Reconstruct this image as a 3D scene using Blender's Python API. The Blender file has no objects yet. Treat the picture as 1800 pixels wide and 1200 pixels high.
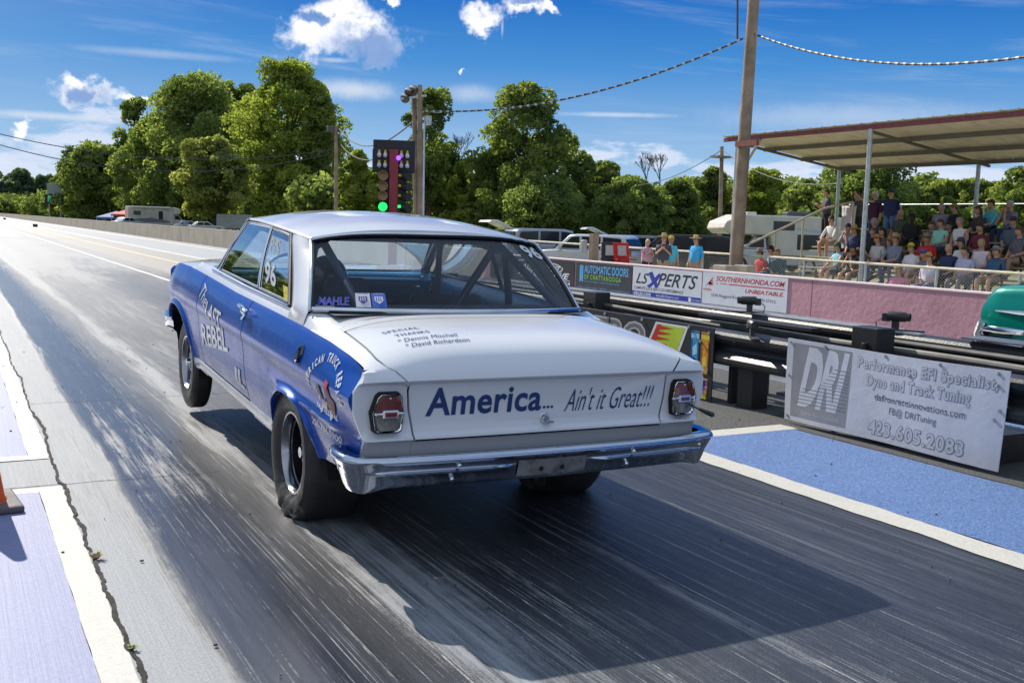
import bpy, bmesh, math, random
import numpy as np
from mathutils import Vector, Matrix, noise as mnoise
rad = math.radians
scene = bpy.context.scene
COL = scene.collection

# ---------------------------------------------------------------- camera
FPX, YAW, PITCH, ROLL, CH = 1807.76, 0.501106, 0.111793, 0.0294228, 1.41846
_f = Vector((math.sin(YAW)*math.cos(PITCH), math.cos(YAW)*math.cos(PITCH), -math.sin(PITCH)))
_r = Vector((math.cos(YAW), -math.sin(YAW), 0)); _u = _r.cross(_f)
_r2 = _r*math.cos(ROLL)+_u*math.sin(ROLL); _u2 = _u*math.cos(ROLL)-_r*math.sin(ROLL)
CAM = Vector((0, 0, CH))
cd = bpy.data.cameras.new('camera'); cam = bpy.data.objects.new('camera', cd); COL.objects.link(cam)
cd.sensor_width = 36; cd.sensor_fit = 'HORIZONTAL'; cd.lens = FPX/1800*36
cd.clip_start = 0.1; cd.clip_end = 5000
M = Matrix.Identity(4)
for i in range(3):
    M[i][0], M[i][1], M[i][2] = _r2[i], _u2[i], -_f[i]
M.translation = CAM
cam.matrix_world = M
scene.camera = cam
def ray(u, v): return _r2*((u-900)/FPX) - _u2*((v-600)/FPX) + _f
def at_x(u, v, X): d = ray(u, v); return CAM + d*(X/d.x)
def at_z(u, v, z=0.0): d = ray(u, v); return CAM + d*((z-CH)/d.z)
def at_d(u, v, D): return CAM + ray(u, v)*D

# ---------------------------------------------------------------- light and sky
scene.view_settings.view_transform = 'Standard'; scene.view_settings.look = 'None'
scene.view_settings.gamma = 1; scene.view_settings.exposure = 0.60
SUN = Vector((-0.16, 1.0, 0.79)).normalized()
sd = bpy.data.lights.new('sun', 'SUN'); sun = bpy.data.objects.new('sun', sd); COL.objects.link(sun)
sd.energy = 4.0; sd.angle = rad(0.5); sd.color = (1.0, 0.93, 0.82)
sun.rotation_euler = SUN.to_track_quat('Z', 'Y').to_euler()
world = bpy.data.worlds.new('World'); scene.world = world; world.use_nodes = True

class NT:
    """tiny node helper"""
    def __init__(s, tree): s.t = tree; s.n = tree.nodes; s.l = tree.links
    def new(s, typ, **kw):
        n = s.n.new(typ)
        for k, v in kw.items(): setattr(n, k, v)
        return n
    def put(s, sock, v):
        if isinstance(v, bpy.types.NodeSocket): s.l.new(v, sock)
        elif isinstance(v, (tuple, list, Vector)) and sock.type == 'RGBA' and len(v) == 3: sock.default_value = (*v, 1)
        else: sock.default_value = v
    def math(s, op, a, b=0.0, c=0.0, clamp=False):
        n = s.new('ShaderNodeMath', operation=op, use_clamp=clamp)
        s.put(n.inputs[0], a); s.put(n.inputs[1], b); s.put(n.inputs[2], c); return n.outputs[0]
    def vmath(s, op, a, b=(0, 0, 0)):
        n = s.new('ShaderNodeVectorMath', operation=op)
        s.put(n.inputs[0], a)
        if op == 'SCALE': s.put(n.inputs[3], b)
        else: s.put(n.inputs[1], b)
        return n.outputs['Value'] if op in ('DOT_PRODUCT', 'LENGTH') else n.outputs[0]
    def noise(s, vec, scale=5, detail=4, rough=0.55, dist=0.0, color=False):
        n = s.new('ShaderNodeTexNoise'); s.put(n.inputs['Vector'], vec)
        n.inputs['Scale'].default_value = scale; n.inputs['Detail'].default_value = detail
        n.inputs['Roughness'].default_value = rough; n.inputs['Distortion'].default_value = dist
        return n.outputs['Color' if color else 'Fac']
    def range(s, v, a, b, c=0.0, d=1.0, smooth=True):
        n = s.new('ShaderNodeMapRange', interpolation_type='SMOOTHSTEP' if smooth else 'LINEAR')
        s.put(n.inputs[0], v)
        for i, q in enumerate((a, b, c, d)): s.put(n.inputs[i+1], q)
        return n.outputs[0]
    def mix(s, f, a, b, mode='MIX'):
        n = s.new('ShaderNodeMix', data_type='RGBA', blend_type=mode)
        s.put(n.inputs[0], f); s.put(n.inputs[6], a); s.put(n.inputs[7], b); return n.outputs[2]
    def ramp(s, f, pts, interp='LINEAR'):
        n = s.new('ShaderNodeValToRGB'); s.put(n.inputs[0], f); cr = n.color_ramp; cr.interpolation = interp
        cr.elements.remove(cr.elements[1])
        for i, (p, c) in enumerate(pts):
            e = cr.elements[0] if i == 0 else cr.elements.new(p)
            if i == 0: e.position = p
            e.color = (c, c, c, 1) if isinstance(c, (int, float)) else (*c, 1)
        return n.outputs[0]

w = NT(world.node_tree); w.n.clear()
tc = w.new('ShaderNodeTexCoord').outputs['Generated']
sky = w.new('ShaderNodeTexSky', sky_type='NISHITA', sun_disc=False)
sky.sun_elevation = math.asin(SUN.z); sky.sun_rotation = math.atan2(SUN.x, SUN.y)
sky.air_density = 1.0; sky.dust_density = 0.4; sky.ozone_density = 3.0; sky.altitude = 200
skyc = w.new('ShaderNodeHueSaturation'); w.put(skyc.inputs['Color'], sky.outputs[0])
skyc.inputs['Saturation'].default_value = 1.45; skyc.inputs['Value'].default_value = 0.80
sepd = w.new('ShaderNodeSeparateXYZ'); w.put(sepd.inputs[0], tc)
el = sepd.outputs[2]
az = w.math('ARCTAN2', sepd.outputs[0], sepd.outputs[1])
dn = w.noise(tc, 22, 6, 0.6, color=True)
wob = w.vmath('SCALE', w.vmath('SUBTRACT', dn, (0.5, 0.5, 0.5)), 0.075)
D = w.vmath('ADD', tc, wob)
def ell(u, v, su, sv, D=D):
    """distance (0 centre, 1 edge) from an elliptical cloud seen in the direction of pixel (u, v)"""
    c = ray(u, v).normalized(); a = c.cross(Vector((0, 0, 1))).normalized(); b = a.cross(c)
    p = w.math('MULTIPLY', w.vmath('DOT_PRODUCT', D, tuple(a)), FPX/su)
    q = w.math('MULTIPLY', w.vmath('DOT_PRODUCT', D, tuple(b)), FPX/sv)
    n = w.new('ShaderNodeCombineXYZ'); w.put(n.inputs[0], p); w.put(n.inputs[1], q)
    front = w.math('LESS_THAN', w.vmath('DOT_PRODUCT', D, tuple(c)), 0.3)
    return w.math('ADD', w.vmath('LENGTH', n.outputs[0]), w.math('MULTIPLY', front, 50.0))
CL = [(545, 60, 62, 34), (620, 50, 92, 40), (668, 70, 52, 34), (600, 12, 62, 26), (845, 27, 42, 20), (930, 8, 50, 18), (975, 18, 26, 10),
      (148, 162, 46, 26), (140, 136, 26, 20), (215, 178, 32, 10), (690, 2, 18, 8), (30, 222, 16, 14), (822, 127, 9, 4), (965, 165, 10, 9)]
dmin = None
for e in CL:
    q = ell(*e); dmin = q if dmin is None else w.math('MINIMUM', dmin, q)
fn = w.noise(tc, 60, 6, 0.65)
dd = w.math('ADD', dmin, w.math('MULTIPLY', w.math('SUBTRACT', fn, 0.5), 1.1))
cum = w.range(dd, 1.12, 0.38)
core = w.math('MINIMUM', w.math('MINIMUM', ell(655, 76, 78, 30), ell(150, 164, 26, 22)), w.math('MINIMUM', ell(560, 30, 20, 12), ell(930, 2, 34, 10)))
dark = w.range(w.math('ADD', core, w.math('MULTIPLY', w.math('SUBTRACT', fn, 0.5), 0.9)), 1.30, 0.45)
# low cloud bank near the horizon
mp = w.new('ShaderNodeCombineXYZ'); w.put(mp.inputs[0], w.math('MULTIPLY', az, 7.0)); w.put(mp.inputs[1], w.math('MULTIPLY', el, 22.0))
bank = w.noise(mp.outputs[0], 1.6, 7, 0.6)
bh = w.noise(mp.outputs[0], 0.55, 3, 0.5)
top = w.math('ADD', -0.012, w.math('MULTIPLY', bh, 0.165))
bk = w.range(w.math('SUBTRACT', bank, w.math('MULTIPLY', w.math('SUBTRACT', el, top), 6.0)), 0.49, 0.62)
bk = w.math('MULTIPLY', bk, w.range(el, -0.02, 0.0))
bshade = w.noise(mp.outputs[0], 3.2, 6, 0.6)
# thin cirrus streaks
mc = w.new('ShaderNodeCombineXYZ'); w.put(mc.inputs[0], w.math('MULTIPLY', az, 2.4)); w.put(mc.inputs[1], w.math('ADD', w.math('MULTIPLY', el, 26.0), w.math('MULTIPLY', az, 2.0)))
ci = w.range(w.noise(mc.outputs[0], 1.3, 8, 0.62, 0.4), 0.50, 0.80, 0, 0.34)
ci = w.math('MULTIPLY', ci, w.range(el, 0.36, 0.16))
def streak(u, v, su, sv, k): return w.math('MULTIPLY', w.range(w.math('ADD', ell(u, v, su, sv, tc), w.math('MULTIPLY', w.math('SUBTRACT', fn, .5), 0.8)), 1.25, 0.0), k)
for st in ((620, 158, 85, 20, .75), (830, 165, 60, 18, .45), (1085, 202, 110, 5, .6), (100, 205, 190, 8, .65), (280, 95, 150, 8, .3), (585, 106, 42, 5, .5), (1500, 205, 260, 28, .35), (883, 48, 2.5, 18, .5)):
    ci = w.math('MAXIMUM', ci, streak(*st))
GR = w.ramp(w.math('MULTIPLY', el, 1.6, clamp=True), [(0, (.44, .60, .80)), (.10, (.30, .50, .76)), (.24, (.060, .26, .63)), (.36, (.003, .125, .51)), (.52, (.0, .036, .36)), (.62, (.03, .13, .45)), (.80, (.34, .46, .66)), (1, (.42, .54, .72))])  # upper stops, above the view, brightened as added fill light
behind = w.range(w.vmath('DOT_PRODUCT', tc, (-.75, -.66, 0)), .05, .6, 0, .85)  # added fill: unseen sky behind the camera made brighter
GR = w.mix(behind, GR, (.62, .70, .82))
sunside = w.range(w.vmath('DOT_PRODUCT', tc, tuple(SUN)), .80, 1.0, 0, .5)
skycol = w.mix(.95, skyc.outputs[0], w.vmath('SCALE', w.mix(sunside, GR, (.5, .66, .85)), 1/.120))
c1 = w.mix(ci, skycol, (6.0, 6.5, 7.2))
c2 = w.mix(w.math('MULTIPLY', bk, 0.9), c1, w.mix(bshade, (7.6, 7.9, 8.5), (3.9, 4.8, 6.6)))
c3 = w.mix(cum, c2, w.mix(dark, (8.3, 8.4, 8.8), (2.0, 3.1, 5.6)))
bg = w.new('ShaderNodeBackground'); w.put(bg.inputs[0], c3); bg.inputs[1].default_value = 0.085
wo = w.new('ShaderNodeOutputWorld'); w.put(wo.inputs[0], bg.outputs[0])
try: world.cycles.sampling_method = 'MANUAL'; world.cycles.sample_map_resolution = 512
except Exception: pass
scene.cycles.max_bounces = 6; scene.cycles.sample_clamp_indirect = 6; scene.cycles.transparent_max_bounces = 12; scene.cycles.caustics_reflective = False; scene.cycles.caustics_refractive = False

# ---------------------------------------------------------------- helpers
def tag(o, label=None, cat=None, group=None, kind=None):
    if label: o['label'] = label
    if cat: o['category'] = cat
    if group: o['group'] = group
    if kind: o['kind'] = kind
    return o
def thing(name, label, cat, loc=(0, 0, 0), rz=0.0, group=None):
    o = bpy.data.objects.new(name, None); COL.objects.link(o); o.location = loc; o.rotation_euler = (0, 0, rz)
    return tag(o, label, cat, group)
def dup(root, loc=None, rz=None, label=None, group=None, scale=None):
    r = root.copy(); COL.objects.link(r)
    if loc is not None: r.location = loc
    if rz is not None: r.rotation_euler = (0, 0, rz)
    if scale is not None: r.scale = scale if isinstance(scale, (tuple, list)) else (scale,)*3
    tag(r, label, None, group)
    for ch in list(root.children):
        c = ch.copy(); COL.objects.link(c); c.parent = r
        for g in ch.children:
            q = g.copy(); COL.objects.link(q); q.parent = c
    return r

class MB:
    """collects shapes; build() links them as ONE mesh object"""
    def __init__(s): s.v = []; s.f = []; s.m = []; s.mi = 0
    def add(s, vs, fs):
        b = len(s.v); s.v += [tuple(p) for p in vs]; s.f += [tuple(i+b for i in q) for q in fs]; s.m += [s.mi]*len(fs); return s
    def box(s, c, d, R=None):
        x, y, z = d[0]/2, d[1]/2, d[2]/2
        vs = [Vector((a*x, b*y, e*z)) for a in (-1, 1) for b in (-1, 1) for e in (-1, 1)]
        if R is not None: vs = [R @ p for p in vs]
        c = Vector(c)
        return s.add([p+c for p in vs], [(0, 1, 3, 2), (4, 6, 7, 5), (0, 4, 5, 1), (2, 3, 7, 6), (0, 2, 6, 4), (1, 5, 7, 3)])
    def bb(s, x0, x1, y0, y1, z0, z1): return s.box(((x0+x1)/2, (y0+y1)/2, (z0+z1)/2), (abs(x1-x0), abs(y1-y0), abs(z1-z0)))
    def tube(s, pts, r, n=8, cap=True):
        pts = [Vector(p) for p in pts]; rs = r if isinstance(r, (list, tuple)) else [r]*len(pts)
        rings = []; prev = None
        for i, p in enumerate(pts):
            t = (pts[min(i+1, len(pts)-1)]-pts[max(i-1, 0)])
            if t.length < 1e-9: t = Vector((0, 0, 1))
            t.normalize()
            if prev is None:
                a = t.cross(Vector((0, 0, 1)) if abs(t.z) < .9 else Vector((1, 0, 0))).normalized()
            else:
                a = (prev-t*prev.dot(t))
                a = a.normalized() if a.length > 1e-6 else t.orthogonal().normalized()
            prev = a; b = t.cross(a)
            rings.append([p+(a*math.cos(2*math.pi*k/n)+b*math.sin(2*math.pi*k/n))*rs[i] for k in range(n)])
        vs = [q for R in rings for q in R]; fs = []
        for i in range(len(rings)-1):
            for k in range(n): fs.append((i*n+k, i*n+(k+1) % n, (i+1)*n+(k+1) % n, (i+1)*n+k))
        if cap: fs += [tuple(range(n))[::-1], tuple((len(rings)-1)*n+k for k in range(n))]
        return s.add(vs, fs)
    def cyl(s, p0, p1, r, n=16, r1=None): return s.tube([p0, p1], [r, r if r1 is None else r1], n)
    def lathe(s, prof, n=24, c=(0, 0, 0), axis='z'):
        vs = []
        for r, h in prof:
            for k in range(n):
                a = 2*math.pi*k/n; x, y = r*math.cos(a), r*math.sin(a)
                q = {'z': (x, y, h), 'x': (h, x, y), 'y': (x, h, y)}[axis]
                vs.append((q[0]+c[0], q[1]+c[1], q[2]+c[2]))
        fs = [(i*n+k, i*n+(k+1) % n, (i+1)*n+(k+1) % n, (i+1)*n+k) for i in range(len(prof)-1) for k in range(n)]
        return s.add(vs, fs)
    def ball(s, c, r, n=12, m=8):
        r = r if isinstance(r, (tuple, list)) else (r, r, r)
        vs = [(c[0], c[1], c[2]+r[2])]; fs = []
        for i in range(1, m):
            a = math.pi*i/m
            for k in range(n):
                b = 2*math.pi*k/n; vs.append((c[0]+r[0]*math.sin(a)*math.cos(b), c[1]+r[1]*math.sin(a)*math.sin(b), c[2]+r[2]*math.cos(a)))
        vs.append((c[0], c[1], c[2]-r[2]))
        for k in range(n): fs.append((0, 1+k, 1+(k+1) % n)); fs.append((len(vs)-1, 1+(m-2)*n+(k+1) % n, 1+(m-2)*n+k))
        for i in range(m-2):
            for k in range(n): fs.append((1+i*n+k, 1+(i+1)*n+k, 1+(i+1)*n+(k+1) % n, 1+i*n+(k+1) % n))
        return s.add(vs, fs)
    def prism(s, poly, a0, a1, axis='x'):
        """poly: 2-D outline in the two other axes, extruded from a0 to a1 along axis"""
        def P(a, p): return {'x': (a, p[0], p[1]), 'y': (p[0], a, p[1]), 'z': (p[0], p[1], a)}[axis]
        n = len(poly)
        return s.add([P(a0, p) for p in poly]+[P(a1, p) for p in poly],
                     [tuple(range(n))[::-1], tuple(range(n, 2*n))]+[(k, (k+1) % n, n+(k+1) % n, n+k) for k in range(n)])
    def grid(s, nu, nv, fn, wrap=False):
        vs = [fn(i/(nu-1), j/(nv-1)) for i in range(nu) for j in range(nv)]
        return s.add(vs, [(i*nv+j, (i+1)*nv+j, (i+1)*nv+j+1, i*nv+j+1) for i in range(nu-1) for j in range(nv-1)])
    def rows(s, R):
        nv = len(R[0])
        return s.add([p for r in R for p in r], [(i*nv+j, (i+1)*nv+j, (i+1)*nv+j+1, i*nv+j+1) for i in range(len(R)-1) for j in range(nv-1)])
    def build(s, name, mats, parent=None, smooth=False, bevel=0, sharp=35, thick=0, fix=True, label=None, cat=None, group=None, kind=None):
        me = bpy.data.meshes.new(name); me.from_pydata(s.v, [], s.f)
        mats = mats if isinstance(mats, (list, tuple)) else [mats]
        for m in mats: me.materials.append(m)
        if len(mats) > 1: me.polygons.foreach_set('material_index', s.m)
        if fix:
            bm = bmesh.new(); bm.from_mesh(me); bmesh.ops.remove_doubles(bm, verts=bm.verts, dist=1e-5)
            bmesh.ops.recalc_face_normals(bm, faces=bm.faces); bm.to_mesh(me); bm.free()
        if smooth:
            me.polygons.foreach_set('use_smooth', [True]*len(me.polygons))
            me.set_sharp_from_angle(angle=rad(sharp))
        me.update()
        o = bpy.data.objects.new(name, me); COL.objects.link(o)
        if parent is not None: o.parent = parent
        if thick:
            md = o.modifiers.new('solid', 'SOLIDIFY'); md.thickness = thick; md.offset = -1
        if bevel:
            md = o.modifiers.new('bevel', 'BEVEL'); md.width = bevel; md.segments = 2; md.limit_method = 'ANGLE'; md.angle_limit = rad(40)
        return tag(o, label, cat, group, kind)

_mc = {}
def mat(name, col, rough=0.6, metal=0.0, coat=0.0, var=0.08, vs=6.0, bump=0.0, bs=60.0, spec=0.5, emit=None, estr=1.0, trans=0.0, dirt=None):
    if name in _mc: return _mc[name]
    m = bpy.data.materials.new(name); m.use_nodes = True; t = NT(m.node_tree)
    b = m.node_tree.nodes['Principled BSDF']
    g = t.new('ShaderNodeTexCoord').outputs['Object']
    if var > 0 or dirt:
        nz = t.noise(g, vs, 6, 0.6)
        c = t.mix(t.range(nz, 0.3, 0.7), tuple(x*(1-var) for x in col), tuple(min(1, x*(1+var)) for x in col))
        if dirt:
            c = t.mix(t.range(t.noise(g, vs*.7, 8, .7), dirt[0], dirt[0]+.18), c, dirt[1])
        t.put(b.inputs['Base Color'], c)
        t.put(b.inputs['Roughness'], t.range(t.noise(g, vs*2.3, 5, .6), 0.25, 0.75, max(0.02, rough*0.85), min(1, rough*1.15)))
    else:
        b.inputs['Base Color'].default_value = (*col, 1); b.inputs['Roughness'].default_value = rough
    b.inputs['Metallic'].default_value = metal; b.inputs['Coat Weight'].default_value = coat
    b.inputs['Coat Roughness'].default_value = 0.03; b.inputs['Specular IOR Level'].default_value = spec
    if emit: b.inputs['Emission Color'].default_value = (*emit, 1); b.inputs['Emission Strength'].default_value = estr
    if trans: b.inputs['Transmission Weight'].default_value = trans
    if bump:
        n = t.new('ShaderNodeBump'); n.inputs['Strength'].default_value = bump; n.inputs['Distance'].default_value = 0.01
        t.put(n.inputs['Height'], t.noise(g, bs, 5, .6)); t.put(b.inputs['Normal'], n.outputs[0])
    _mc[name] = m
    return m
def glass(name, tint=(.55, .6, .62), refl=1.0, base=0.03):
    """thin pane: transparent tint with a Fresnel reflection"""
    if name in _mc: return _mc[name]
    m = bpy.data.materials.new(name); m.use_nodes = True; t = NT(m.node_tree); t.n.clear()
    tr = t.new('ShaderNodeBsdfTransparent'); tr.inputs[0].default_value = (*tint, 1)
    gl = t.new('ShaderNodeBsdfGlossy'); gl.inputs['Roughness'].default_value = 0.02
    gl.inputs[0].default_value = (.95, .97, 1, 1)
    fr = t.new('ShaderNodeFresnel'); fr.inputs[0].default_value = 1.5
    mx = t.new('ShaderNodeMixShader')
    t.put(mx.inputs[0], t.math('MULTIPLY_ADD', fr.outputs[0], refl*1.7, base, clamp=True))
    t.l.new(tr.outputs[0], mx.inputs[1]); t.l.new(gl.outputs[0], mx.inputs[2])
    o = t.new('ShaderNodeOutputMaterial'); t.l.new(mx.outputs[0], o.inputs[0])
    _mc[name] = m; return m

# text outlines as meshes (built-in font)
_tc = {}
def text2d(s, shear=0.0, bold=0.0, spacing=1.0, ref=None):
    key = (s, shear, bold, spacing, ref)
    if key not in _tc:
        c = bpy.data.curves.new('t', 'FONT'); c.body = s; c.shear = shear; c.offset = bold; c.space_character = spacing; c.size = 1; c.resolution_u = 3
        o = bpy.data.objects.new('t', c)
        me = bpy.data.meshes.new_from_object(o)
        vs = [Vector(p.co) for p in me.vertices]; fs = [tuple(p.vertices) for p in me.polygons]
        bpy.data.objects.remove(o); bpy.data.curves.remove(c); bpy.data.meshes.remove(me)
        if ref is not None and ref != bold:
            text2d(s, shear, ref, spacing); x0, x1, y0, y1 = _tc[(s, shear, ref, spacing, None), 'box']
            _tc[key] = ([((p.x-x0)/(x1-x0), (p.y-y0)/(y1-y0)) for p in vs], fs); return _tc[key]
        x0 = min(p.x for p in vs); x1 = max(p.x for p in vs); y0 = min(p.y for p in vs); y1 = max(p.y for p in vs)
        _tc[key] = ([((p.x-x0)/(x1-x0), (p.y-y0)/(y1-y0)) for p in vs], fs); _tc[key, 'box'] = (x0, x1, y0, y1)
    return _tc[key]
def put_text(mb, s, fn, cuts=0, vcuts=0, **kw):
    """fn maps (a, b) in the unit box to 3-D; cuts subdivide so that the letters follow curved panels"""
    vs, fs = text2d(s, **kw)
    if cuts or vcuts:
        bm = bmesh.new(); V = [bm.verts.new((a, b, 0)) for a, b in vs]
        for f in fs:
            try: bm.faces.new([V[i] for i in f])
            except ValueError: pass
        for k in range(1, cuts):
            bmesh.ops.bisect_plane(bm, geom=bm.verts[:]+bm.edges[:]+bm.faces[:], plane_co=(0, k/cuts, 0), plane_no=(0, 1, 0))
        for k in range(1, vcuts):
            bmesh.ops.bisect_plane(bm, geom=bm.verts[:]+bm.edges[:]+bm.faces[:], plane_co=(k/vcuts, 0, 0), plane_no=(1, 0, 0))
        bm.verts.index_update()
        vs = [(v.co.x, v.co.y) for v in bm.verts]; fs = [tuple(v.index for v in f.verts) for f in bm.faces]; bm.free()
    mb.add([fn(a, b) for a, b in vs], fs)
def put_poly(mb, pts, fn, cuts=6, vcuts=6):
    bm = bmesh.new(); bm.faces.new([bm.verts.new((a, b, 0)) for a, b in pts])
    xs_ = [p[0] for p in pts]; ys_ = [p[1] for p in pts]
    for k in range(1, cuts): bmesh.ops.bisect_plane(bm, geom=bm.verts[:]+bm.edges[:]+bm.faces[:], plane_co=(0, min(ys_)+(max(ys_)-min(ys_))*k/cuts, 0), plane_no=(0, 1, 0))
    for k in range(1, vcuts): bmesh.ops.bisect_plane(bm, geom=bm.verts[:]+bm.edges[:]+bm.faces[:], plane_co=(min(xs_)+(max(xs_)-min(xs_))*k/vcuts, 0, 0), plane_no=(1, 0, 0))
    bmesh.ops.triangulate(bm, faces=bm.faces[:]); bm.verts.index_update()
    mb.add([fn(v.co.x, v.co.y) for v in bm.verts], [tuple(v.index for v in f.verts) for f in bm.faces]); bm.free()
def lerp(a, b, t): return a+(b-a)*t
def interp(x, xs, ys):
    return float(np.interp(x, xs, ys))
def sstep(a, b, x):
    t = max(0.0, min(1.0, (x-a)/(b-a))); return t*t*(3-2*t)
# ================================================================ THE TRACK
def track_mat():
    m = bpy.data.materials.new('track_surface'); m.use_nodes = True; t = NT(m.node_tree); b = t.n['Principled BSDF']
    g = t.new('ShaderNodeNewGeometry').outputs['Position']
    sp = t.new('ShaderNodeSeparateXYZ'); t.put(sp.inputs[0], g); X, Y = sp.outputs[0], sp.outputs[1]
    def st(sx, sy, det=6, rough=.6, dist=0.0):
        v = t.new('ShaderNodeCombineXYZ'); t.put(v.inputs[0], t.math('MULTIPLY', X, sx)); t.put(v.inputs[1], t.math('MULTIPLY', Y, sy))
        return t.noise(v.outputs[0], 1.0, det, rough, dist)
    big = st(1.1, .22, 4); mid = st(11, .40, 9, .72, .1); fine = st(70, 1.5, 7, .78); scr = st(105, .38, 5, .7); f2 = st(40, .22, 6, .72); patch = st(3.2, .45, 9, .78, .5)
    grain = t.noise(g, 95, 4, .75); blotch = t.noise(g, 7, 8, .75)
    # rubber laid down across the two lanes (0 concrete, 1 rubber)
    zone = t.ramp(t.math('DIVIDE', X, 12.0, clamp=True), [(0, .1), (.045, .12), (.056, .30), (.066, 1.0), (.110, 1.1), (.121, .70), (.131, .45), (.143, .92), (.165, 1.0), (.215, .88), (.25, 1.05), (.29, 1.1), (.345, 1.05), (.43, .9), (.465, .55), (.60, .50), (.64, .45), (.655, .8), (.77, .75), (.79, .4), (.86, .45), (1, .4)])
    nz = t.math('MULTIPLY', t.math('SUBTRACT', mid, .5), 2.2)
    nz = t.math('ADD', nz, t.math('MULTIPLY', t.math('SUBTRACT', big, .5), 1.2))
    nz = t.math('ADD', nz, t.math('MULTIPLY', t.math('SUBTRACT', fine, .5), 1.0))
    near = t.range(Y, 6, 16, 1.0, .30)
    nz = t.math('ADD', nz, t.math('MULTIPLY', t.math('MULTIPLY', t.math('SUBTRACT', grain, .5), .9), near)); nz = t.math('ADD', nz, t.math('MULTIPLY', t.math('MULTIPLY', t.math('SUBTRACT', blotch, .5), .5), near))
    sheen = t.ramp(t.math('DIVIDE', X, 12.0, clamp=True), [(0, 0), (.06, 0), (.072, 1), (.125, 1), (.16, .25), (.34, .2), (1, 0)])
    far = t.math('SUBTRACT', t.range(Y, 7, 40, 0, .55), t.math('MULTIPLY', sheen, t.range(Y, 7, 20, 0, .28)))
    rub = t.math('SUBTRACT', t.math('ADD', zone, t.math('MULTIPLY', nz, t.range(Y, 6, 20, 1, .5))), far)
    rub = t.range(rub, 0.25, .95)
    chalk = t.math('MULTIPLY', t.range(scr, .565, .615), t.range(patch, .44, .56))
    chalk = t.math('MAXIMUM', chalk, t.math('MULTIPLY', t.range(f2, .585, .635), t.range(blotch, .42, .58)))
    # the burnout groove the cars launch from: rubber scraped through to pale concrete
    groove = t.ramp(t.math('DIVIDE', X, 12.0, clamp=True), [(0, .3), (.05, .35), (.065, .30), (.085, .40), (.098, .85), (.135, 1.0), (.165, 1), (.20, .85), (.25, .55), (.30, .35), (.34, .2), (1, .25)])
    groove = t.math('MULTIPLY', groove, t.range(Y, 6.5, 11, 1, .4))
    chalk = t.math('MULTIPLY', t.math('MULTIPLY', chalk, groove), t.range(grain, .36, .50))
    conc = t.mix(mid, (.19, .205, .23), (.36, .375, .39))
    rb = t.mix(t.range(mid, .3, .7), (.005, .007, .013), (.048, .053, .066))
    c = t.mix(rub, conc, rb)
    c = t.mix(t.math('MULTIPLY', chalk, .9), c, (.42, .41, .40))
    spk = t.new('ShaderNodeTexVoronoi'); spk.inputs['Scale'].default_value = 30; t.put(spk.inputs['Vector'], g)
    c = t.mix(t.math('MULTIPLY', t.range(spk.outputs['Distance'], .06, .03), .5), c, (.45, .45, .44))
    c = t.mix(1.0, c, t.range(grain, .3, .7, .68, 1.3, False), 'MULTIPLY')
    t.put(b.inputs['Base Color'], c)
    gloss = t.ramp(t.math('DIVIDE', X, 12.0, clamp=True), [(0, 0), (.054, .0), (.066, .95), (.090, 1.0), (.115, .45), (.19, .2), (.27, .45), (.34, .3), (.36, .1), (1, .1)])
    gloss = t.math('MULTIPLY', gloss, rub)
    r = t.math('ADD', t.math('SUBTRACT', t.range(rub, 0, 1, .66, .50), t.math('MULTIPLY', gloss, .28)), t.math('MULTIPLY', chalk, .3))
    r = t.math('ADD', r, t.math('MULTIPLY', t.math('SUBTRACT', fine, .5), .25))
    t.put(b.inputs['Roughness'], r); t.put(b.inputs['Specular IOR Level'], t.math('MULTIPLY_ADD', gloss, .55, .32))
    bp = t.new('ShaderNodeBump'); t.put(bp.inputs['Strength'], t.math('MULTIPLY_ADD', gloss, -.32, .4)); bp.inputs['Distance'].default_value = .004
    t.put(bp.inputs['Height'], t.math('ADD', fine, t.math('ADD', scr, t.noise(g, 140, 4, .7)))); t.put(b.inputs['Normal'], bp.outputs[0])
    return m
def paint_mat(name, col, under=(.3, .3, .29), wear=.45, grooves=False, rough=.6, bump=.5, bs=90, dist=.006, speck=(.9, 1.08)):
    m = bpy.data.materials.new(name); m.use_nodes = True; t = NT(m.node_tree); b = t.n['Principled BSDF']
    g = t.new('ShaderNodeNewGeometry').outputs['Position']
    n1 = t.noise(g, 2.5, 8, .7); n2 = t.noise(g, 35, 6, .7)
    sp = t.new('ShaderNodeSeparateXYZ'); t.put(sp.inputs[0], g)
    v = t.new('ShaderNodeCombineXYZ'); t.put(v.inputs[0], t.math('MULTIPLY', sp.outputs[0], 70.0)); t.put(v.inputs[1], t.math('MULTIPLY', sp.outputs[1], 1.0))
    n3 = t.noise(v.outputs[0], 1, 5, .7)
    c = t.mix(n1, tuple(x*.86 for x in col), tuple(min(1, x*1.12) for x in col))
    k = t.math('ADD', t.math('MULTIPLY', n1, .4), t.math('ADD', t.math('MULTIPLY', n2, .35), t.math('MULTIPLY', n3, .25)))
    c = t.mix(t.range(k, 1-wear, 1-wear+.12, 0, .75), c, under)
    t.put(b.inputs['Base Color'], c); b.inputs['Roughness'].default_value = rough
    h = t.noise(g, bs, 5, .7)
    if grooves: h = t.math('ADD', h, t.math('MULTIPLY', n3, 1.5))
    sp2 = t.range(t.noise(g, bs*.55, 4, .7), .36, .64, speck[0], speck[1], False)
    c = t.mix(1.0, c, sp2, 'MULTIPLY'); t.put(b.inputs['Base Color'], c)
    bp = t.new('ShaderNodeBump'); bp.inputs['Strength'].default_value = bump; bp.inputs['Distance'].default_value = dist
    t.put(bp.inputs['Height'], h); t.put(b.inputs['Normal'], bp.outputs[0])
    return m
PITS = 1
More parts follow.
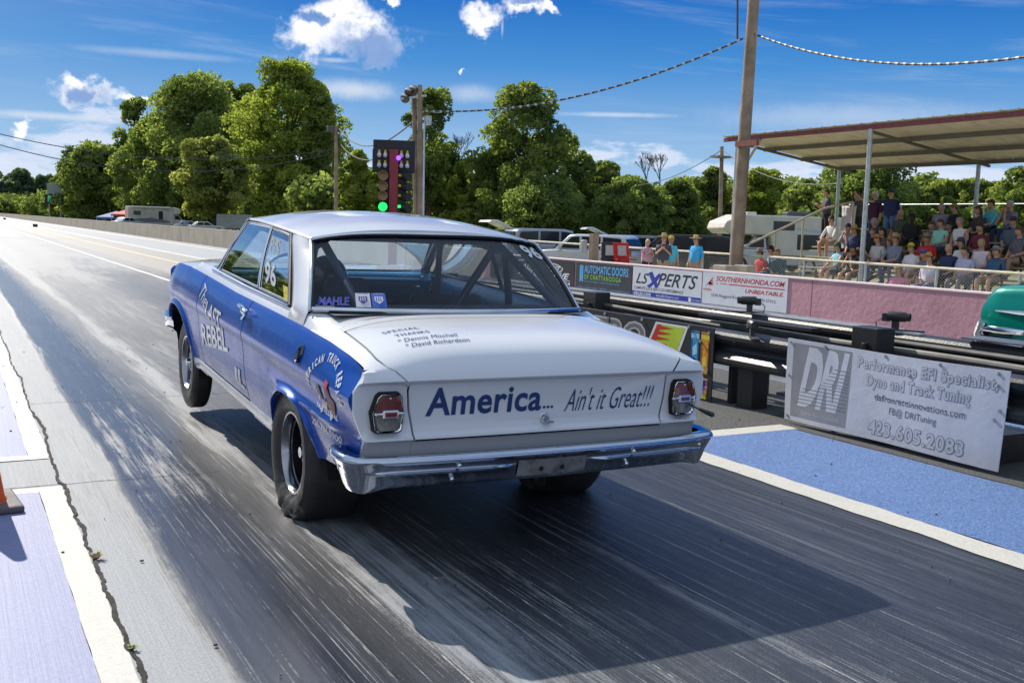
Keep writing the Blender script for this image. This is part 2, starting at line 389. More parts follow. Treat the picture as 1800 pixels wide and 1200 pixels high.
def sheet(x0, x1, y0, y1, z, name, m, label=None, jag=0, n=60, **kw):
    mb = MB(); random.seed(int(abs(x0*100+y0*7)))
    rws = []
    for i in range(n+1):
        y = lerp(y0, y1, i/n); j = jag*(mnoise.noise((x0*3, y*2.3, 0))+.5*mnoise.noise((x0*3, y*9, 5)))
        k = jag*(mnoise.noise((x1*3, y*2.1, 9))+.5*mnoise.noise((x1*3, y*8, 3)))
        rws.append([(x0+j, y, z), (x1+k, y, z)])
    mb.rows(rws); return mb.build(name, m, kind='structure', **kw)
GZ = -0.33
gm = bpy.data.materials.new('grass_ground'); gm.use_nodes = True; t = NT(gm.node_tree)
gp = t.new('ShaderNodeNewGeometry').outputs['Position']
t.put(t.n['Principled BSDF'].inputs['Base Color'], t.mix(t.range(t.noise(gp, .12, 6, .6), .45, .6), t.mix(t.noise(gp, 3, 6, .7), (.07, .10, .02), (.19, .21, .05)), t.mix(t.noise(gp, 8, 5), (.20, .17, .12), (.30, .27, .21))))
t.n['Principled BSDF'].inputs['Roughness'].default_value = .9
mb = MB()
xs = [-1500, -7.2, -6.6, 11.6, 11.9, 20, 32, 60, 1500]; zs = [-.5, -.5, -.06, -.06, GZ, GZ, -.68, -.9, -1.2]
mb.rows([[(x, y, z) for y in (-300, -40, 0, 60, 400, 2500)] for x, z in zip(xs, zs)]); mb.build('ground', gm, kind='structure')
TM = track_mat()
mb = MB()
mb.rows([[(x, y, 0) for y in (-40, 0, 40, 120, 600)] for x in (-6.5, 0, 4, 8, 11.5)]); mb.add([(-6.5, -40, 0), (-6.5, 600, 0), (-6.5, 600, -.3), (-6.5, -40, -.3)], [(0, 1, 2, 3)])
mb.build('track', TM, kind='structure')
white = paint_mat('worn_white_paint', (.47, .455, .42), (.33, .32, .30), .40, bump=.35)
white2 = paint_mat('worn_white_paint_edge', (.52, .50, .45), (.2, .2, .19), .44, bump=.6)
lav = paint_mat('lavender_blue_paint', (.185, .21, .37), (.33, .33, .40), .46, grooves=True, bump=.22)
blue = paint_mat('bright_blue_paint', (.13, .25, .55), (.24, .29, .44), .44, bump=1.0, bs=105, dist=.02, speck=(.60, 1.30))
sheet(.365, .475, 5.98+.42, 26, .004, 'edge_line', white, jag=.006)
sheet(.365, .475, -3, 5.72, .004, 'edge_line', white, jag=.006)
sheet(-3.2, .365, 5.62, 5.72, .0045, 'edge_line', white, jag=.012)
sheet(-3.2, .365, 6.40, 6.52, .0045, 'edge_line', white, jag=.006)
sheet(-3.2, .365, -3, 5.62, .004, 'painted_ground', lav, jag=.01)
sheet(-3.2, .365, 6.52, 26, .004, 'painted_ground', lav, jag=.01)
def gz(x):
    return interp(x, [11.9, 20, 32, 60, 1500], [GZ, GZ, -.68, -.9, -1.2])
bounce_mat = paint_mat('pale_bounce', (.46, .43, .36), (.20, .23, .08), .46, bump=1.0, rough=.9)  # made-up pale ground, added to bounce light up to the canopy
sheet(11.75, 19.9, -10, 70, GZ+.012, 'bounce_sheet', bounce_mat, jag=.15)
# long pale joint and edge lines further down the lane
sheet(4.06, 4.25, -3, 5.75, .004, 'edge_line', white2, jag=.02, n=160)
sheet(4.25, 5.38, -3, 5.50, .004, 'painted_ground', blue, jag=.015, n=120)
sheet(4.25, 5.42, 5.50, 5.68, .0045, 'edge_line', white2, jag=.03)
sheet(4.16, 4.28, 9.5, 260, .004, 'edge_line', white, jag=.02, n=200)
yel = paint_mat('faded_yellow_paint', (.55, .45, .22), (.35, .33, .3), .52)
sheet(6.05, 6.17, 24, 200, .004, 'centre_line', yel, jag=.02, n=160)
sheet(7.35, 7.6, -3, 260, .004, 'edge_line', white, jag=.03, n=200)
sheet(10.1, 10.4, -3, 260, .004, 'edge_line', white, jag=.03, n=200)
sheet(7.0, 7.6, 2.0, 5.6, .0045, 'painted_ground', blue, jag=.01)
# median of rough dark asphalt under the rails
med = paint_mat('rough_dark_asphalt', (.13, .13, .128), (.28, .27, .25), .42, bump=1.2, bs=90, rough=.85, speck=(.55, 1.35), dist=.02)
sheet(4.30, 7.0, 5.70, 22, .0035, 'median', med, jag=.08, n=80)
sheet(5.40, 7.0, -3, 5.70, .0036, 'median', med, jag=.02, n=80)
brn = paint_mat('brown_grey_asphalt', (.20, .185, .17), (.34, .32, .30), .44, bump=.6)
sheet(4.75, 7.2, 22.2, 300, .0032, 'median', brn, jag=.12, n=160)
# the open crack between the edge line and the lane
crk = mat('crack_shadowed_dirt', (.025, .022, .02), .95, bump=.6, bs=200)
mb = MB(); rws = []; y = -1.0
while y < 24:
    off = .035*mnoise.noise((0, y*.9, 1))+.022*mnoise.noise((0, y*4, 2))+.012*mnoise.noise((3, y*17, 2)); wd = (.006+.009*abs(mnoise.noise((4, y*6, 7)))+.006*abs(mnoise.noise((4, y*25, 7))))*(1 if y < 8 else .7)
    rws.append([(.487+off-wd, y, .0065), (.487+off+wd, y, .0065)]); y += .02 if y < 9 else .1
mb.rows(rws); mb.build('pavement_crack', crk, kind='structure')
mb = MB()
for (xa, ya, xb, yb) in ((-3, 5.74, .47, 5.76), (.49, 8.3, 4.1, 8.42), (.49, 5.75, 1.3, 5.74), (4.3, 4.7, 4.9, 4.9), (4.25, 3.6, 4.7, 3.75), (4.27, 2.9, 4.8, 3.3)):
    rws = []
    for i in range(61):
        k = i/60; x = lerp(xa, xb, k); y = lerp(ya, yb, k)+.03*mnoise.noise((x*4, ya, 0)); wd = .0025+.003*abs(mnoise.noise((x*20, ya, 3)))
        rws.append([(x, y-wd, .0018), (x, y+wd, .0018)])
    mb.rows(rws)
mb.build('hairline_crack', crk, kind='structure')
# weeds in the crack
def weed(x, y, h, n, col, label):
    mb = MB(); random.seed(int(x*1000+y*77))
    for k in range(n):
        a = random.uniform(0, 6.28); l = random.uniform(.5, 1)*h; tip = Vector((x+math.cos(a)*l, y+math.sin(a)*l, l*.7)); b = Vector((x, y, .003)); s = Vector((-math.sin(a), math.cos(a), 0))*.004
        m_ = b.lerp(tip, .5)+Vector((0, 0, l*.2)); mb.add([b-s, b+s, m_+s, m_-s, tip], [(0, 1, 2, 3), (3, 2, 4)])
    mb.build('weed', mat('weed_'+label[:5], col, .7), fix=False, label=label, cat='weed', group='weeds growing in the pavement crack')
weed(.50, 4.42, .045, 34, (.30, .24, .10), 'dry straw coloured weed tuft in the crack beside the white edge line')
weed(.49, 3.42, .028, 26, (.16, .22, .03), 'small green weed sprig in the crack nearest the bottom of the photo')
# small loose stones
st = mat('loose_stone', (.07, .07, .07), .9)
random.seed(5); mb = MB()
for k in range(240):
    x, y = random.uniform(-.6, 5.4), random.uniform(2.2, 12)
    r = random.uniform(.002, .0065); mb.ball((x, y, r*.6+.004), (r*random.uniform(.8, 1.6), r, r*.7), 6, 4)
mb.build('loose_stones', st, kind='stuff', label='small dark pebbles and rubber crumbs scattered over the track', cat='pebbles')

# ================================================================ WALL, RAILS, BANNERS
WX = 11.2
cw = mat('pink_painted_concrete', (.50, .26, .31), .8, var=.12, vs=1.5, bump=.9, bs=14, dirt=(.62, (.36, .22, .25)))
cwt = mat('pale_wall_coping', (.62, .50, .50), .75, var=.1)
cg = mat('weathered_grey_concrete', (.36, .32, .26), .85, var=.15, vs=.8, bump=.5, bs=12, dirt=(.62, (.20, .18, .15)))
o = thing('barrier_wall', 'pink painted concrete wall along the far lane with sponsor banners on it', 'wall', (WX, 0, 0))
mb = MB(); y = -14.0
while y < 19.9:
    mb.bb(0, .22, y+.006, y+3.6, -.05, .745); y += 3.6+.006
mb.build('wall_panel', cw, o, bevel=.008)
mb = MB().bb(-.012, .235, -14, 20.85, .745, .772).build('coping', cwt, o, bevel=.006)
mb = MB().bb(-.02, -.001, 9.5, 20.8, .165, .205).build('sill_rail', mat('galvanised_trim', (.62, .63, .66), .4, .6), o)
o = thing('concrete_barrier', 'weathered grey concrete barrier running into the distance beside the far lane', 'barrier', (WX, 20.9, 0))
mb = MB(); y = 0; random.seed(2)
while y < 420:
    dz = random.uniform(-.008, .0022)
    mb.prism([(.26, -.05), (.02, -.05), (.06, .84+dz), (.22, .84+dz)], y, y+5.96, 'y'); y += 6
mb.build('barrier_section', cg, o, bevel=.01)

def banner_frame(X, y0, y1, z0, z1, flip=False):
    """local map: a 0..1 left to right as seen from the near lane, b 0..1 upward"""
    return lambda a, b, d=0.0: (X-d, lerp(y0, y1, a), lerp(z0, z1, b))
def sub(fr, a0, a1, b0, b1, d): return lambda a, b: fr(lerp(a0, a1, a), lerp(b0, b1, b), d)
def rect(mb, fr, a0, a1, b0, b1, d):
    mb.add([fr(a0, b0, d), fr(a1, b0, d), fr(a1, b1, d), fr(a0, b1, d)], [(0, 1, 2, 3)])
def poly(mb, fr, pts, d): mb.add([fr(a, b, d) for a, b in pts], [tuple(range(len(pts)))])
def vinyl(mb, fr, th=.012, wav=.0):
    mb.grid(25, 9, lambda i, j: fr(i, j, .001+wav*(mnoise.noise((i*5, j*2, 3))+1)))
    # thickness
    for a0, b0, a1, b1 in ((0, 0, 1, 0), (1, 0, 1, 1), (1, 1, 0, 1), (0, 1, 0, 0)):
        mb.add([fr(a0, b0, .001), fr(a1, b1, .001), fr(a1, b1, -th+.003), fr(a0, b0, -th+.003)], [(0, 1, 2, 3)])
vb = mat('banner_black_vinyl', (.022, .022, .026), .45, var=.2); vw = mat('banner_white_vinyl', (.66, .68, .74), .5, var=.05)
ink = mat('ink_black', (.02, .02, .025), .5); wink = mat('ink_white', (.78, .78, .78), .5); bink = mat('ink_light_blue', (.12, .42, .75), .5); gink = mat('ink_green', (.22, .55, .06), .5)
rink = mat('ink_red', (.55, .03, .02), .5); dbl = mat('ink_dark_blue', (.02, .04, .36), .5)
def letters(o, mat_, items, name='lettering'):
    for (s, fr, a0, a1, b0, b1, kw) in items:
        mb = MB(); put_text(mb, s, sub(fr, a0, a1, b0, b1, .0022), **kw); mb.build(name, mat_, o, fix=False)
G = 'sponsor banners hung on the pink wall'
# 1 black automotive banner (partly hidden by the car)
fr = banner_frame(WX-.012, 21.6, 17.86, .205, .725)
o = thing('banner', 'black sponsor banner ending in phone number 706-764-5174 behind the rear window', 'banner', (0, 0, 0), group=G)
mb = MB(); vinyl(mb, fr); mb.build('sheet', vb, o)
letters(o, wink, [('ADVANCED', fr, .40, .88, .53, .76, dict(shear=.35, bold=.02)), ('AUTOMOTIVE', fr, .36, .95, .27, .52, dict(shear=.35, bold=.03)), ('706-764-5174', fr, .60, .96, .05, .17, dict(bold=.02))])
mb = MB(); pts = [(.36+.5*math.cos(a)*.62+.2, .70+.25*math.sin(a)) for a in np.linspace(2.8, .1, 16)]
for p, q in zip(pts[:-1], pts[1:]): poly(mb, fr, [p, q, (q[0], q[1]-.04), (p[0], p[1]-.04)], .0022)
rect(mb, fr, .40, .96, .215, .235, .0022); mb.build('emblem', wink, o, fix=False)
# 2 automatic doors
fr = banner_frame(WX-.012, 17.80, 15.83, .185, .725)
o = thing('banner', 'black banner reading AUTOMATIC DOORS OF CHATTANOOGA in blue and green', 'banner', group=G)
mb = MB(); vinyl(mb, fr); mb.build('sheet', mat('banner_charcoal_vinyl', (.035, .04, .05), .45, var=.2), o)
letters(o, bink, [('AUTOMATIC DOORS', fr, .16, .94, .62, .92, dict(bold=.02)), ('Service and Installation - 24 Hour Emergency Service', fr, .16, .80, .28, .36, {}), ('Chattanooga and Rossville, GA 30741     706-956-9099     automaticdoorsofchattanooga.com', fr, .03, .97, .05, .13, {})])
letters(o, gink, [('OF CHATTANOOGA', fr, .16, .82, .40, .58, dict(bold=.015, spacing=1.25))])
mb = MB(); poly(mb, fr, [(.075, .28), (.105, .33), (.105, .93), (.075, .88)], .0022); poly(mb, fr, [(.112, .33), (.14, .28), (.14, .88), (.112, .93)], .0022); mb.build('emblem', bink, o, fix=False)
# 3 LS xperts
fr = banner_frame(WX-.012, 15.80, 13.79, .195, .735)
o = thing('banner', 'white banner with slanted black LSXPERTS lettering and a blue strip below', 'banner', group=G)
mb = MB(); vinyl(mb, fr); mb.build('sheet', vw, o)
letters(o, ink, [('LS', fr, .05, .25, .44, .80, dict(shear=.4, bold=.012)), ('PERTS', fr, .38, .95, .42, .86, dict(shear=.4, bold=.012)), ('COMPLETE LSX & GEN V LTX PERFORMANCE', fr, .03, .76, .24, .34, dict(shear=.3, bold=.008))])
mb = MB(); rect(mb, fr, .0, 1, .0, .18, .0018)
X0 = [(.22, .38), (.30, .52), (.24, .82), (.30, .88), (.34, .68), (.40, .84), (.44, .78), (.37, .56), (.40, .36), (.35, .34), (.33, .46), (.27, .32)]
poly(mb, fr, X0, .0018); mb.build('blue_print', dbl, o, fix=False)
letters(o, wink, [('478-LSX-CAMS', fr, .02, .29, .03, .15, dict(bold=.02)), ('Sales@LSXperts.com', fr, .37, .70, .04, .14, {}), ('Find us on Facebook', fr, .88, .99, .06, .12, {})])
mb = MB(); rect(mb, fr, .835, .87, .025, .155, .0030); mb.build('emblem', wink, o, fix=False)
# 4 honda dealer
fr = banner_frame(WX-.012, 13.76, 11.74, .215, .745)
o = thing('banner', 'white banner reading SOUTHERNHONDA.COM UNBEATABLE in red at the end of the row', 'banner', group=G)
mb = MB(); vinyl(mb, fr); mb.build('sheet', vw, o)
letters(o, rink, [('SOUTHERNHONDA.COM', fr, .17, .97, .74, .90, dict(shear=.25, bold=.02)), ('UNBEATABLE.', fr, .53, .96, .46, .58, dict(shear=.3, bold=.02)), ('HONDA', fr, .015, .12, .42, .49, dict(bold=.02))])
letters(o, ink, [('5330 Ringgold Road, East Ridge, TN 37412', fr, .12, .88, .22, .34, {})])
mb = MB(); rect(mb, fr, .33, .97, .655, .685, .0022); rect(mb, fr, .22, .31, .66, .68, .0022); rect(mb, fr, .17, .20, .66, .68, .0022)
for k in range(5): poly(mb, fr, [(.03+.012*k, .52+.045*k), (.145, .86-.07*k+.04), (.10-.003*k, .70-.03*k)], .0022)
mb.build('emblem', rink, o, fix=False)

# guard rails between the lanes
blk = mat('black_painted_steel', (.028, .028, .030), .38, var=.25, vs=3, bump=.15, bs=40, dirt=(.66, (.10, .095, .09)))
grm = mat('grey_conduit', (.16, .155, .145), .5, .2, var=.2)
def wbeam(mb, X, y0, y1, z0, z1, side=-1, depth=.075):
    H = z1-z0; prof = [(0, 0), (.8, .06), (1, .14), (1, .24), (.75, .33), (.1, .44), (0, .5), (.1, .56), (.75, .67), (1, .76), (1, .86), (.8, .94), (0, 1.0)]
    prof = [(X+side*depth*a, z0+H*b) for a, b in prof]; back = [(x-side*.006, z) for x, z in prof[::-1]]
    mb.prism(prof+back, y0, y1, 'y')
o = thing('guardrail', 'near black steel guardrail between the lanes carrying the sponsor banners', 'guardrail', (0, 0, 0))
mb = MB(); wbeam(mb, 5.62, -4, 15.5, .32, .62); mb.build('beam', blk, o, smooth=True, sharp=25)
for yy in (6.33, 4.88, 3.2, 1.8, .3, 8.2, 10.1, 12, 13.9):
    mb = MB().bb(5.63, 5.80, yy-.09, yy+.09, 0, .60); mb.bb(5.66, 5.95, yy+.20, yy+.24, 0, .58); mb.bb(5.64, 6.2, yy-.75, yy-.35, .17, .19); mb.bb(5.64, 6.2, yy-.75, yy-.74, 0, .17); mb.build('post', blk, o, bevel=.006)
for yy in (5.28, 8.95, 1.5, 12.6):
    MB().bb(5.80, 5.98, yy-.12, yy+.12, .55, .765).bb(5.76, 5.80, yy-.04, yy-.01, .62, .655).build('splice_box', blk, o, bevel=.006)
o = thing('guardrail', 'far black steel guardrail between the lanes with pipes running along its top', 'guardrail', (0, 0, 0))
mb = MB(); wbeam(mb, 6.22, -4, 16.5, .44, .72); mb.build('beam', blk, o, smooth=True, sharp=25)
for yy in (6.9, 5.1, 3.3, 1.5, 8.7, 10.5, 12.3, 14.1):
    MB().bb(6.23, 6.36, yy-.07, yy+.07, 0, .70).build('post', blk, o, bevel=.005)
cap = mat('flat_grey_steel', (.20, .205, .22), .35, .5, var=.15)
MB().bb(6.12, 6.34, -3.0, 4.72, .735, .750).build('cap_plate', cap, o, bevel=.003)
MB().bb(6.16, 6.22, 5.1, 9.4, .712, .728).build('edge_trim', mat('galvanised_trim', (.6, .6, .6), .4, .6), o)
mb = MB(); mb.tube([(6.02, y_, .60+.004*math.sin(y_*3)) for y_ in np.linspace(-2, 15, 40)], .028, 10); mb.tube([(6.09, y_, .655) for y_ in np.linspace(-2, 5.3, 20)], .018, 8); mb.tube([(5.92, y_, lerp(.60, .66, min(1, (y_-7)/3.))) for y_ in np.linspace(7, 12, 20)], .02, 8)
mb.build('conduit', grm, o, smooth=True)
# banners on the near rail
fr = banner_frame(5.53, 10.2, 6.62, -.02+.03, .625)
o = thing('banner', 'black banner with white outlined letters, a flame badge and snack packs on the near guardrail', 'banner')
mb = MB(); vinyl(mb, fr); mb.build('sheet', vb, o)
letters(o, mat('ink_silver', (.48, .48, .50), .45), [('NITRO', fr, .36, .735, .50, .93, dict(shear=.12, bold=.07))])
letters(o, mat('ink_silver_core', (.16, .16, .17), .45), [('NITRO', (lambda a, b, d=0: fr(a, b, d+.0008)), .36, .735, .50, .93, dict(shear=.12, bold=.012, ref=.07))])
mb = MB(); poly(mb, fr, [(.735, .56), (.775, .97), (.905, .97), (.872, .56)], .0022); mb.build('emblem', wink, o, fix=False)
mb = MB(); poly(mb, fr, [(.748, .60), (.782, .94), (.893, .94), (.864, .60)], .0031); mb.build('emblem', mat('ink_lime', (.50, .62, .04), .5), o, fix=False)
mb = MB()
for k in range(4): poly(mb, fr, [(.749+.008*k, .61+.08*k), (.757+.008*k, .69+.08*k), (.83+.006*k, .665+.08*k)], .0040)
poly(mb, fr, [(.748, .60), (.782, .94), (.80, .94), (.768, .60)], .0036)
mb.build('emblem', rink, o, fix=False)
for (a0, a1, b0, b1, c1, c2) in ((.918, .948, .50, .93, (.04, .30, .62), (.35, .65, .85)), (.955, .985, .36, .93, (.72, .30, .03), (.75, .55, .05)), (.952, .985, .02, .30, (.62, .55, .05), (.25, .05, .35))):
    mb = MB(); rect(mb, fr, a0, a1, b0, b1, .0022); mb.build('pack_print', mat('pack%.2f%.2f' % (a0, b0), c1, .5, var=.4, vs=40), o, fix=False)
    mb = MB(); rect(mb, fr, a0, a1, b1-.10, b1-.02, .0031); poly(mb, fr, [(lerp(a0, a1, .25), b0+.08), (lerp(a0, a1, .8), b0+.12), (lerp(a0, a1, .7), b0+.26), (lerp(a0, a1, .2), b0+.2)], .0031); mb.build('pack_detail', mat('packd%.2f%.2f' % (a0, b0), c2, .5), o, fix=False)
    mb = MB(); rect(mb, fr, a0, a1, b1-.03, b1-.015, .0040); rect(mb, fr, a0, a0+.004, b0, b1-.12, .0040); rect(mb, fr, a1-.004, a1, b0, b1-.12, .0040); mb.build('pack_edge', mat('packe%.2f' % a0, tuple(x*.35 for x in c1), .5), o, fix=False)
bolt = mat('zinc_bolt', (.5, .5, .5), .35, .8)
mb = MB()
for (a, b) in ((.985, .93), (.955, .8), (.985, .42), (.91, .97), (.72, .97), (.975, .10), (.55, .97)):
    p = fr(a, b, .006); mb.cyl(p, (p[0]-.012, p[1], p[2]), .014, 10)
mb.build('bolt', bolt, o)
fr = banner_frame(5.53, 5.745, 3.90, .03, .645)
fr2 = lambda a, b, d=0.0: (lambda p: (p[0]-.010*(1+math.sin(a*9+b*2))-.02*(1-b)*math.sin(a*3.1), p[1]+.02*(1-b)*(a > .5), p[2]+.008*math.sin(a*3.14)*(-1 if b > .5 else 1)))(fr(a, b, d))
o = thing('banner', 'faded white and grey banner reading DRI Performance EFI Specialist on the near guardrail', 'banner')
mb = MB(); mb.grid(40, 12, lambda i, j: fr2(i, j, .001)); mb.grid(40, 12, lambda i, j: fr2(i, j, -.004))
for a0, b0, a1, b1 in ((0, 0, 1, 0), (1, 0, 1, 1), (1, 1, 0, 1), (0, 1, 0, 0)):
    mb.grid(40, 2, lambda i, j: fr2(lerp(a0, a1, i), lerp(b0, b1, i), lerp(-.004, .001, j)))
mb.build('sheet', mat('banner_faded_white', (.56, .57, .63), .55, var=.07, vs=3, dirt=(.63, (.42, .42, .47)), bump=.3, bs=8), o, smooth=True)
mb = MB(); mb.grid(20, 12, lambda i, j: fr2(lerp(.035, .335, i), lerp(.06, .955, j), .0016)); mb.build('grey_panel', mat('print_faded_grey', (.27, .27, .29), .55, var=.12, vs=3), o, smooth=True)
def fl(a0, a1, b0, b1, d): return lambda a, b: fr2(lerp(a0, a1, a), lerp(b0, b1, b), d)
mb = MB(); put_text(mb, 'DRI', fl(.075, .325, .20, .93, .0022), cuts=8, vcuts=10, shear=.42, bold=.05)
mb.build('lettering', mat('print_white', (.58, .59, .64), .55), o, fix=False)
mb = MB()
for k in range(12):
    b0 = .24+.043*k*1.0; a0 = .30-.017*(12-k) if k > 4 else .06; mb.grid(14, 2, lambda i, j: fr2(lerp(.06+.010*k if k < 5 else .12+.012*k, .325, i), b0+.010*j, .0028))
mb.build('print_stripes', mat('print_faded_grey', (.27, .27, .29), .55), o, fix=False)
lgm = mat('print_outline_grey', (.20, .20, .23), .55); lgf = mat('print_pale_fill', (.50, .51, .56), .55)
for s, a0, a1, b0, b1 in (('Performance EFI Specialist,', .365, .965, .755, .925), ('Dyno and Track Tuning', .415, .87, .575, .745), ('423.605.2083', .44, .87, .055, .235)):
    mb = MB(); put_text(mb, s, fl(a0, a1, b0, b1, .0018), cuts=3, vcuts=16, bold=.055, spacing=1.10); mb.build('lettering', lgm, o, fix=False)
    mb = MB(); put_text(mb, s, fl(a0, a1, b0, b1, .0024), cuts=3, vcuts=16, bold=.022, spacing=1.10, ref=.055); mb.build('lettering', lgf, o, fix=False)
mb = MB(); put_text(mb, 'daffronraceinnovations.com', fl(.46, .86, .445, .545, .0020), vcuts=14); mb.build('lettering', mat('ink_grey', (.13, .13, .15), .55), o, fix=False); mb = MB(); put_text(mb, 'FB@ DRITuning', fl(.54, .75, .30, .40, .0020), vcuts=10); mb.build('lettering', mat('ink_grey', (.13, .13, .15), .55), o, fix=False)
mb = MB(); put_text(mb, 'Daffron Race Innovations', fl(.10, .30, .10, .15, .0020), vcuts=8); mb.build('lettering', lgf, o, fix=False)
mb = MB()
for a, b in ((.02, .95), (.02, .55), (.02, .05), (.2, .97), (.5, .97), (.74, .97), (.96, .96), (.965, .84), (.965, .5), (.62, .80), (.98, .6)):
    p = fr2(a, b, .003); mb.cyl(p, (p[0]-.003, p[1], p[2]), .011, 8)
mb.build('bolt', bolt, o)
# timing sensors on brackets
def sensor(p, ry, label, s=1.0):
    o = thing('timing_sensor', label, 'sensor', p, ry, 'timing sensors on the guardrails')
    MB().lathe([(0, -.075), (.035, -.075), (.037, -.06), (.037, .05), (.030, .06), (.030, .085), (.026, .085), (.024, .07), (0, .07)], 20, (0, 0, .10), 'y').build('housing', mat('sensor_black', (.03, .03, .03), .45), o, smooth=True)
    mb = MB().box((0, -.02, .03), (.03, .05, .07)).box((0, -.09, .09), (.05, .05, .06)).box((0, .02, 0), (.05, .34, .012)); mb.tube([(0, -.11, .09), (.02, -.16, .05), (.01, -.14, -.03), (0, -.2, -.06)], .005, 6); mb.build('bracket', mat('sensor_bracket', (.04, .04, .04), .5), o, bevel=.003)
sensor(at_x(1322, 592, 5.58), rad(150), 'black cylindrical timing sensor lying on the near guardrail beside the black banner')
sensor(at_x(1313, 548, 6.12), rad(60), 'black cylindrical timing sensor raised on a bracket in front of the red and white banner')
sensor(at_x(1578, 580, 6.20), rad(205), 'black timing sensor standing on the far guardrail above the faded banner')
MB().bb(5.9, 6.0, 5.9, 7.3, .66, .69).build('sensor_bracket', blk, None, bevel=.003, label='flat black steel mounting bar on the far guardrail under the sensor', cat='bracket')
# ================================================================ THE BLUE AND WHITE DRAG CAR (car frame: x right, y forward, z up)
RC = Matrix(((1.0, .0148, .0075), (-.0148, .99913, -.0390), (-.0081, .0389, .9992))).to_quaternion().normalized().to_matrix()
CAR0 = Vector((2.217, 4.772, .052))
car = thing('drag_car', 'blue and white vintage coupe drag car number 96 launching with its nose lifted', 'race car', CAR0)
car.rotation_euler = RC.to_euler()
def mk_paint(name, col, rough, coat, flake=0.0):
    m = bpy.data.materials.new(name); m.use_nodes = True; t = NT(m.node_tree); b = t.n['Principled BSDF']
    g = t.new('ShaderNodeTexCoord').outputs['Object']
    b.inputs['Base Color'].default_value = (*col, 1); b.inputs['Metallic'].default_value = flake; b.inputs['Specular IOR Level'].default_value = .22
    t.put(b.inputs['Roughness'], t.range(t.noise(g, 3, 4, .6), .3, .7, rough*.85, rough*1.15))
    b.inputs['Coat Weight'].default_value = coat; b.inputs['Coat Roughness'].default_value = .035; b.inputs['Coat IOR'].default_value = 1.45
    n = t.new('ShaderNodeBump'); n.inputs['Strength'].default_value = .05; n.inputs['Distance'].default_value = .02
    t.put(n.inputs['Height'], t.noise(g, 2.2, 3, .5)); t.put(b.inputs['Normal'], n.outputs[0]); t.put(b.inputs['Coat Normal'], n.outputs[0])
    return m
PW = mk_paint('car_white_paint', (.66, .67, .70), .32, 1.0)
PB = mk_paint('car_blue_paint', (.003, .062, .35), .28, .22, .20)
CH_ = mat('chrome', (.82, .83, .85), .07, 1.0, var=.04, vs=2)
CHD = mat('worn_chrome', (.60, .62, .66), .16, 1.0, var=.15, vs=5)
DK = mat('car_dark_gap', (.006, .006, .007), .8, var=0)
RUB = mat('tyre_rubber', (.028, .027, .027), .5, var=.3, vs=8, bump=.3, bs=50)
TEAL = mat('interior_blue_metal', (.02, .27, .52), .3, .1, coat=.6)
NAVY = mat('interior_dark_trim', (.035, .05, .08), .6)

WZ = [.22, .30, .45, .54, .60, .66, .70, .715, .76, .80, .84, .87, .885]
WW = [.775, .80, .836, .846, .850, .856, .866, .866, .855, .842, .826, .810, .797]
RA = dict(c=-.11, z=.30, a=.385, b=.262); FA = dict(c=2.82, z=.26, a=.50, b=.37)
def zbot(y):
    base = .245 if y > -.2 else (lerp(.345, .40, min(1, max(0, (-.49-y)/.57))))
    if y > 3.2: base = .36
    for A in (RA, FA):
        if abs(y-A['c']) < A['a']: return max(base, A['z']+A['b']*math.sqrt(max(0, 1-((y-A['c'])/A['a'])**2)))
    return base
def zbelt(y): return interp(y, [-1.06, -.95, -.80, -.55, -.12, .7, 1.2, 2.0, 2.6, 3.0, 3.2, 3.4, 3.5, 3.6], [.815, .835, .852, .868, .879, .884, .886, .905, .915, .907, .888, .835, .79, .72])
def width(y, z):
    zz = z + (.885-zbelt(y))*sstep(.70, .80, z)      # the shoulder drops toward both ends
    w_ = interp(zz, WZ, WW)
    k = sstep(.55, .10, y)
    # hollow under the crease and the blade that runs from the wheel lip to the bumper
    w_ += k*(-.007*math.exp(-((z-.630)/.035)**2)+.014*math.exp(-((z-.560)/.020)**2)*sstep(.28, -.02, y) - .012*sstep(.50, .36, z))
    for A in (RA, FA):
        d = math.sqrt(((y-A['c'])/A['a'])**2+(max(0, z-A['z'])/A['b'])**2)
        w_ += .022*math.exp(-((d-1.02)/.055)**2)*(1 if z > A['z']-.02 else .5)
    if y < -.7:
        e_ = sstep(-.72, -1.03, y); w_ = lerp(w_, interp(z, [.36, .46, .54, .70, .715, .80, .885], [.830, .815, .805, .866, .866, .815, .797]), e_)
    if y > 2.9: w_ -= .10*((y-2.9)/.7)**2
    if y > 3.3: w_ += .03*math.exp(-((z-.84)/.05)**2)
    return w_
def side_pt(s, y, z, off=0.0): return (s*(width(y, z)+off), y, z)
def ystations(y0, y1, n):
    ys = list(np.linspace(y0, y1, n))
    for A in (RA, FA):
        for k in range(41):
            y = A['c']-A['a']*math.cos(math.pi*k/40)
            ys.append(y)
    ys = sorted(set(round(y, 5) for y in ys if y0 <= y <= y1)); return ys
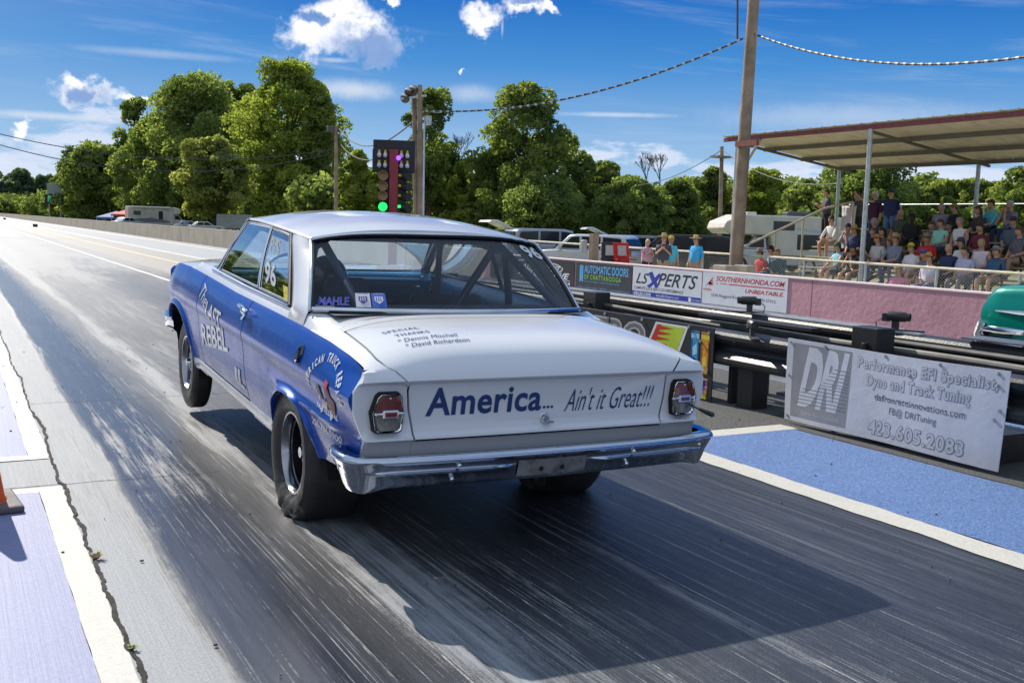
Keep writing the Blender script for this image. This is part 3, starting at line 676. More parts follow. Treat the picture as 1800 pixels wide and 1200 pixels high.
def side_panel(name, s, y0, y1, m, zlo=None, parent=car, n=70):
    mb = MB(); R = []
    for y in ystations(y0, y1, n):
        zb = max(zbot(y), zlo or 0); zt = zbelt(y); zc = .708
        zs = list(np.linspace(zb, zc, 34)) + list(np.linspace(zc, zt, 16))[1:]
        row = [(s*(width(y, zb)-.035), y, zb+.004), (s*(width(y, zb)-.004), y, zb-.001)]+[side_pt(s, y, z) for z in zs]
        R.append(row)
    mb.rows(R)
    # folded returns at the shut lines
    for r in (R[0], R[-1]):
        dd_ = .03 if y1 < 3 or r is R[0] else .16
        mb.rows([r, [(p[0]-s*dd_*.4, p[1]+(.02 if dd_ > .1 else 0), p[2]) for p in r], [(p[0]-s*dd_, p[1]+(.015 if dd_ > .1 else 0), p[2]) for p in r]])
    return mb.build(name, m, parent, smooth=True, sharp=28)
doors = {}
for s in (-1, 1):
    side_panel('quarter_panel', s, -1.000, .795, PB)
    doors[s] = side_panel('door', s, .808, 2.026, PB, zlo=.340)
    side_panel('front_fender', s, 2.039, 3.58, PB)
    mb = MB(); mb.rows([[(s*(width(y, .25)-.05), y, .262), (s*(width(y, .25)+.004), y, .258), (s*(width(y, .29)+.008), y, .285), (s*(width(y, .32)+.004), y, .315), (s*(width(y, .33)-.0), y, .330)] for y in np.linspace(.29, 2.30, 30)])
    mb.build('rocker_trim', mat('rocker_silver', (.42, .46, .52), .25, .8, var=.1), car, smooth=True)
    mb = MB(); mb.rows([[(s*(width(y, .3)-.006), y, .327), (s*(width(y, .33)-.003), y, .334)] for y in (.806, 1.4, 2.028)]); mb.build('sill_joint', DK, car)
    # dark inner skin seen through the shut lines
    mb = MB(); mb.rows([[(s*(width(y, z)-.016), y, z) for z in (.27, .45, .60, .70, .80, .86)] for y in np.linspace(.72, 2.2, 12)]); mb.build('door_jamb', DK, car)
    # wheel houses
    for A, r_ in ((RA, .06), (FA, .03)):
        mb = MB(); R = []
        for k in range(25):
            a = math.pi*(k/24)*1.15-.075*math.pi*2/2
            y = A['c']+(A['a']+.0)*math.cos(a); z = A['z']+(A['b']+.012)*math.sin(a)
            R.append([(s*(width(y, max(z, .3))-.03), y, z), (s*.45, y, z)])
        mb.rows(R); mb.build('wheel_house', DK, car)
# ---- deck, rear panel and trunk lid from one lengthwise section
SEC = [(-.255, .968), (-.34, .968), (-.42, .965), (-.50, .960), (-.60, .954), (-.70, .946), (-.80, .934), (-.88, .918), (-.94, .899), (-.985, .876), (-1.015, .852), (-1.038, .825), (-1.052, .800), (-1.058, .786), (-1.054, .779), (-1.042, .774), (-1.030, .765), (-1.027, .74), (-1.027, .66), (-1.030, .58), (-1.036, .562), (-1.050, .553), (-1.052, .545), (-1.040, .536), (-1.020, .50), (-1.010, .455)]
def sec_pt(k, x):
    y, z = SEC[k]; ax = abs(x)
    zs = zbelt(y) if k <= 12 else None
    if k <= 13:
        zs = zbelt(max(y, -1.05)); 
        if k >= 11: zs = min(zs, z-.004)
        z2 = z-(z-zs)*min(1, (ax/.797))**4.5
    else: z2 = z
    y2 = y+.012*(ax/.8)**2.2*sstep(-.85, -1.02, y)
    return (x, y2, z2)
def xgap(k):
    y, z = SEC[k]
    if k <= 8: return interp(y, [-1, -.55, -.42], [.735, .722, .715])
    return interp(z, [.536, .553, .60, .70, .765, .786, .85, .90], [.600, .602, .605, .632, .625, .645, .712, .735])
def xend(k):
    y, z = SEC[k]
    if k <= 10: return .797
    zz = min(z, .815)
    return width(-1.05, zz)-.004
LK0, LK1 = 3, 22
mb = MB()
cols = 26
R = [[sec_pt(k, lerp(-(xgap(k)-.005), xgap(k)-.005, j/cols)) for j in range(cols+1)] for k in range(LK0, LK1+1)]
mb.rows(R); mb.rows([R[0], [(p[0], p[1]+.004, p[2]-.02) for p in R[0]]]); mb.rows([R[-1], [(p[0], p[1]+.02, p[2]) for p in R[-1]]])
for e in (0, -1): mb.rows([[r[e] for r in R], [(r[e][0], r[e][1]+.012, r[e][2]-.015) for r in R]])
lid = mb.build('trunk_lid', PW, car, smooth=True, sharp=40)
mb = MB()
for s in (-1, 1):
    R = []
    for k in range(len(SEC)):
        x0 = xgap(k)+.004; x1 = xend(k); row = [sec_pt(k, s*lerp(x0, x1, j/10)) for j in range(11)]
        if k >= 14:
            # the lamp panel stands further back: outer frame proud of the recess
            e = [sstep(0, .35, 0)]*11
            row = [(p[0], p[1], p[2]) for j, p in enumerate(row)]
        R.append(row)
    mb.rows(R)
    mb.rows([[r[0] for r in R], [(r[0][0]-s*.0, r[0][1]+.012, r[0][2]-.015) for r in R]])
    # corner wrap joining the rear face to the blue side
    mb.rows([[R[k][-1] for k in range(9, len(SEC))], [(s*width(-1.045, max(.40, min(.815, R[k][-1][2]))), min(-1.006, R[k][-1][1]+.004), max(.40, min(.815, R[k][-1][2]))) for k in range(9, len(SEC))], [(s*width(-1.03, max(.40, min(.82, R[k][-1][2]))), -1.0005, max(.40, min(.82, R[k][-1][2]))) for k in range(9, len(SEC))]])
# strip ahead of and below the lid
R = [[sec_pt(k, lerp(-(xgap(k)+.003), xgap(k)+.003, j/cols)) for j in range(cols+1)] for k in range(2, LK0+1)]
R[-1] = [(p[0], p[1]+.008, p[2]) for p in R[-1]]
mb.rows(R)
R = [[sec_pt(k, lerp(-(xgap(k)+.003), xgap(k)+.003, j/cols)) for j in range(cols+1)] for k in range(LK1, len(SEC))]
R[0] = [(p[0], p[1], p[2]-.008) for p in R[0]]
mb.rows(R)
TULIP = 1
# shoulder strips beside the cabin, cowl sides
for s in (-1, 1):
    R = []
    for y in np.linspace(-.10, 2.45, 50):
        xi = .752 if s < 0 else interp(y, [-.3, .3], [.70, .752]); zb = zbelt(y)
        R.append([(s*.797, y, zb), (s*.790, y, zb+.014), (s*.775, y, zb+.030), (s*(xi+.006), y, zb+.044), (s*xi, y, zb+.050)])
    mb.rows(R)
BODY = mb
MB().bb(-.70, .70, -1.0, -.45, .60, .76).build('trunk_floor', DK, car)
mb = MB(); mb.rows([[sec_pt(k, lerp(-.78, .78, j/10)) for j in range(11)] for k in range(1, len(SEC))]); mb.v = [(x*.99, y+.030, z-.020) for x, y, z in mb.v]; mb.build('trunk_channel', DK, car)
# cowl and hood
HY = list(np.linspace(2.12, 3.50, 26))
def hoodz(x, y):
    zc = interp(y, [2.0, 2.4, 2.9, 3.3, 3.45, 3.52], [.965, .972, .955, .915, .875, .84]); zs = zbelt(y)-.001
    zs = min(zs, zc); return zc-(zc-zs)*min(1, abs(x)/.797)**4
mb = MB(); mb.rows([[(lerp(-.62, .62, j/16), y, hoodz(lerp(-.62, .62, j/16), y)+.002) for j in range(17)] for y in HY if y > 2.44]); mb.build('hood', PW, car, smooth=True)
mb = MB()
for s in (-1, 1): mb.rows([[(s*lerp(.628, .797 if y < 2.9 else width(y, zbelt(y)), j/6), y, hoodz(.628+(.797-.628)*j/6, y)) for j in range(7)] for y in HY])
mb.rows([[(lerp(-.70, .70, j/10), y, hoodz(0, 2.4)-.012+.01*(j in (0, 10))) for j in range(11)] for y in (2.05, 2.2, 2.43)])
mb.build('cowl', PW, car, smooth=True)
mb = MB().bb(-.62, .62, 3.50, 3.56, .45, .82); mb.build('grille_backing', DK, car)
mb = MB()
for k in range(9): mb.bb(-.60, .60, 3.565, 3.575, .50+.035*k, .512+.035*k)
mb.build('grille', CH_, car)
for s in (-1, 1):
    h = MB().lathe([(0, .02), (.085, .0), (.09, -.02)], 24, (s*.66, 3.57, .70), 'y').build('headlight', glass('lamp_glass', (.8, .8, .8), 1.0, .2), car, smooth=True)
    MB().lathe([(.085, .0), (.105, .015), (.11, -.03), (.09, -.03)], 24, (s*.66, 3.57, .70), 'y').build('bezel', CH_, h, smooth=True)
def bumper_mesh(pts, prof):
    """sweep prof (out, z) along plan pts [(x, y, nx, ny)]"""
    mb = MB(); mb.rows([[(x+nx*o, y+ny*o, z+dz) for o, z in prof] for x, y, nx, ny, dz in pts]); return mb
def plan(pts, n=60):
    P = []; m_ = len(pts)-1
    for i in range(n+1):
        t_ = i/n*m_; k = min(int(t_), m_-1); u = t_-k
        p0, p1, p2, p3 = (Vector(pts[max(k-1, 0)]), Vector(pts[k]), Vector(pts[k+1]), Vector(pts[min(k+2, m_)]))
        P.append(.5*((2*p1)+(p2-p0)*u+(2*p0-5*p1+4*p2-p3)*u*u+(3*p1-p0-3*p2+p3)*u**3))
    return P
RB = plan([(-.868, -.86), (-.888, -.95), (-.872, -1.045), (-.80, -1.098), (-.5, -1.128), (0, -1.14), (.5, -1.128), (.80, -1.098), (.872, -1.045), (.888, -.95), (.868, -.86)], 90)
prof_top = [(-.045, .496), (-.005, .502), (.012, .498), (.022, .486)]
prof_face = [(.022, .486), (.022, .478), (.006, .470), (-.004, .440), (-.002, .436), (.008, .432), (.007, .424), (-.007, .419), (-.022, .385), (-.030, .368), (-.042, .362), (-.06, .362)]
pts = []
for i, p in enumerate(RB):
    a = RB[min(i+1, len(RB)-1)]-RB[max(i-1, 0)]; n_ = Vector((a.y, -a.x)).normalized()
    pts.append((p.x, p.y, n_.x, n_.y, 0))
def bump_row(P, prof, flat):
    R = []
    for x, y, nx, ny, _ in P:
        e = sstep(.70, .83, abs(x)); c_ = sstep(.255, .185, abs(x-.0))   # ends: smooth horn; centre: plate recess
        row = []
        for o, z in prof:
            oo = o; zz = z
            if z < .475: oo = lerp(o, .016 - .5*max(0, .47-z)*1.0, e)       # ridge fades into the horn
            zz -= .018*e*(1 if z < .40 else 0)
            if z < .47: oo = lerp(oo, -.010-.27*(.47-z), c_)
            row.append((x+nx*oo, y+ny*oo, zz))
        R.append(row)
    return R
mb = MB(); mb.rows(bump_row(pts, prof_top+prof_face[1:], 0)); 
for e in (0, -1):
    r = bump_row(pts, prof_top+prof_face[1:], 0)[e]; c0 = Vector((r[0][0]*.97, r[0][1], .43)); mb.add(r+[tuple(c0)], [(i, i+1, len(r)) for i in range(len(r)-1)])
rb = mb.build('rear_bumper', mat('bumper_chrome', (.46, .50, .58), .085, 1.0, var=.06, vs=3), car, smooth=True, sharp=50)
mb = MB().grid(12, 6, lambda i, j: (lerp(-.165, .165, i), -1.1335+.27*.094*(1-j)-.001*math.sin(i*3), lerp(.376, .470, j))); mb.build('plate_recess', mat('bare_scuffed_steel', (.30, .29, .29), .55, .5, var=.4, vs=14, dirt=(.60, (.10, .09, .09))), rb, smooth=True)
mb = MB()
for x_, z_ in ((-.052, .405), (.050, .405), (-.05, .46), (.05, .46)): mb.ball((x_, -1.136+.27*(.47-z_), z_), (.011, .004, .011), 10, 6)
mb.build('plate_hole', DK, rb)
mb = MB()
for x_, z_ in ((-.44, .452), (-.46, .392), (.40, .452), (.38, .392), (.78, .45)):
    y_ = -1.133 if abs(x_) < .6 else -1.10; mb.ball((x_, y_-.004+.022*(z_ < .42), z_), (.010, .008, .010), 12, 8)
mb.ball((-.893, -.985, .445), (.004, .010, .014), 12, 8)
mb.build('bumper_bolt', CH_, rb, smooth=True)
FB = plan([(-.80, 3.16), (-.82, 3.34), (-.77, 3.48), (-.45, 3.58), (0, 3.62), (.45, 3.58), (.77, 3.48), (.82, 3.34), (.80, 3.16)], 60)
mb = MB(); R = []
for i, p in enumerate(FB):
    a = FB[min(i+1, len(FB)-1)]-FB[max(i-1, 0)]; n_ = Vector((-a.y, a.x)).normalized()
    R.append([(p.x+n_.x*o, p.y+n_.y*o, z) for o, z in [(-.04, .495), (.02, .50), (.035, .48), (.02, .46), (.015, .42), (.02, .40), (.0, .38), (-.04, .38)]])
mb.rows(R); mb.build('front_bumper', CH_, car, smooth=True, sharp=50)
# ---- tail lamps
LRED = mat('lens_dark_red', (.14, .022, .018), .12, coat=1.0, var=.25, vs=30); LCL = mat('lens_smoked', (.18, .175, .165), .15, coat=1.0, var=.3, vs=30); LRR = mat('lens_bright_red', (.15, .008, .010), .15, coat=1.0, var=.1)
for s in (-1, 1):
    cx_ = s*.712; cz_ = .657
    # outline (u outwards, v up)
    O = [(-.060, -.066), (-.045, -.076), (.038, -.076), (.052, -.068), (.058, .0), (.050, .062), (.038, .078), (-.036, .078), (-.050, .066), (-.072, .004)]
    O = [(-a, b) for a, b in O] if True else O
    def P(a, b, d): return (cx_+s*a, -1.027-.012-d+.02*0, cz_+b)
    def ring(o1, o2, d1, d2, name, m, par):
        mb = MB(); n = len(O)
        mb.rows([[P(a*o1, b*o1, d1) for a, b in O+O[:1]], [P(a*(o1+o2)/2, b*(o1+o2)/2, max(d1, d2)+.006) for a, b in O+O[:1]], [P(a*o2, b*o2, d2) for a, b in O+O[:1]]]); return mb.build(name, m, par, smooth=True, sharp=60)
    L = ring(1.07, 1.0, -.020, .004, 'taillight', DK, car)
    ring(1.03, .90, .004, .006, 'bezel', CH_, L)
    mb = MB(); top_ = [(a*.92, b*.92) for a, b in O if b > .003]; low = [(a*.92, b*.92) for a, b in O if b < .003]
    mb.add([P(a, b, .006) for a, b in [(-.052, .0), (.064, .0)]]+[P(a, b, .012) for a, b in sorted(top_, key=lambda q: -math.atan2(q[1], q[0]))[::-1]], [tuple(range(2+len(top_)))]); 
    mb = MB(); mb.rows([[P(lerp(-1, 1, i/8)*interp(v, [0, .06, .072], [.058, .046, .038])+.004*(1-v/.07), v, .010+.006*math.cos(lerp(-1.4, 1.4, i/8))) for i in range(9)] for v in (.0, .02, .04, .06, .070)])
    mb.build('red_lens', LRED, L, smooth=True)
    mb = MB(); mb.rows([[P(lerp(-1, 1, i/8)*interp(v, [-.07, -.06, 0], [.036, .043, .058])+.004, v, .008+.006*math.cos(lerp(-1.4, 1.4, i/8))) for i in range(9)] for v in (-.068, -.05, -.03, .0)])
    mb.build('clear_lens', LCL, L, smooth=True)
    MB().box(P(0, 0, .020), (.066, .016, .034)).box(P(0, 0, .014), (.128, .010, .012)).build('reflector_frame', CH_, L, bevel=.005)
    MB().box(P(0, 0, .026), (.048, .010, .018)).build('reflector', LRR, L, bevel=.003)
    mb = MB()
    for u_ in (-.054, .054): mb.ball(P(u_, 0, .020), (.006, .004, .006), 8, 6)
    mb.ball(P(0, .062, .016), (.005, .004, .005), 8, 6); mb.build('screw', CHD, L, smooth=True)
mb = MB().tube([(.735, -1.06, .632), (.76, -1.085, .618), (.772, -1.10, .612)], .004, 8); mb.tube([(.768, -1.098, .614), (.80, -1.12, .600), (.825, -1.13, .590), (.832, -1.132, .586)], [.006, .011, .012, .004], 10)
mb.build('kill_switch_lever', mat('black_plastic', (.01, .01, .012), .35), car, smooth=True)
mb = MB().lathe([(0, -.016), (.014, -.016), (.019, -.008), (.022, 0), (.03, .004)], 20, (0, -1.030, .596), 'y').box((.018, -1.05, .585), (.03, .008, .008)); mb.build('trunk_lock', CHD, car, smooth=True)
# ---- roof, pillars and glass (corner points measured on the car)
RWL = {-1: (-.760, -.13, .952), 1: (.655, -.17, .950)}; RWU = {-1: (-.622, .335, 1.243), 1: (.612, .255, 1.258)}
def roof_pt(u, v, dz=0.0):
    """u -1..1 across, v 0 rear .. 1 front"""
    au = abs(u); s = -1 if u < 0 else 1
    hw = interp(v, [0, .15, .5, 1], [.632, .652, .655, .640])
    y = lerp(lerp(.29, RWU[s][1]-.015, au), 1.70-.10*au**2, v)
    rail = interp(v, [0, .2, .5, .8, 1], [1.262, 1.281, 1.296, 1.304, 1.300]) + (.008 if s > 0 else 0)
    cen = interp(v, [0, .12, .3, .55, .8, .95, 1], [1.318, 1.350, 1.374, 1.386, 1.378, 1.355, 1.338])
    z = rail+(cen-rail)*(1-au**2.6)-.0
    return (u*hw, y, z+dz)
us = [math.sin(math.pi/2*k/14) for k in range(-14, 15)]
mb = MB(); R = [[roof_pt(u, k/24) for u in us] for k in range(25)]
mb.rows([[(p[0], p[1]+.012, p[2]-.022) for p in R[0]], [(p[0], p[1]-.004, p[2]-.012) for p in R[0]]]+R+[[(p[0], p[1]+.008, p[2]-.02) for p in R[-1]]])
for e, s in ((0, -1), (-1, 1)): mb.rows([[r[e] for r in R], [(r[e][0]+s*.006, r[e][1], r[e][2]-.010) for r in R], [(r[e][0]-s*.006, r[e][1], r[e][2]-.022) for r in R]])
roof = mb.build('roof', PW, car, smooth=True, sharp=50)
mb = MB(); mb.rows([[roof_pt(u, k/10, -.03) for u in us] for k in range(11)]); mb.build('headliner', mat('headliner', (.16, .18, .22), .9), car, smooth=True)
# C pillars
def C3(a, b, t): return Vector(a).lerp(Vector(b), t)
SWB = {-1: (-.758, .150, .936), 1: (.758, .150, .936)}; SWT = {-1: (-.655, .60, 1.268), 1: (.655, .60, 1.275)}
for s in (-1, 1):
    mb = MB(); R = []
    for i in range(13):
        k = i/12; a = C3(SWB[s], SWT[s], k); b = C3(RWL[s], RWU[s], k)
        a = a+Vector((s*.006, -.015, 0)); row = []
        for j in range(9):
            q = j/8; p = a.lerp(b, q); bul = math.sin(math.pi*q); p = p+Vector((s*.020*bul, 0, 0)) + Vector((s*.014, 0, 0))*((1-k)**3)*(1-q*.3)
            row.append(tuple(p))
        R.append(row)
    R[-1] = [tuple(Vector(p).lerp(Vector(roof_pt(s*1.0, lerp(.22, 0.0, j/8))), 1)-Vector((0, 0, .004))) for j, p in enumerate(R[-1])]
    R = [[(s*.7965, p[1], zbelt(p[1])+.003) for j, p in enumerate(R[0])], [(s*.793, p[1], zbelt(p[1])+.016) for p in R[0]], [(lerp(p[0], s*.793, .55), p[1], lerp(p[2], zbelt(p[1])+.016, .45)) for p in R[0]]]+R
    mb.rows(R); mb.rows([[r[0] for r in R], [(r[0][0]-s*.03, r[0][1]+.004, r[0][2]) for r in R]]); mb.build('rear_pillar', PW, car, smooth=True, sharp=60)
APB = {-1: (-.725, 2.06, .955), 1: (.725, 2.06, .955)}; APT = {-1: (-.642, 1.60, 1.288), 1: (.642, 1.60, 1.288)}
for s in (-1, 1):
    a0, a1 = Vector(APB[s]), Vector(APT[s]); mb = MB()
    mb.add([a0+Vector((s*.012, -.055, -.02)), a0+Vector((-s*.01, .05, -.02)), a1+Vector((-s*.01, .04, .01)), a1+Vector((s*.010, -.03, .01)), a0+Vector((-s*.05, -.04, -.02)), a1+Vector((-s*.05, -.02, .01))], [(0, 1, 2, 3), (0, 4, 5, 3), (1, 4, 5, 2)])
    mb.build('windshield_pillar', mat('black_trim', (.015, .015, .017), .3, coat=.5), car)
    MB().tube([a0+Vector((s*.016, -.05, 0)), a0.lerp(a1, .5)+Vector((s*.02, -.045, 0)), a1+Vector((s*.012, -.03, .005))], .006, 8).build('pillar_moulding', CH_, car, smooth=True)
# rear window
def rw_pt(i, j):
    lo = Vector(RWL[-1]).lerp(Vector(RWL[1]), i); hi = Vector(RWU[-1]).lerp(Vector(RWU[1]), i); q = 1-(2*i-1)**2; q2 = 1-(2*i-1)**4
    lo = lo+Vector((0, -.19*q, .012*q)); hi = hi+Vector((0, -.035*q, .040*q2)); p = lo.lerp(hi, j); n_ = math.sin(math.pi*j)
    return p+Vector((0, -.018*n_*1, .014*n_))
up = [(-.797, -.10, zbelt(-.1)), (-.790, -.11, zbelt(-.1)+.014), (-.778, -.12, .925)]+[tuple(rw_pt(k/24, 0)+Vector((0, -.006, -.012))) for k in range(25)]+[(.74, -.14, .940), (.775, -.12, .922), (.790, -.11, zbelt(-.1)+.014), (.797, -.10, zbelt(-.1))]
lo = [sec_pt(2, lerp(-.797, .797, k/(len(up)-1))) for k in range(len(up))]
lo = [sec_pt(2, max(-.797, min(.797, p[0]*1.0 if abs(p[0]) > .6 else p[0]))) for p in up]
BODY.rows([[tuple(Vector(up[i]).lerp(Vector(lo[i]), j/6)+Vector((0, 0, -.006*math.sin(math.pi*j/6)))) for i in range(len(up))] for j in range(7)])
for s in (-1, 1):
    e0 = 0 if s < 0 else -1
BODY.build('body', PW, car, smooth=True, sharp=40)
rwg = MB().grid(33, 13, lambda i, j: tuple(rw_pt(i, j))).build('rear_window', glass('rear_glass', (.76, .82, .88), .35, .0), car, smooth=True)
def edge(fn, n=40): return [fn(k/(n-1)) for k in range(n)]
loop = edge(lambda k: rw_pt(k, 0))+edge(lambda k: rw_pt(1, k), 14)[1:]+edge(lambda k: rw_pt(1-k, 1))[1:]+edge(lambda k: rw_pt(0, 1-k), 14)[1:]
mb = MB().tube(loop, .011, 8, cap=False); mb.build('rear_window_seal', mat('black_seal', (.01, .01, .01), .5), rwg, smooth=True)
mb = MB().tube([p+Vector((0, -.014, .004)) for p in edge(lambda k: rw_pt(k, 0))], .013, 8); mb.tube([p+Vector((0, -.012, .010)) for p in edge(lambda k: rw_pt(k, 1))], .009, 8)
for e in (0, 1): mb.tube([p+Vector(((-1, 1)[e]*.012, -.010, .0)) for p in edge(lambda k: rw_pt(e, k), 14)], .008, 8)
mb.build('rear_window_moulding', CHD, rwg, smooth=True)
# windshield
wsg = MB().grid(21, 9, lambda i, j: tuple(Vector(APB[-1]).lerp(Vector(APB[1]), i).lerp(Vector(APT[-1]).lerp(Vector(APT[1]), i), j)+Vector((0, (.36-.22*j)*(1-(2*i-1)**2)**.8, .035*j*(1-(2*i-1)**2))))).build('windshield', glass('front_glass', (.86, .92, .92), .22, .0), car, smooth=True)
# side windows: door glass and quarter glass with frames
def sw_pt(s, k, j):
    """k 0 front .. 1 rear, j 0 sill .. 1 top"""
    lo = Vector((s*.742, 1.955, .955)).lerp(Vector((s*.758, .155, .938)), k); hi = Vector((s*.655, 1.560, 1.283)).lerp(Vector((s*.655, .60, 1.262)), k)
    return lo.lerp(hi, j)+Vector((s*.012*math.sin(math.pi*j), 0, .012*math.sin(math.pi*k)*j))
SGL = glass('side_glass', (.80, .86, .88), 1.2, .04); SGR = glass('far_side_glass', (.84, .9, .92), .25, .0)
for s in (-1, 1):
    kd = .60; SG = SGL if s < 0 else SGR
    g1 = MB().grid(16, 9, lambda i, j: tuple(sw_pt(s, lerp(.025, kd-.012+.05*0, i)-.0*j, lerp(.02, .965, j)))).build('door_glass', SG, car, smooth=True)
    g2 = MB().grid(10, 9, lambda i, j: tuple(sw_pt(s, lerp(kd+.012, .975, i), lerp(.02, .965, j)))).build('quarter_glass', SG, car, smooth=True)
    def fr_(k0, k1, par, r=.0045, o=.004):
        L = [sw_pt(s, lerp(k0, k1, q/12), .01) for q in range(13)]+[sw_pt(s, k1, q/8) for q in range(1, 9)]+[sw_pt(s, lerp(k1, k0, q/12), .975) for q in range(13)]+[sw_pt(s, k0, 1-q/8) for q in range(0, 9)]
        L = [p+Vector((s*o, 0, 0)) for p in L]
        MB().tube(L, r, 8, cap=False).build('window_frame', CH_, par, smooth=True)
        MB().tube([p+Vector((-s*.008, 0, 0)) for p in L], r*1.7, 8, cap=False).build('window_seal', mat('black_seal', (.01, .01, .01), .5), par, smooth=True)
    fr_(.02, kd-.008, g1); fr_(kd+.008, .98, g2)
    MB().tube([roof_pt(s, v, -.012) for v in np.linspace(.06, 1, 20)], .006, 8).tube([Vector(roof_pt(s, .2, -.02))+Vector((s*.01, 0, 0)), Vector(SWB[s])+Vector((s*.022, .01, 0))], .011, 8).build('drip_moulding', mat('black_seal', (.01, .01, .01), .5), car, smooth=True)
    MB().tube([(s*.775, y, zbelt(y)+.043) for y in np.linspace(.12, 2.0, 20)], .005, 6).build('sill_moulding', CH_, car, smooth=True)
# ---- door furniture
h = MB().tube([side_pt(-1, .93, .845, .01), side_pt(-1, .90, .850, .032), side_pt(-1, .80, .846, .034), side_pt(-1, .74, .838, .030)], [.009, .012, .012, .008], 10)
h.ball((-.866, .735, .838), (.018, .036, .017), 12, 8); h.tube([side_pt(-1, .745, .83, .02), side_pt(-1, .75, .79, .03)], .009, 10)
h.build('door_handle', CH_, doors[-1], smooth=True)
mb = MB(); n = 24
mb.rows([[side_pt(-1, -.275+.030*math.cos(2*math.pi*k/n)*r_, .772+.042*math.sin(2*math.pi*k/n)*r_, o) for k in range(n+1)] for r_, o in ((1.0, .002), (.95, .012), (.75, .014), (.62, .004), (.0, .003))])
mb.build('fuel_filler', mat('dark_chrome', (.10, .10, .11), .12, 1.0), car, smooth=True)
# ---- underbody and running gear
MB().bb(-.40, .40, -.70, .5, .32, .42).bb(-.70, .70, .42, 2.25, .24, .29).bb(-.42, .42, 2.2, 3.45, .28, .5).build('floor_pan', DK, car)
MB().cyl((-.74, 0, .25), (.74, 0, .25), .04, 12).ball((0, 0, .25), (.14, .15, .13)).build('rear_axle', mat('axle_dark', (.03, .03, .03), .6), car, smooth=True)
MB().cyl((-.70, 2.79, .19), (.70, 2.79, .19), .03, 10).build('front_axle', mat('axle_dark', (.03, .03, .03), .6), car, smooth=True)
mb = MB().tube([(-.30, -.2, .27), (-.3, .6, .26)], .035, 10).tube([(.30, -.2, .27), (.3, .6, .26)], .035, 10); mb.build('exhaust_pipe', mat('axle_dark', (.03, .03, .03), .6), car, smooth=True)
RCI = RC.inverted()
def to_w(p): return RC @ Vector(p)+CAR0
def to_c(p): return RCI @ (Vector(p)-CAR0)
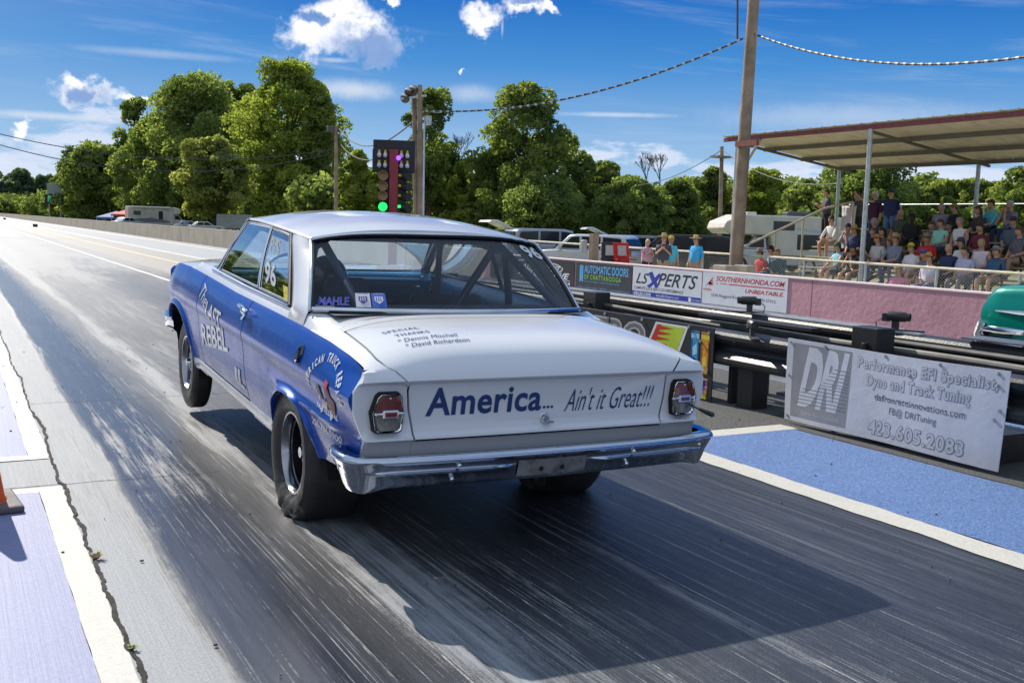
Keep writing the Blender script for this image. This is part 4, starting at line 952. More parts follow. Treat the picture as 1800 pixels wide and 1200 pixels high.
def wheel(x_out, yc, wz, R_, wd, rr, s, slick):
    """x_out outer sidewall, hub given by world height wz"""
    zc = (wz-CAR0.z-yc*.0389+s*x_out*.0081)/.9992
    wh = bpy.data.objects.new('wheel', None); COL.objects.link(wh); wh.parent = car
    mb = MB(); N = 96; prof = []
    hb = wd/2; xm = x_out-hb
    prof = [(rr-.01, hb*.80), (rr+.008, hb*.84), (rr+.03, hb*.97), (lerp(rr, R_, .5), hb*1.04), (lerp(rr, R_, .72), hb*1.03), (R_-.034, hb*.985), (R_-.018, hb*.93), (R_-.006, hb*.82)]
    prof = prof+[(R_+.002, hb*q) for q in (.6, .3, 0, -.3, -.6)]+[(r_, -x_) for r_, x_ in prof[::-1]]
    vs = []
    for r_, xo in prof:
        for k in range(N):
            a = 2*math.pi*k/N; y, z = r_*math.cos(a), r_*math.sin(a); xx = xo
            if slick and s < 0 or slick:
                # torque wrinkles low on the sidewall
                low = max(0, math.cos(a+math.pi/2+.25))**3; mid_ = math.exp(-((r_-lerp(rr, R_, .45))/.06)**2)
                wr = math.sin(a*15+r_*26)+.5*math.sin(a*25-r_*40)
                xx += (1 if xo > 0 else -1)*low*mid_*(.009*wr+.004)
            vs.append((s*(xm+xx), yc+y, zc+z))
    out = []
    for p in vs:
        w_ = to_w(p)
        hub = to_w((p[0], yc, zc))
        if slick:
            # flatten on the ground, bulge outward
            d = .12-w_.z
            if d > 0:
                k = d/.12; w_.x += (p[0]-s*xm)*.07*min(1, k)**1.5; w_.z = max(w_.z, .0045)
        out.append(tuple(to_c(w_)))
    fs = [(i*N+k, i*N+(k+1) % N, (i+1)*N+(k+1) % N, (i+1)*N+k) for i in range(len(prof)-1) for k in range(N)]
    mb.add(out, fs); mb.build('tyre', RUB, wh, smooth=True, sharp=50)
    rim = mat('rim_dark_polished', (.32, .33, .36), .16, 1.0, var=.1); rb_ = mat('rim_black', (.035, .036, .04), .3, .8)
    hb2 = hb*.82
    MB().lathe([(rr-.012, hb2-.004), (rr+.004, hb2), (rr+.002, hb2+.008), (rr-.008, hb2+.008), (rr-.016, hb2-.010), (rr-.020, hb2-.035), (rr-.035, hb2-.04)], 48, (s*xm if s > 0 else 0, yc, zc), 'x').build('rim_lip', rim, wh, smooth=True) if s > 0 else \
        MB().lathe([(r_, -(xm+q)) for r_, q in [(rr-.012, hb2-.004), (rr+.004, hb2), (rr+.002, hb2+.008), (rr-.008, hb2+.008), (rr-.016, hb2-.010), (rr-.020, hb2-.035), (rr-.035, hb2-.04)]], 48, (0, yc, zc), 'x').build('rim_lip', rim, wh, smooth=True)
    dp = .09 if slick else .05
    MB().lathe([(r_, s*(xm+q)) for r_, q in [(rr-.022, hb2-.03), (rr-.03, hb2-dp), (rr-.055, hb2-dp-.012), (rr-.075, hb2-dp+.012), (.075, hb2-dp+.014), (.06, hb2-dp+.03), (.03, hb2-dp+.035), (0, hb2-dp+.035)]], 48, (0, yc, zc), 'x').build('rim', rb_, wh, smooth=True)
    mb = MB(); x_ = s*(xm+hb2-dp+.014)
    for k in range(5):
        a = 2*math.pi*k/5+.3; mb.cyl((x_, yc+.058*math.cos(a), zc+.058*math.sin(a)), (x_+s*.02, yc+.058*math.cos(a), zc+.058*math.sin(a)), .010, 8)
    mb.cyl((x_+s*.012, yc, zc), (x_+s*.045, yc, zc), .032, 16, .026); mb.build('lug_nuts', CH_, wh, smooth=True)
    if slick:
        mb = MB()
        for k in range(14):
            a = 2*math.pi*k/14+.1; mb.box((s*(xm+hb2-dp+.004), yc+(rr-.065)*math.cos(a), zc+(rr-.065)*math.sin(a)), (.012, .022, .022))
        mb.build('rim_slots', DK, wh)
for s in (-1, 1):
    wheel(.815, 0, .300, .335, .285, .198, s, True)
    wheel(.790, 2.79, .375, .325, .13, .190, s, False)
# ---- cabin
MB().rows([[(x, 1.92+.05*(1-(x/.7)**2), .80), (x, 1.86+.05*(1-(x/.7)**2), .905), (x, 1.90+.06*(1-(x/.7)**2), .945), (x, 2.1+.12*(1-(x/.7)**2), .955)] for x in np.linspace(-.70, .70, 20)]).build('dashboard', TEAL, car, smooth=True)
MB().tube([(x, 1.855+.05*(1-(x/.7)**2), .93) for x in np.linspace(-.66, .66, 20)], .006, 6).tube([(x, 1.87+.05*(1-(x/.7)**2), .86) for x in np.linspace(-.3, .62, 20)], .005, 6).build('dash_trim', CH_, car, smooth=True)
sw = [(-.36+.19*math.cos(a), 1.62+.05*math.sin(a), .90+.18*math.sin(a)) for a in np.linspace(0, 2*math.pi, 33)]
MB().tube(sw, .011, 8, cap=False).tube([(-.36, 1.62, .90), (-.36, 1.9, .82)], .02, 8).box((-.36, 1.62, .90), (.34, .02, .03)).build('steering_wheel', mat('wheel_black', (.02, .02, .02), .5), car, smooth=True)
for s in (-1, 1):
    MB().rows([[(s*.735, y, .32), (s*.735, y, .62), (s*.72, y, .66), (s*.725, y, .90), (s*.745, y, .945)] for y in np.linspace(.2, 2.0, 8)]).build('door_card', TEAL, car, smooth=True)
    MB().tube([(s*.715, y, .80+.02*math.sin(y)) for y in np.linspace(.5, 1.9, 10)], .007, 6).tube([(s*.715, y, .68) for y in np.linspace(.5, 1.9, 10)], .006, 6).box((s*.70, 1.25, .78), (.02, .10, .03)).build('door_card_trim', CH_, car, smooth=True)
mb = MB().rows([[(x, -.30, .948), (x, .05, .935), (x, .28, .925), (x, .30, .60), (x, .32, .3)] for x in np.linspace(-.70, .66, 6)]); mb.build('parcel_shelf', NAVY, car)
seat = MB(); seat.box((-.36, .62, .58), (.44, .10, .72), Matrix.Rotation(rad(-12), 3, 'X')); seat.box((-.36, .95, .36), (.46, .5, .12)); seat.box((-.36, .56, .97), (.26, .08, .14), Matrix.Rotation(rad(-12), 3, 'X')); seat.build('driver_seat', NAVY, car, bevel=.04)
MB().box((.36, .80, .62), (.46, .10, .62), Matrix.Rotation(rad(-12), 3, 'X')).box((.36, 1.05, .36), (.46, .5, .12)).build('passenger_seat', NAVY, car, bevel=.04)
cg_ = mat('cage_dark_blue', (.02, .04, .09), .35)
mb = MB(); q = .022
mb.tube([(-.60, .50, .30), (-.60, .50, .95), (-.56, .50, 1.20), (-.48, .50, 1.26), (.48, .50, 1.26), (.56, .50, 1.20), (.60, .50, .95), (.60, .50, .30)], q, 10)
mb.tube([(.50, .50, 1.24), (-.02, .50, .45)], q, 10)      # diagonal
mb.tube([(-.60, .50, .85), (.60, .50, .85)], q, 10)
for s in (-1, 1):
    mb.tube([(s*.52, .50, 1.24), (s*.54, -.22, .95), (s*.55, -.5, .6)], q, 10)
    mb.tube([(s*.57, .50, 1.20), (s*.60, 1.5, 1.26), (s*.68, 1.95, .98), (s*.69, 2.0, .3)], q, 10)
    mb.tube([(s*.60, .52, .82), (s*.66, 1.9, .50)], q, 10)
mb.tube([(.15, .50, 1.25), (.15, .50, .85)], q*.8, 10)
mb.build('roll_cage', cg_, car, smooth=True)
# rear-view mirror stalk and helmeted driver low in the seat
MB().box((.0, 1.62, 1.255), (.22, .02, .05)).build('mirror', NAVY, car, bevel=.01)
dr = tag(bpy.data.objects.new('person', None), 'driver in dark helmet low in the seat of the blue and white car', 'person'); COL.objects.link(dr); dr.location = CAR0; dr.rotation_euler = RC.to_euler()
mb = MB().ball((-.37, .80, .62), (.21, .14, .28), 20, 14).ball((-.37, .86, .86), (.07, .07, .07)); 
for s in (-1, 1):
    mb.tube([(-.37+s*.20, .82, .78), (-.37+s*.27, 1.05, .62), (-.37+s*.16, 1.45, .82)], [.065, .055, .04], 10); mb.ball((-.37+s*.17, 1.56, .88), (.035, .06, .035))
    mb.tube([(-.37+s*.10, .92, .42), (-.37+s*.14, 1.35, .52), (-.37+s*.10, 1.75, .36)], [.09, .07, .05], 10)
mb.build('body', mat('driver_suit', (.015, .016, .022), .8), dr, smooth=True)
MB().ball((-.37, .88, 1.00), (.12, .14, .135), 20, 14).build('helmet', mat('helmet_dark', (.03, .03, .035), .25, coat=.7), dr, smooth=True)
MB().rows([[(-.37+.115*math.sin(a), .88+.136*math.cos(a), z) for a in np.linspace(-1, 1, 12)] for z in (.97, 1.04)]).build('visor', mat('visor_grey', (.2, .2, .22), .1), dr, smooth=True)
# ---- lettering on the car
INK = mat('sign_blue', (.010, .035, .15), .35); WHT = mat('sign_white', (.60, .62, .68), .4, coat=.5); SLV = mat('sign_silver', (.40, .42, .50), .4, coat=.4)
def RF(x0, x1, z0, z1, y=-1.030, dz=0.0): return lambda a, b: (lerp(x0, x1, a), y+.012*(abs(lerp(x0, x1, a))/.8)**2.2, lerp(z0, z1, b)+dz*a)
mb = MB(); put_text(mb, 'America', RF(-.550, -.020, .632, .748), vcuts=6, bold=.022, shear=.08, spacing=1.05); mb.build('lettering', INK, lid, fix=False); mb = MB(); put_text(mb, '...', RF(-.012, .040, .640, .652), bold=.02); mb.build('lettering', INK, lid, fix=False)
mb = MB(); put_text(mb, "Ain't it Great!!!", RF(.095, .565, .622, .722), vcuts=6, bold=-.005, shear=.55); mb.build('script_lettering', INK, lid, fix=False)
mb = MB(); put_text(mb, 'PUSH OFF', (lambda a, b: (lerp(.675, .765, a), -1.046, lerp(.560, .575, b))), shear=.3); mb.build('switch_lettering', INK, car, fix=False)
def deckz(x, y):
    ks = sorted(range(14), key=lambda k: SEC[k][0]); zc = interp(y, [SEC[k][0] for k in ks], [SEC[k][1] for k in ks]); zs = zbelt(y); return zc-(zc-zs)*min(1, abs(x)/.797)**4.5
def DK_(x0, y0, ang, W_, H_):
    c_, s_ = math.cos(ang), math.sin(ang)
    def f(a, b):
        x = x0+a*W_*c_-b*H_*s_; y = y0+a*W_*s_+b*H_*c_; return (x, y, deckz(x, y)+.0025)
    return f
mb = MB()
put_text(mb, 'SPECIAL', DK_(-.615, -.700, .03, .165, .032), cuts=2, bold=.01, spacing=1.15); mb.build('deck_lettering', INK, lid, fix=False); mb = MB(); put_text(mb, 'THANKS', DK_(-.585, -.770, .03, .155, .032), cuts=2, bold=.01, spacing=1.15)
mb.build('deck_lettering', INK, lid, fix=False); mb = MB(); put_text(mb, '* Dennis Mitchell', DK_(-.600, -.845, .03, .275, .040), cuts=2, shear=.4); mb.build('deck_lettering', INK, lid, fix=False); mb = MB(); put_text(mb, '* David Richardson', DK_(-.590, -.905, .03, .290, .038), cuts=2, shear=.4)
mb.build('deck_lettering', INK, lid, fix=False)
def SD(y0, z0, ang, W_, H_, off=.0040):
    """left flank, reading toward the rear (camera right): a runs to -y"""
    c_, s_ = math.cos(ang), math.sin(ang)
    def f(a, b):
        y = y0-(a*W_*c_-b*H_*s_); z = z0+a*W_*s_+b*H_*c_; return side_pt(-1, y, z, off)
    return f
mb = MB(); put_text(mb, 'The', SD(1.985, .775, -.25, .23, .095), cuts=5, vcuts=4, shear=.4, bold=.0)
mb.build('door_lettering', WHT, doors[-1], fix=False); mb = MB(); put_text(mb, 'LAST', SD(1.74, .672, -.05, .42, .105), cuts=6, vcuts=8, bold=.02); mb.build('door_lettering', WHT, doors[-1], fix=False); mb = MB(); put_text(mb, 'REBEL', SD(1.93, .470, .10, .76, .135), cuts=8, vcuts=10, bold=.02); mb.build('door_lettering', WHT, doors[-1], fix=False)
mb = MB(); put_text(mb, 'II', SD(1.06, .385, .0, .16, .105), cuts=6, vcuts=4, bold=.035, shear=.15); mb.add([SD(1.05, .385, 0, .2, .02)(a, b) for a, b in ((0, 0), (1, 0), (1, 1), (0, 1))], [(0, 1, 2, 3)]); mb.build('door_numeral', WHT, doors[-1], fix=False)
mb = MB(); s_ = 'AMERICAN TRUCK REPAIR'; cy0, cz0, Rr = -.665, .640, .160
for i, ch in enumerate(s_):
    if ch == ' ': continue
    th = math.radians(172-164*(i/(len(s_)-1))); u0 = cy0-(-1)*0; ww = .0185 if ch not in 'I' else .006
    def f(a, b, th=th, ww=ww):
        r_ = Rr+.036*b; off_ = (a-.5)*ww; Yl = r_*math.cos(th)+off_*math.sin(th); Zl = r_*math.sin(th)-off_*math.cos(th)
        return side_pt(-1, cy0-Yl*1.25, cz0+Zl, .0040)
    put_text(mb, ch, f, cuts=2, bold=.03)
mb.build('quarter_lettering', WHT, car, fix=False); mb = MB(); put_text(mb, 'FALKVILLE, AL', SD(-.555, .586, -.02, .27, .026), cuts=2, vcuts=3, bold=.01)
mb.build('quarter_lettering', WHT, car, fix=False); mb = MB(); put_text(mb, '256-784-5900', SD(-.475, .500, -.02, .37, .030), cuts=2, vcuts=4, bold=.01)
mb.build('quarter_lettering', WHT, car, fix=False)
def SQ(pts, m, name, off=.0040, par=car):
    mb = MB(); put_poly(mb, pts, lambda a, b: side_pt(-1, cy0-a, cz0+b, off)); return mb.build(name, m, par, fix=False)
logo = SQ([(.02, -.015), (.125, -.045), (.125, .015), (.085, .03), (.085, .06), (.05, .065), (.02, .05)], mat('logo_brown', (.22, .09, .07), .5), 'truck_emblem')
SQ([(.03, .045), (.075, .045), (.075, .09), (.035, .095)], mat('logo_red', (.40, .03, .03), .5), 'emblem_sleeper', .0052, logo)
SQ([(-.04, -.035), (.03, -.035), (.03, -.005), (-.04, .0)], mat('logo_grey', (.42, .42, .45), .5), 'emblem_grille', .0055, logo)
SQ([(-.09, .005), (-.045, -.01), (-.045, .05), (-.09, .055)], mat('logo_tan', (.25, .20, .15), .5), 'emblem_hood', .0050, logo)
mb = MB()
for a_, b_ in ((-.07, .0), (-.03, -.045), (.10, -.05)):
    mb.add([side_pt(-1, cy0-a_-.014*math.cos(t_), cz0+b_+.014*math.sin(t_), .0062) for t_ in np.linspace(0, 6.28, 12)[:-1]], [tuple(range(11))])
mb.build('emblem_wheel', SLV, logo, fix=False)
# window numbers and stickers
def swd(k0, j0, W_, H_): return lambda a, b: tuple(sw_pt(-1, k0+a*W_, j0+b*H_)+Vector((-.004, 0, 0)))
mb = MB(); put_text(mb, '96', swd(.655, .13, .155, .34), cuts=2, bold=.03, shear=-.1); mb.build('window_number', WHT, car, fix=False)
MB().rows([[swd(.90, .02, .06, .2)(a, b) for b in (0, 1)] for a in (0, 1)]).build('yellow_sticker', mat('sticker_yellow', (.6, .5, .05), .5, var=.3, vs=50), car, fix=False)
mb = MB(); put_text(mb, 'P/S', swd(.66, .62, .16, .22), cuts=2, shear=-.1); mb.build('window_class', mat('sign_faint', (.35, .37, .38), .5), car, fix=False)
def rwd(i0, j0, W_, H_, o=.004): return lambda a, b: tuple(rw_pt(i0+a*W_, j0+b*H_)+Vector((0, -o, o*.7)))
mb = MB(); put_text(mb, '96', rwd(.895, .72, .09, .21), cuts=3, vcuts=3, bold=.03, shear=-.15); mb.build('rear_glass_number', WHT, rwg, fix=False)
mb = MB(); put_text(mb, 'MAHLE', rwd(.018, .055, .095, .10), vcuts=3, bold=.05, shear=.1); mb.build('rear_glass_lettering', mat('sticker_blue', (.02, .03, .35), .5), rwg, fix=False)
mb = MB(); put_text(mb, 'Motorsport', rwd(.012, .025, .055, .03), vcuts=3); mb.build('rear_glass_lettering', WHT, rwg, fix=False)
for i0, c1, c2 in ((.132, (.62, .60, .66), (.05, .05, .25)), (.182, (.03, .10, .45), (.6, .6, .65))):
    q_ = MB().rows([[rwd(i0, .04, .046, .16)(a, b) for b in (0, .5, 1)] for a in (0, .5, 1)]).build('square_sticker', mat('sticker%.2f' % i0, c1, .5, var=.1), rwg, fix=False)
    mb = MB(); mb.add([rwd(i0, .04, .046, .16, .0055)(a, b) for a, b in ((.2, .75), (.8, .75), (.8, .45), (.5, .22), (.2, .45))], [(0, 1, 2, 3, 4)]); put_text(mb, 'UNITED', rwd(i0+.006, .185, .034, .012, .0055)); mb.build('shield_print', mat('sticker_ink%.2f' % i0, c2, .5), rwg, fix=False)
    mb = MB()
    for k in range(3): mb.add([rwd(i0, .04, .046, .16, .0065)(a, b) for a, b in ((.3+.15*k, .70), (.36+.15*k, .70), (.36+.15*k, .42), (.3+.15*k, .42))], [(0, 1, 2, 3)])
    mb.build('shield_stripes', mat('sticker%.2f' % i0, c1, .5, var=.1), rwg, fix=False)
mb = MB(); put_text(mb, '96', (lambda a, b: (.742, 1.02-.30*a, 1.02+.17*b)), bold=.03); mb.build('window_number', mat('sign_navy_back', (.03, .04, .06), .5), car, fix=False)
# ================================================================ GRANDSTAND, FENCE, PEOPLE
galv = mat('galvanised_pipe', (.45, .50, .54), .45, .5, var=.15)
wd_old = mat('weathered_wood', (.30, .235, .17), .85, var=.25, vs=3, bump=.6, bs=25)
plank = mat('bleacher_plank', (.44, .37, .28), .8, var=.2, vs=2, bump=.3)
frame_m = mat('bleacher_frame_rust', (.17, .11, .08), .8, var=.2)
rail_m = mat('pale_pipe_rail', (.50, .46, .37), .5, .2, var=.15)
ROWX = [22.0+.72*k for k in range(6)]; ROWZ = [.16+.30*k for k in range(6)]
YL = [at_x(1400+11*k, 420, ROWX[k]).y for k in range(6)]
gs = thing('bleachers', 'wooden plank bleachers on a rusty frame under the open metal canopy', 'bleachers', (22, 10, gz(22)))
def local(o, mb):
    L = o.location; mb.v = [(x-L.x, y-L.y, z-L.z) for x, y, z in mb.v]; return mb
for k in range(6):
    local(gs, MB().bb(ROWX[k]-.13, ROWX[k]+.13, 7, YL[k], ROWZ[k]-.045, ROWZ[k])).build('seat_plank', plank, gs, bevel=.006)
    local(gs, MB().bb(ROWX[k]-.62, ROWX[k]-.18, 7, YL[k]-.1, ROWZ[k]-.47, ROWZ[k]-.43)).build('foot_plank', plank, gs, bevel=.006)
mb = MB(); y = 7.5
while y < YL[0]:
    g_ = gz(22)
    mb.tube([(21.7, y, g_+.05), (25.9, y, 1.55)], .04, 6); mb.tube([(21.6, y, g_+.03), (25.9, y, g_+.03)], .04, 6)
    for k in range(6): mb.tube([(ROWX[k], y, g_), (ROWX[k], y, ROWZ[k]-.05)], .03, 6)
    mb.tube([(23, y, g_), (25.8, y, 1.2)], .025, 6); y += 1.9
local(gs, mb).build('frame', frame_m, gs)
# stair rail and steps at the left end
a = at_x(1292, 441, 20.9); b_ = at_x(1450, 366, 23.6); c_ = at_x(1500, 355, 24.2)
mb = MB().tube([a, b_, c_], .035, 8)
for t_ in (.0, .45, .76): p = a.lerp(b_, t_); mb.tube([(p.x, p.y, gz(p.x)), p], .03, 8)
mb.tube([(c_.x, c_.y, .6), c_], .03, 8); local(gs, mb).build('handrail', rail_m, gs, smooth=True)
mb = MB()
for k in range(6):
    t_ = k/6; p = a.lerp(b_, .25+.12*k); mb.box((p.x+.9, p.y-1.3, ROWZ[min(5, k)]-.5), (.5, 1.0, .04))
local(gs, mb).build('step', plank, gs)
# backrest wire and rail behind the top row
mb = MB().tube([(26.5, 8, 2.45), (26.5, YL[5], 2.45)], .02, 6)
for y in np.arange(8, YL[5], 3.0): mb.tube([(26.5, y, 1.3), (26.5, y, 2.46)], .025, 6)
local(gs, mb).build('back_rail', galv, gs)
# canopy
CX0, CX1 = 21.2, 26.0; CYL = 25.33; CYR = 4.0; CZ0, CZ1 = 4.26, 3.62
can = thing('canopy', 'corrugated metal canopy with a dark red front edge over the bleachers', 'canopy', (CX0, CYL, gz(21)))
rf_u = mat('corrugated_underside', (.78, .70, .56), .65, .1, var=.12, vs=2); rf_t = mat('corrugated_top', (.42, .46, .50), .4, .5, var=.1)
mb = MB(); ny = 560; R = []
for i in range(ny+1):
    y = lerp(CYL, CYR, i/ny); ph = (i % 12)/12; hz = .022*max(0, math.sin(2*math.pi*ph*2)) if ph < .5 else 0
    R.append([(x, y, lerp(CZ0, CZ1, (x-CX0)/(CX1-CX0))+hz+.075) for x in (CX0-.12, CX1+.1)])
mb.rows(R); n0 = len(mb.f); 
local(can, mb).build('roof_sheet', rf_u, can)
sag = lambda y: .0
mb = MB().bb(CX0-.02, CX0+.03, CYR, CYL+.05, CZ0-.07, CZ0+.05); local(can, mb).build('fascia', mat('dark_red_fascia', (.20, .055, .065), .5, var=.15), can)
for k in range(1, 4):
    x = lerp(CX0, CX1, k/3); z = lerp(CZ0, CZ1, k/3); local(can, MB().bb(x-.03, x+.03, CYR, CYL, z-.06, z+.06)).build('purlin', mat('purlin_grey', (.15, .15, .13), .7), can)
fy = [24.75, 19.55, 14.6, 9.4]; by = [25.2, 19.9, 14.8, 9.6]
for y in fy:
    zb_ = gz(21); local(can, MB().cyl((CX0, y, zb_), (CX0, y, CZ0-.06), .065, 12)).build('front_post', galv, can, smooth=True)
    local(can, MB().cyl((CX0, y, CZ0-.12), (CX1, y-.0, CZ1-.12), .045, 8)).build('rafter', mat('purlin_grey', (.15, .15, .13), .7), can, smooth=True)
for y in by:
    local(can, MB().cyl((CX1, y, gz(26)), (CX1, y, CZ1-.06), .06, 12)).build('rear_post', galv, can, smooth=True)
local(can, MB().cyl((CX0, 24.75, 3.0), (CX0, 23.75, CZ0-.08), .05, 8)).build('brace', galv, can, smooth=True)
# chain link fence along the spectators
FX = 20.0
fe = thing('chain_link_fence', 'low chain link fence with a pale pipe top rail in front of the spectators', 'fence', (FX, 0, gz(20)))
zt = lambda y: at_x(1515, 462, FX).z + (y-19)*.006
mb = MB().tube([(FX, y, zt(y)) for y in np.linspace(6, 60, 30)], .035, 8); local(fe, mb).build('top_rail', rail_m, fe, smooth=True)
mb = MB().tube([(FX, y, GZ+.12) for y in np.linspace(6, 60, 10)], .02, 6); local(fe, mb).build('bottom_rail', rail_m, fe, smooth=True)
py = [at_x(u, 460, FX).y for u in (1648, 1520, 1413, 1319)]; st_ = (py[3]-py[0])/3; y = py[0]-2*st_
while y < 58:
    local(fe, MB().cyl((FX, y, GZ-.1), (FX, y, zt(y)+.03), .03, 8)).build('post', galv, fe, smooth=True); y += st_
mb = MB(); wr = .0045; H_ = 1.05
for s in (-1, 1):
    y = 5.0
    while y < 30:
        z0, z1 = GZ+.05, GZ+.05+H_-.05; y1 = y+s*(z1-z0)
        mb.add([(FX+.02, y, z0), (FX+.02, y+wr*2, z0), (FX+.02, y1+wr*2, z1), (FX+.02, y1, z1)], [(0, 1, 2, 3)]); y += .085
local(fe, mb).build('mesh_wire', mat('wire_grey', (.40, .40, .38), .5, .3), fe, fix=False)

SK = [(.56, .32, .22), (.48, .26, .17), (.60, .36, .26), (.42, .22, .15), (.09, .05, .035)]
def person(loc, yaw, pose, shirt, pants, label, group=None, hat=None, hair=(.06, .04, .03), skin=0, shorts=False, sleeve=.55, lean=0.0, arms='lap', scale=1.0, fat=1.0, long_hair=False, extra=None):
    """loc: seat point under the hips (sit) or ground point (stand); local frame faces +y"""
    shirt = tuple(min(.78, c*1.35) for c in shirt); pants = tuple(min(.7, c*1.3) for c in pants)
    root = thing('person', label, 'person', loc, yaw, group); root.scale = (scale,)*3
    V = {}; E_ = []; Rr = {}
    def J(n, p, r, par=None):
        V[n] = Vector(p); Rr[n] = r
        if par: E_.append((par, n))
    random.seed(sum(ord(c) for c in label)); rj = lambda a: random.uniform(-a, a)
    z0 = .10 if pose == 'sit' else .94
    L = lambda h, f=0.0: (0, f+lean*h, z0+h)
    J('pelvis', L(0), .145*fat); J('belly', L(.18, .02), .145*fat, 'pelvis'); J('chest', L(.37, 0), .155*fat, 'belly'); J('neck0', L(.50, -.01), .075, 'chest'); J('neck', L(.57, .0), .055, 'neck0'); J('head', L(.66, .02), .075, 'neck'); J('skull', L(.745, .015), .085, 'head')
    for s, n in ((-1, 'l'), (1, 'r')):
        sh = Vector(L(.455, -.01))+Vector((s*.185*fat**.5, 0, 0)); J('sh'+n, sh, .062*fat**.3, 'chest')
        if arms == 'lap': el_, wr_ = Vector((s*(.25+rj(.02)), .04+lean*.3, z0+.20)), Vector((s*(.11+rj(.05)), .30+rj(.04), z0+.10+rj(.04)))
        elif arms == 'knees': el_, wr_ = Vector((s*.22, .22+lean*.3, z0+.16)), Vector((s*.06, .46, z0+.10))
        elif arms == 'down': el_, wr_ = Vector((s*.25, -.03, z0+.18)), Vector((s*.25, .06, z0-.06))
        elif arms == 'hips': el_, wr_ = Vector((s*.36, -.06, z0+.22)), Vector((s*.20, .06, z0+.06))
        elif arms == 'chest': el_, wr_ = Vector((s*.24, .08, z0+.20)), Vector((s*.05, .22, z0+.38))
        elif arms == 'phone': el_, wr_ = Vector((s*.22, .06, z0+.18)), Vector((s*.06, .30, z0+.30))
        elif arms == 'point': el_, wr_ = (Vector((.46, .02, z0+.45)), Vector((.74, .04, z0+.46))) if s > 0 else (Vector((-.27, -.02, z0+.18)), Vector((-.25, .08, z0-.05)))
        elif arms == 'shade': el_, wr_ = (Vector((-.42, .12, z0+.52)), Vector((-.14, .16, z0+.72))) if s < 0 else (Vector((.27, -.02, z0+.18)), Vector((.25, .08, z0-.05)))
        elif arms == 'chin': el_, wr_ = Vector((s*.16, .34, z0+.14)), Vector((s*.05, .24, z0+.50))
        J('el'+n, el_, .043, 'sh'+n); J('wr'+n, wr_, .028, 'el'+n)
        if pose == 'sit':
            J('hp'+n, (s*.10, .06, z0-.02), .10*fat, 'pelvis'); kx = s*(.14+rj(.03)); J('kn'+n, (kx, .47, z0+.0), .066, 'hp'+n); J('an'+n, (kx*1.0, .44+rj(.08), -.36), .042, 'kn'+n); J('to'+n, (kx*1.1, V['an'+n].y+.16, -.405), .035, 'an'+n)
        else:
            J('hp'+n, (s*.10, .0, z0-.08), .105*fat, 'pelvis'); J('kn'+n, (s*.12, .02, .49), .066, 'hp'+n); J('an'+n, (s*.12, -.02, .09), .045, 'kn'+n); J('to'+n, (s*.15, .14, .035), .035, 'an'+n)
    names = list(V); idx = {n: i for i, n in enumerate(names)}
    me = bpy.data.meshes.new('sk'); me.from_pydata([V[n] for n in names], [(idx[a], idx[b]) for a, b in E_], [])
    o = bpy.data.objects.new('sk', me); COL.objects.link(o); md = o.modifiers.new('s', 'SKIN'); md.use_smooth_shade = True
    for n in names: d = me.skin_vertices[0].data[idx[n]]; d.radius = (Rr[n]*(1.12 if n in ('chest', 'belly', 'pelvis') else 1), Rr[n]*(.80 if n in ('chest',) else 1)); d.use_root = n == 'pelvis'
    o.modifiers.new('b', 'SUBSURF').levels = 1
    dg = bpy.context.evaluated_depsgraph_get(); bmn = bpy.data.meshes.new_from_object(o.evaluated_get(dg)); bpy.data.objects.remove(o); bpy.data.meshes.remove(me)
    bm = bmesh.new(); bm.from_mesh(bmn)
    def seg(p, a, b):
        d = b-a; t_ = max(0, min(1, (p-a).dot(d)/max(1e-9, d.length_squared))); return (p-a-d*t_).length, t_
    for f in bm.faces:
        c = f.calc_center_median(); best = None
        for a, b in E_:
            d, t_ = seg(c, V[a], V[b]); d -= (Rr[a]*(1-t_)+Rr[b]*t_)
            if best is None or d < best[0]: best = (d, a, b, t_)
        _, a, b, t_ = best; k = 1
        if b in ('neck', 'head', 'skull'): k = 0
        elif b == 'neck0': k = 1
        elif b[:2] == 'el': k = 1 if t_ < sleeve*2-.1 else 0
        elif b[:2] == 'wr': k = 1 if sleeve*2-1 > t_ else 0
        elif b[:2] in ('hp',): k = 2
        elif b[:2] == 'kn': k = 2 if (not shorts or t_ < .8) else 0
        elif b[:2] == 'an': k = 2 if not shorts else 0
        elif b[:2] == 'to': k = 3
        elif a == 'pelvis': k = 1 if t_ > .15 else 2
        f.material_index = k; f.smooth = True
    hd = Vector(L(.70, .035)); 
    # face details and hands welded to the same body mesh
    hb = MB(); hb.ball(tuple(hd), (.078, .095, .115), 14, 10); hb.ball((hd.x, hd.y+.098, hd.z-.012), (.013, .018, .024), 6, 5)
    for s in (-1, 1): hb.ball((hd.x+s*.078, hd.y, hd.z-.005), (.010, .02, .03), 6, 5)
    for n, s in (('l', -1), ('r', 1)):
        w_, e_ = V['wr'+n], V['el'+n]; d = (w_-e_).normalized(); sd_ = d.cross(Vector((0, 0, 1)))
        sd_ = sd_.normalized() if sd_.length > .1 else Vector((1, 0, 0)); up_ = sd_.cross(d)
        pc = w_+d*.05; hb.tube([w_-d*.01, pc, pc+d*.035], [.026, .040, .034], 8)
        for q, (o_, l_) in enumerate(((-.028, .055), (-.010, .068), (.010, .064), (.027, .048))):
            b0 = pc+d*.04+sd_*o_; hb.tube([b0, b0+d*l_*.5-up_*.006, b0+d*l_*.85-up_*.022], [.010, .009, .006], 5)
        b0 = pc-sd_*.034*s; hb.tube([b0, b0+d*.03-sd_*.022*s, b0+d*.055-sd_*.026*s-up_*.008], [.012, .010, .007], 5)
    ey = MB()
    for s in (-1, 1): ey.ball((hd.x+s*.030, hd.y+.088, hd.z+.008), (.013, .008, .007), 6, 4)
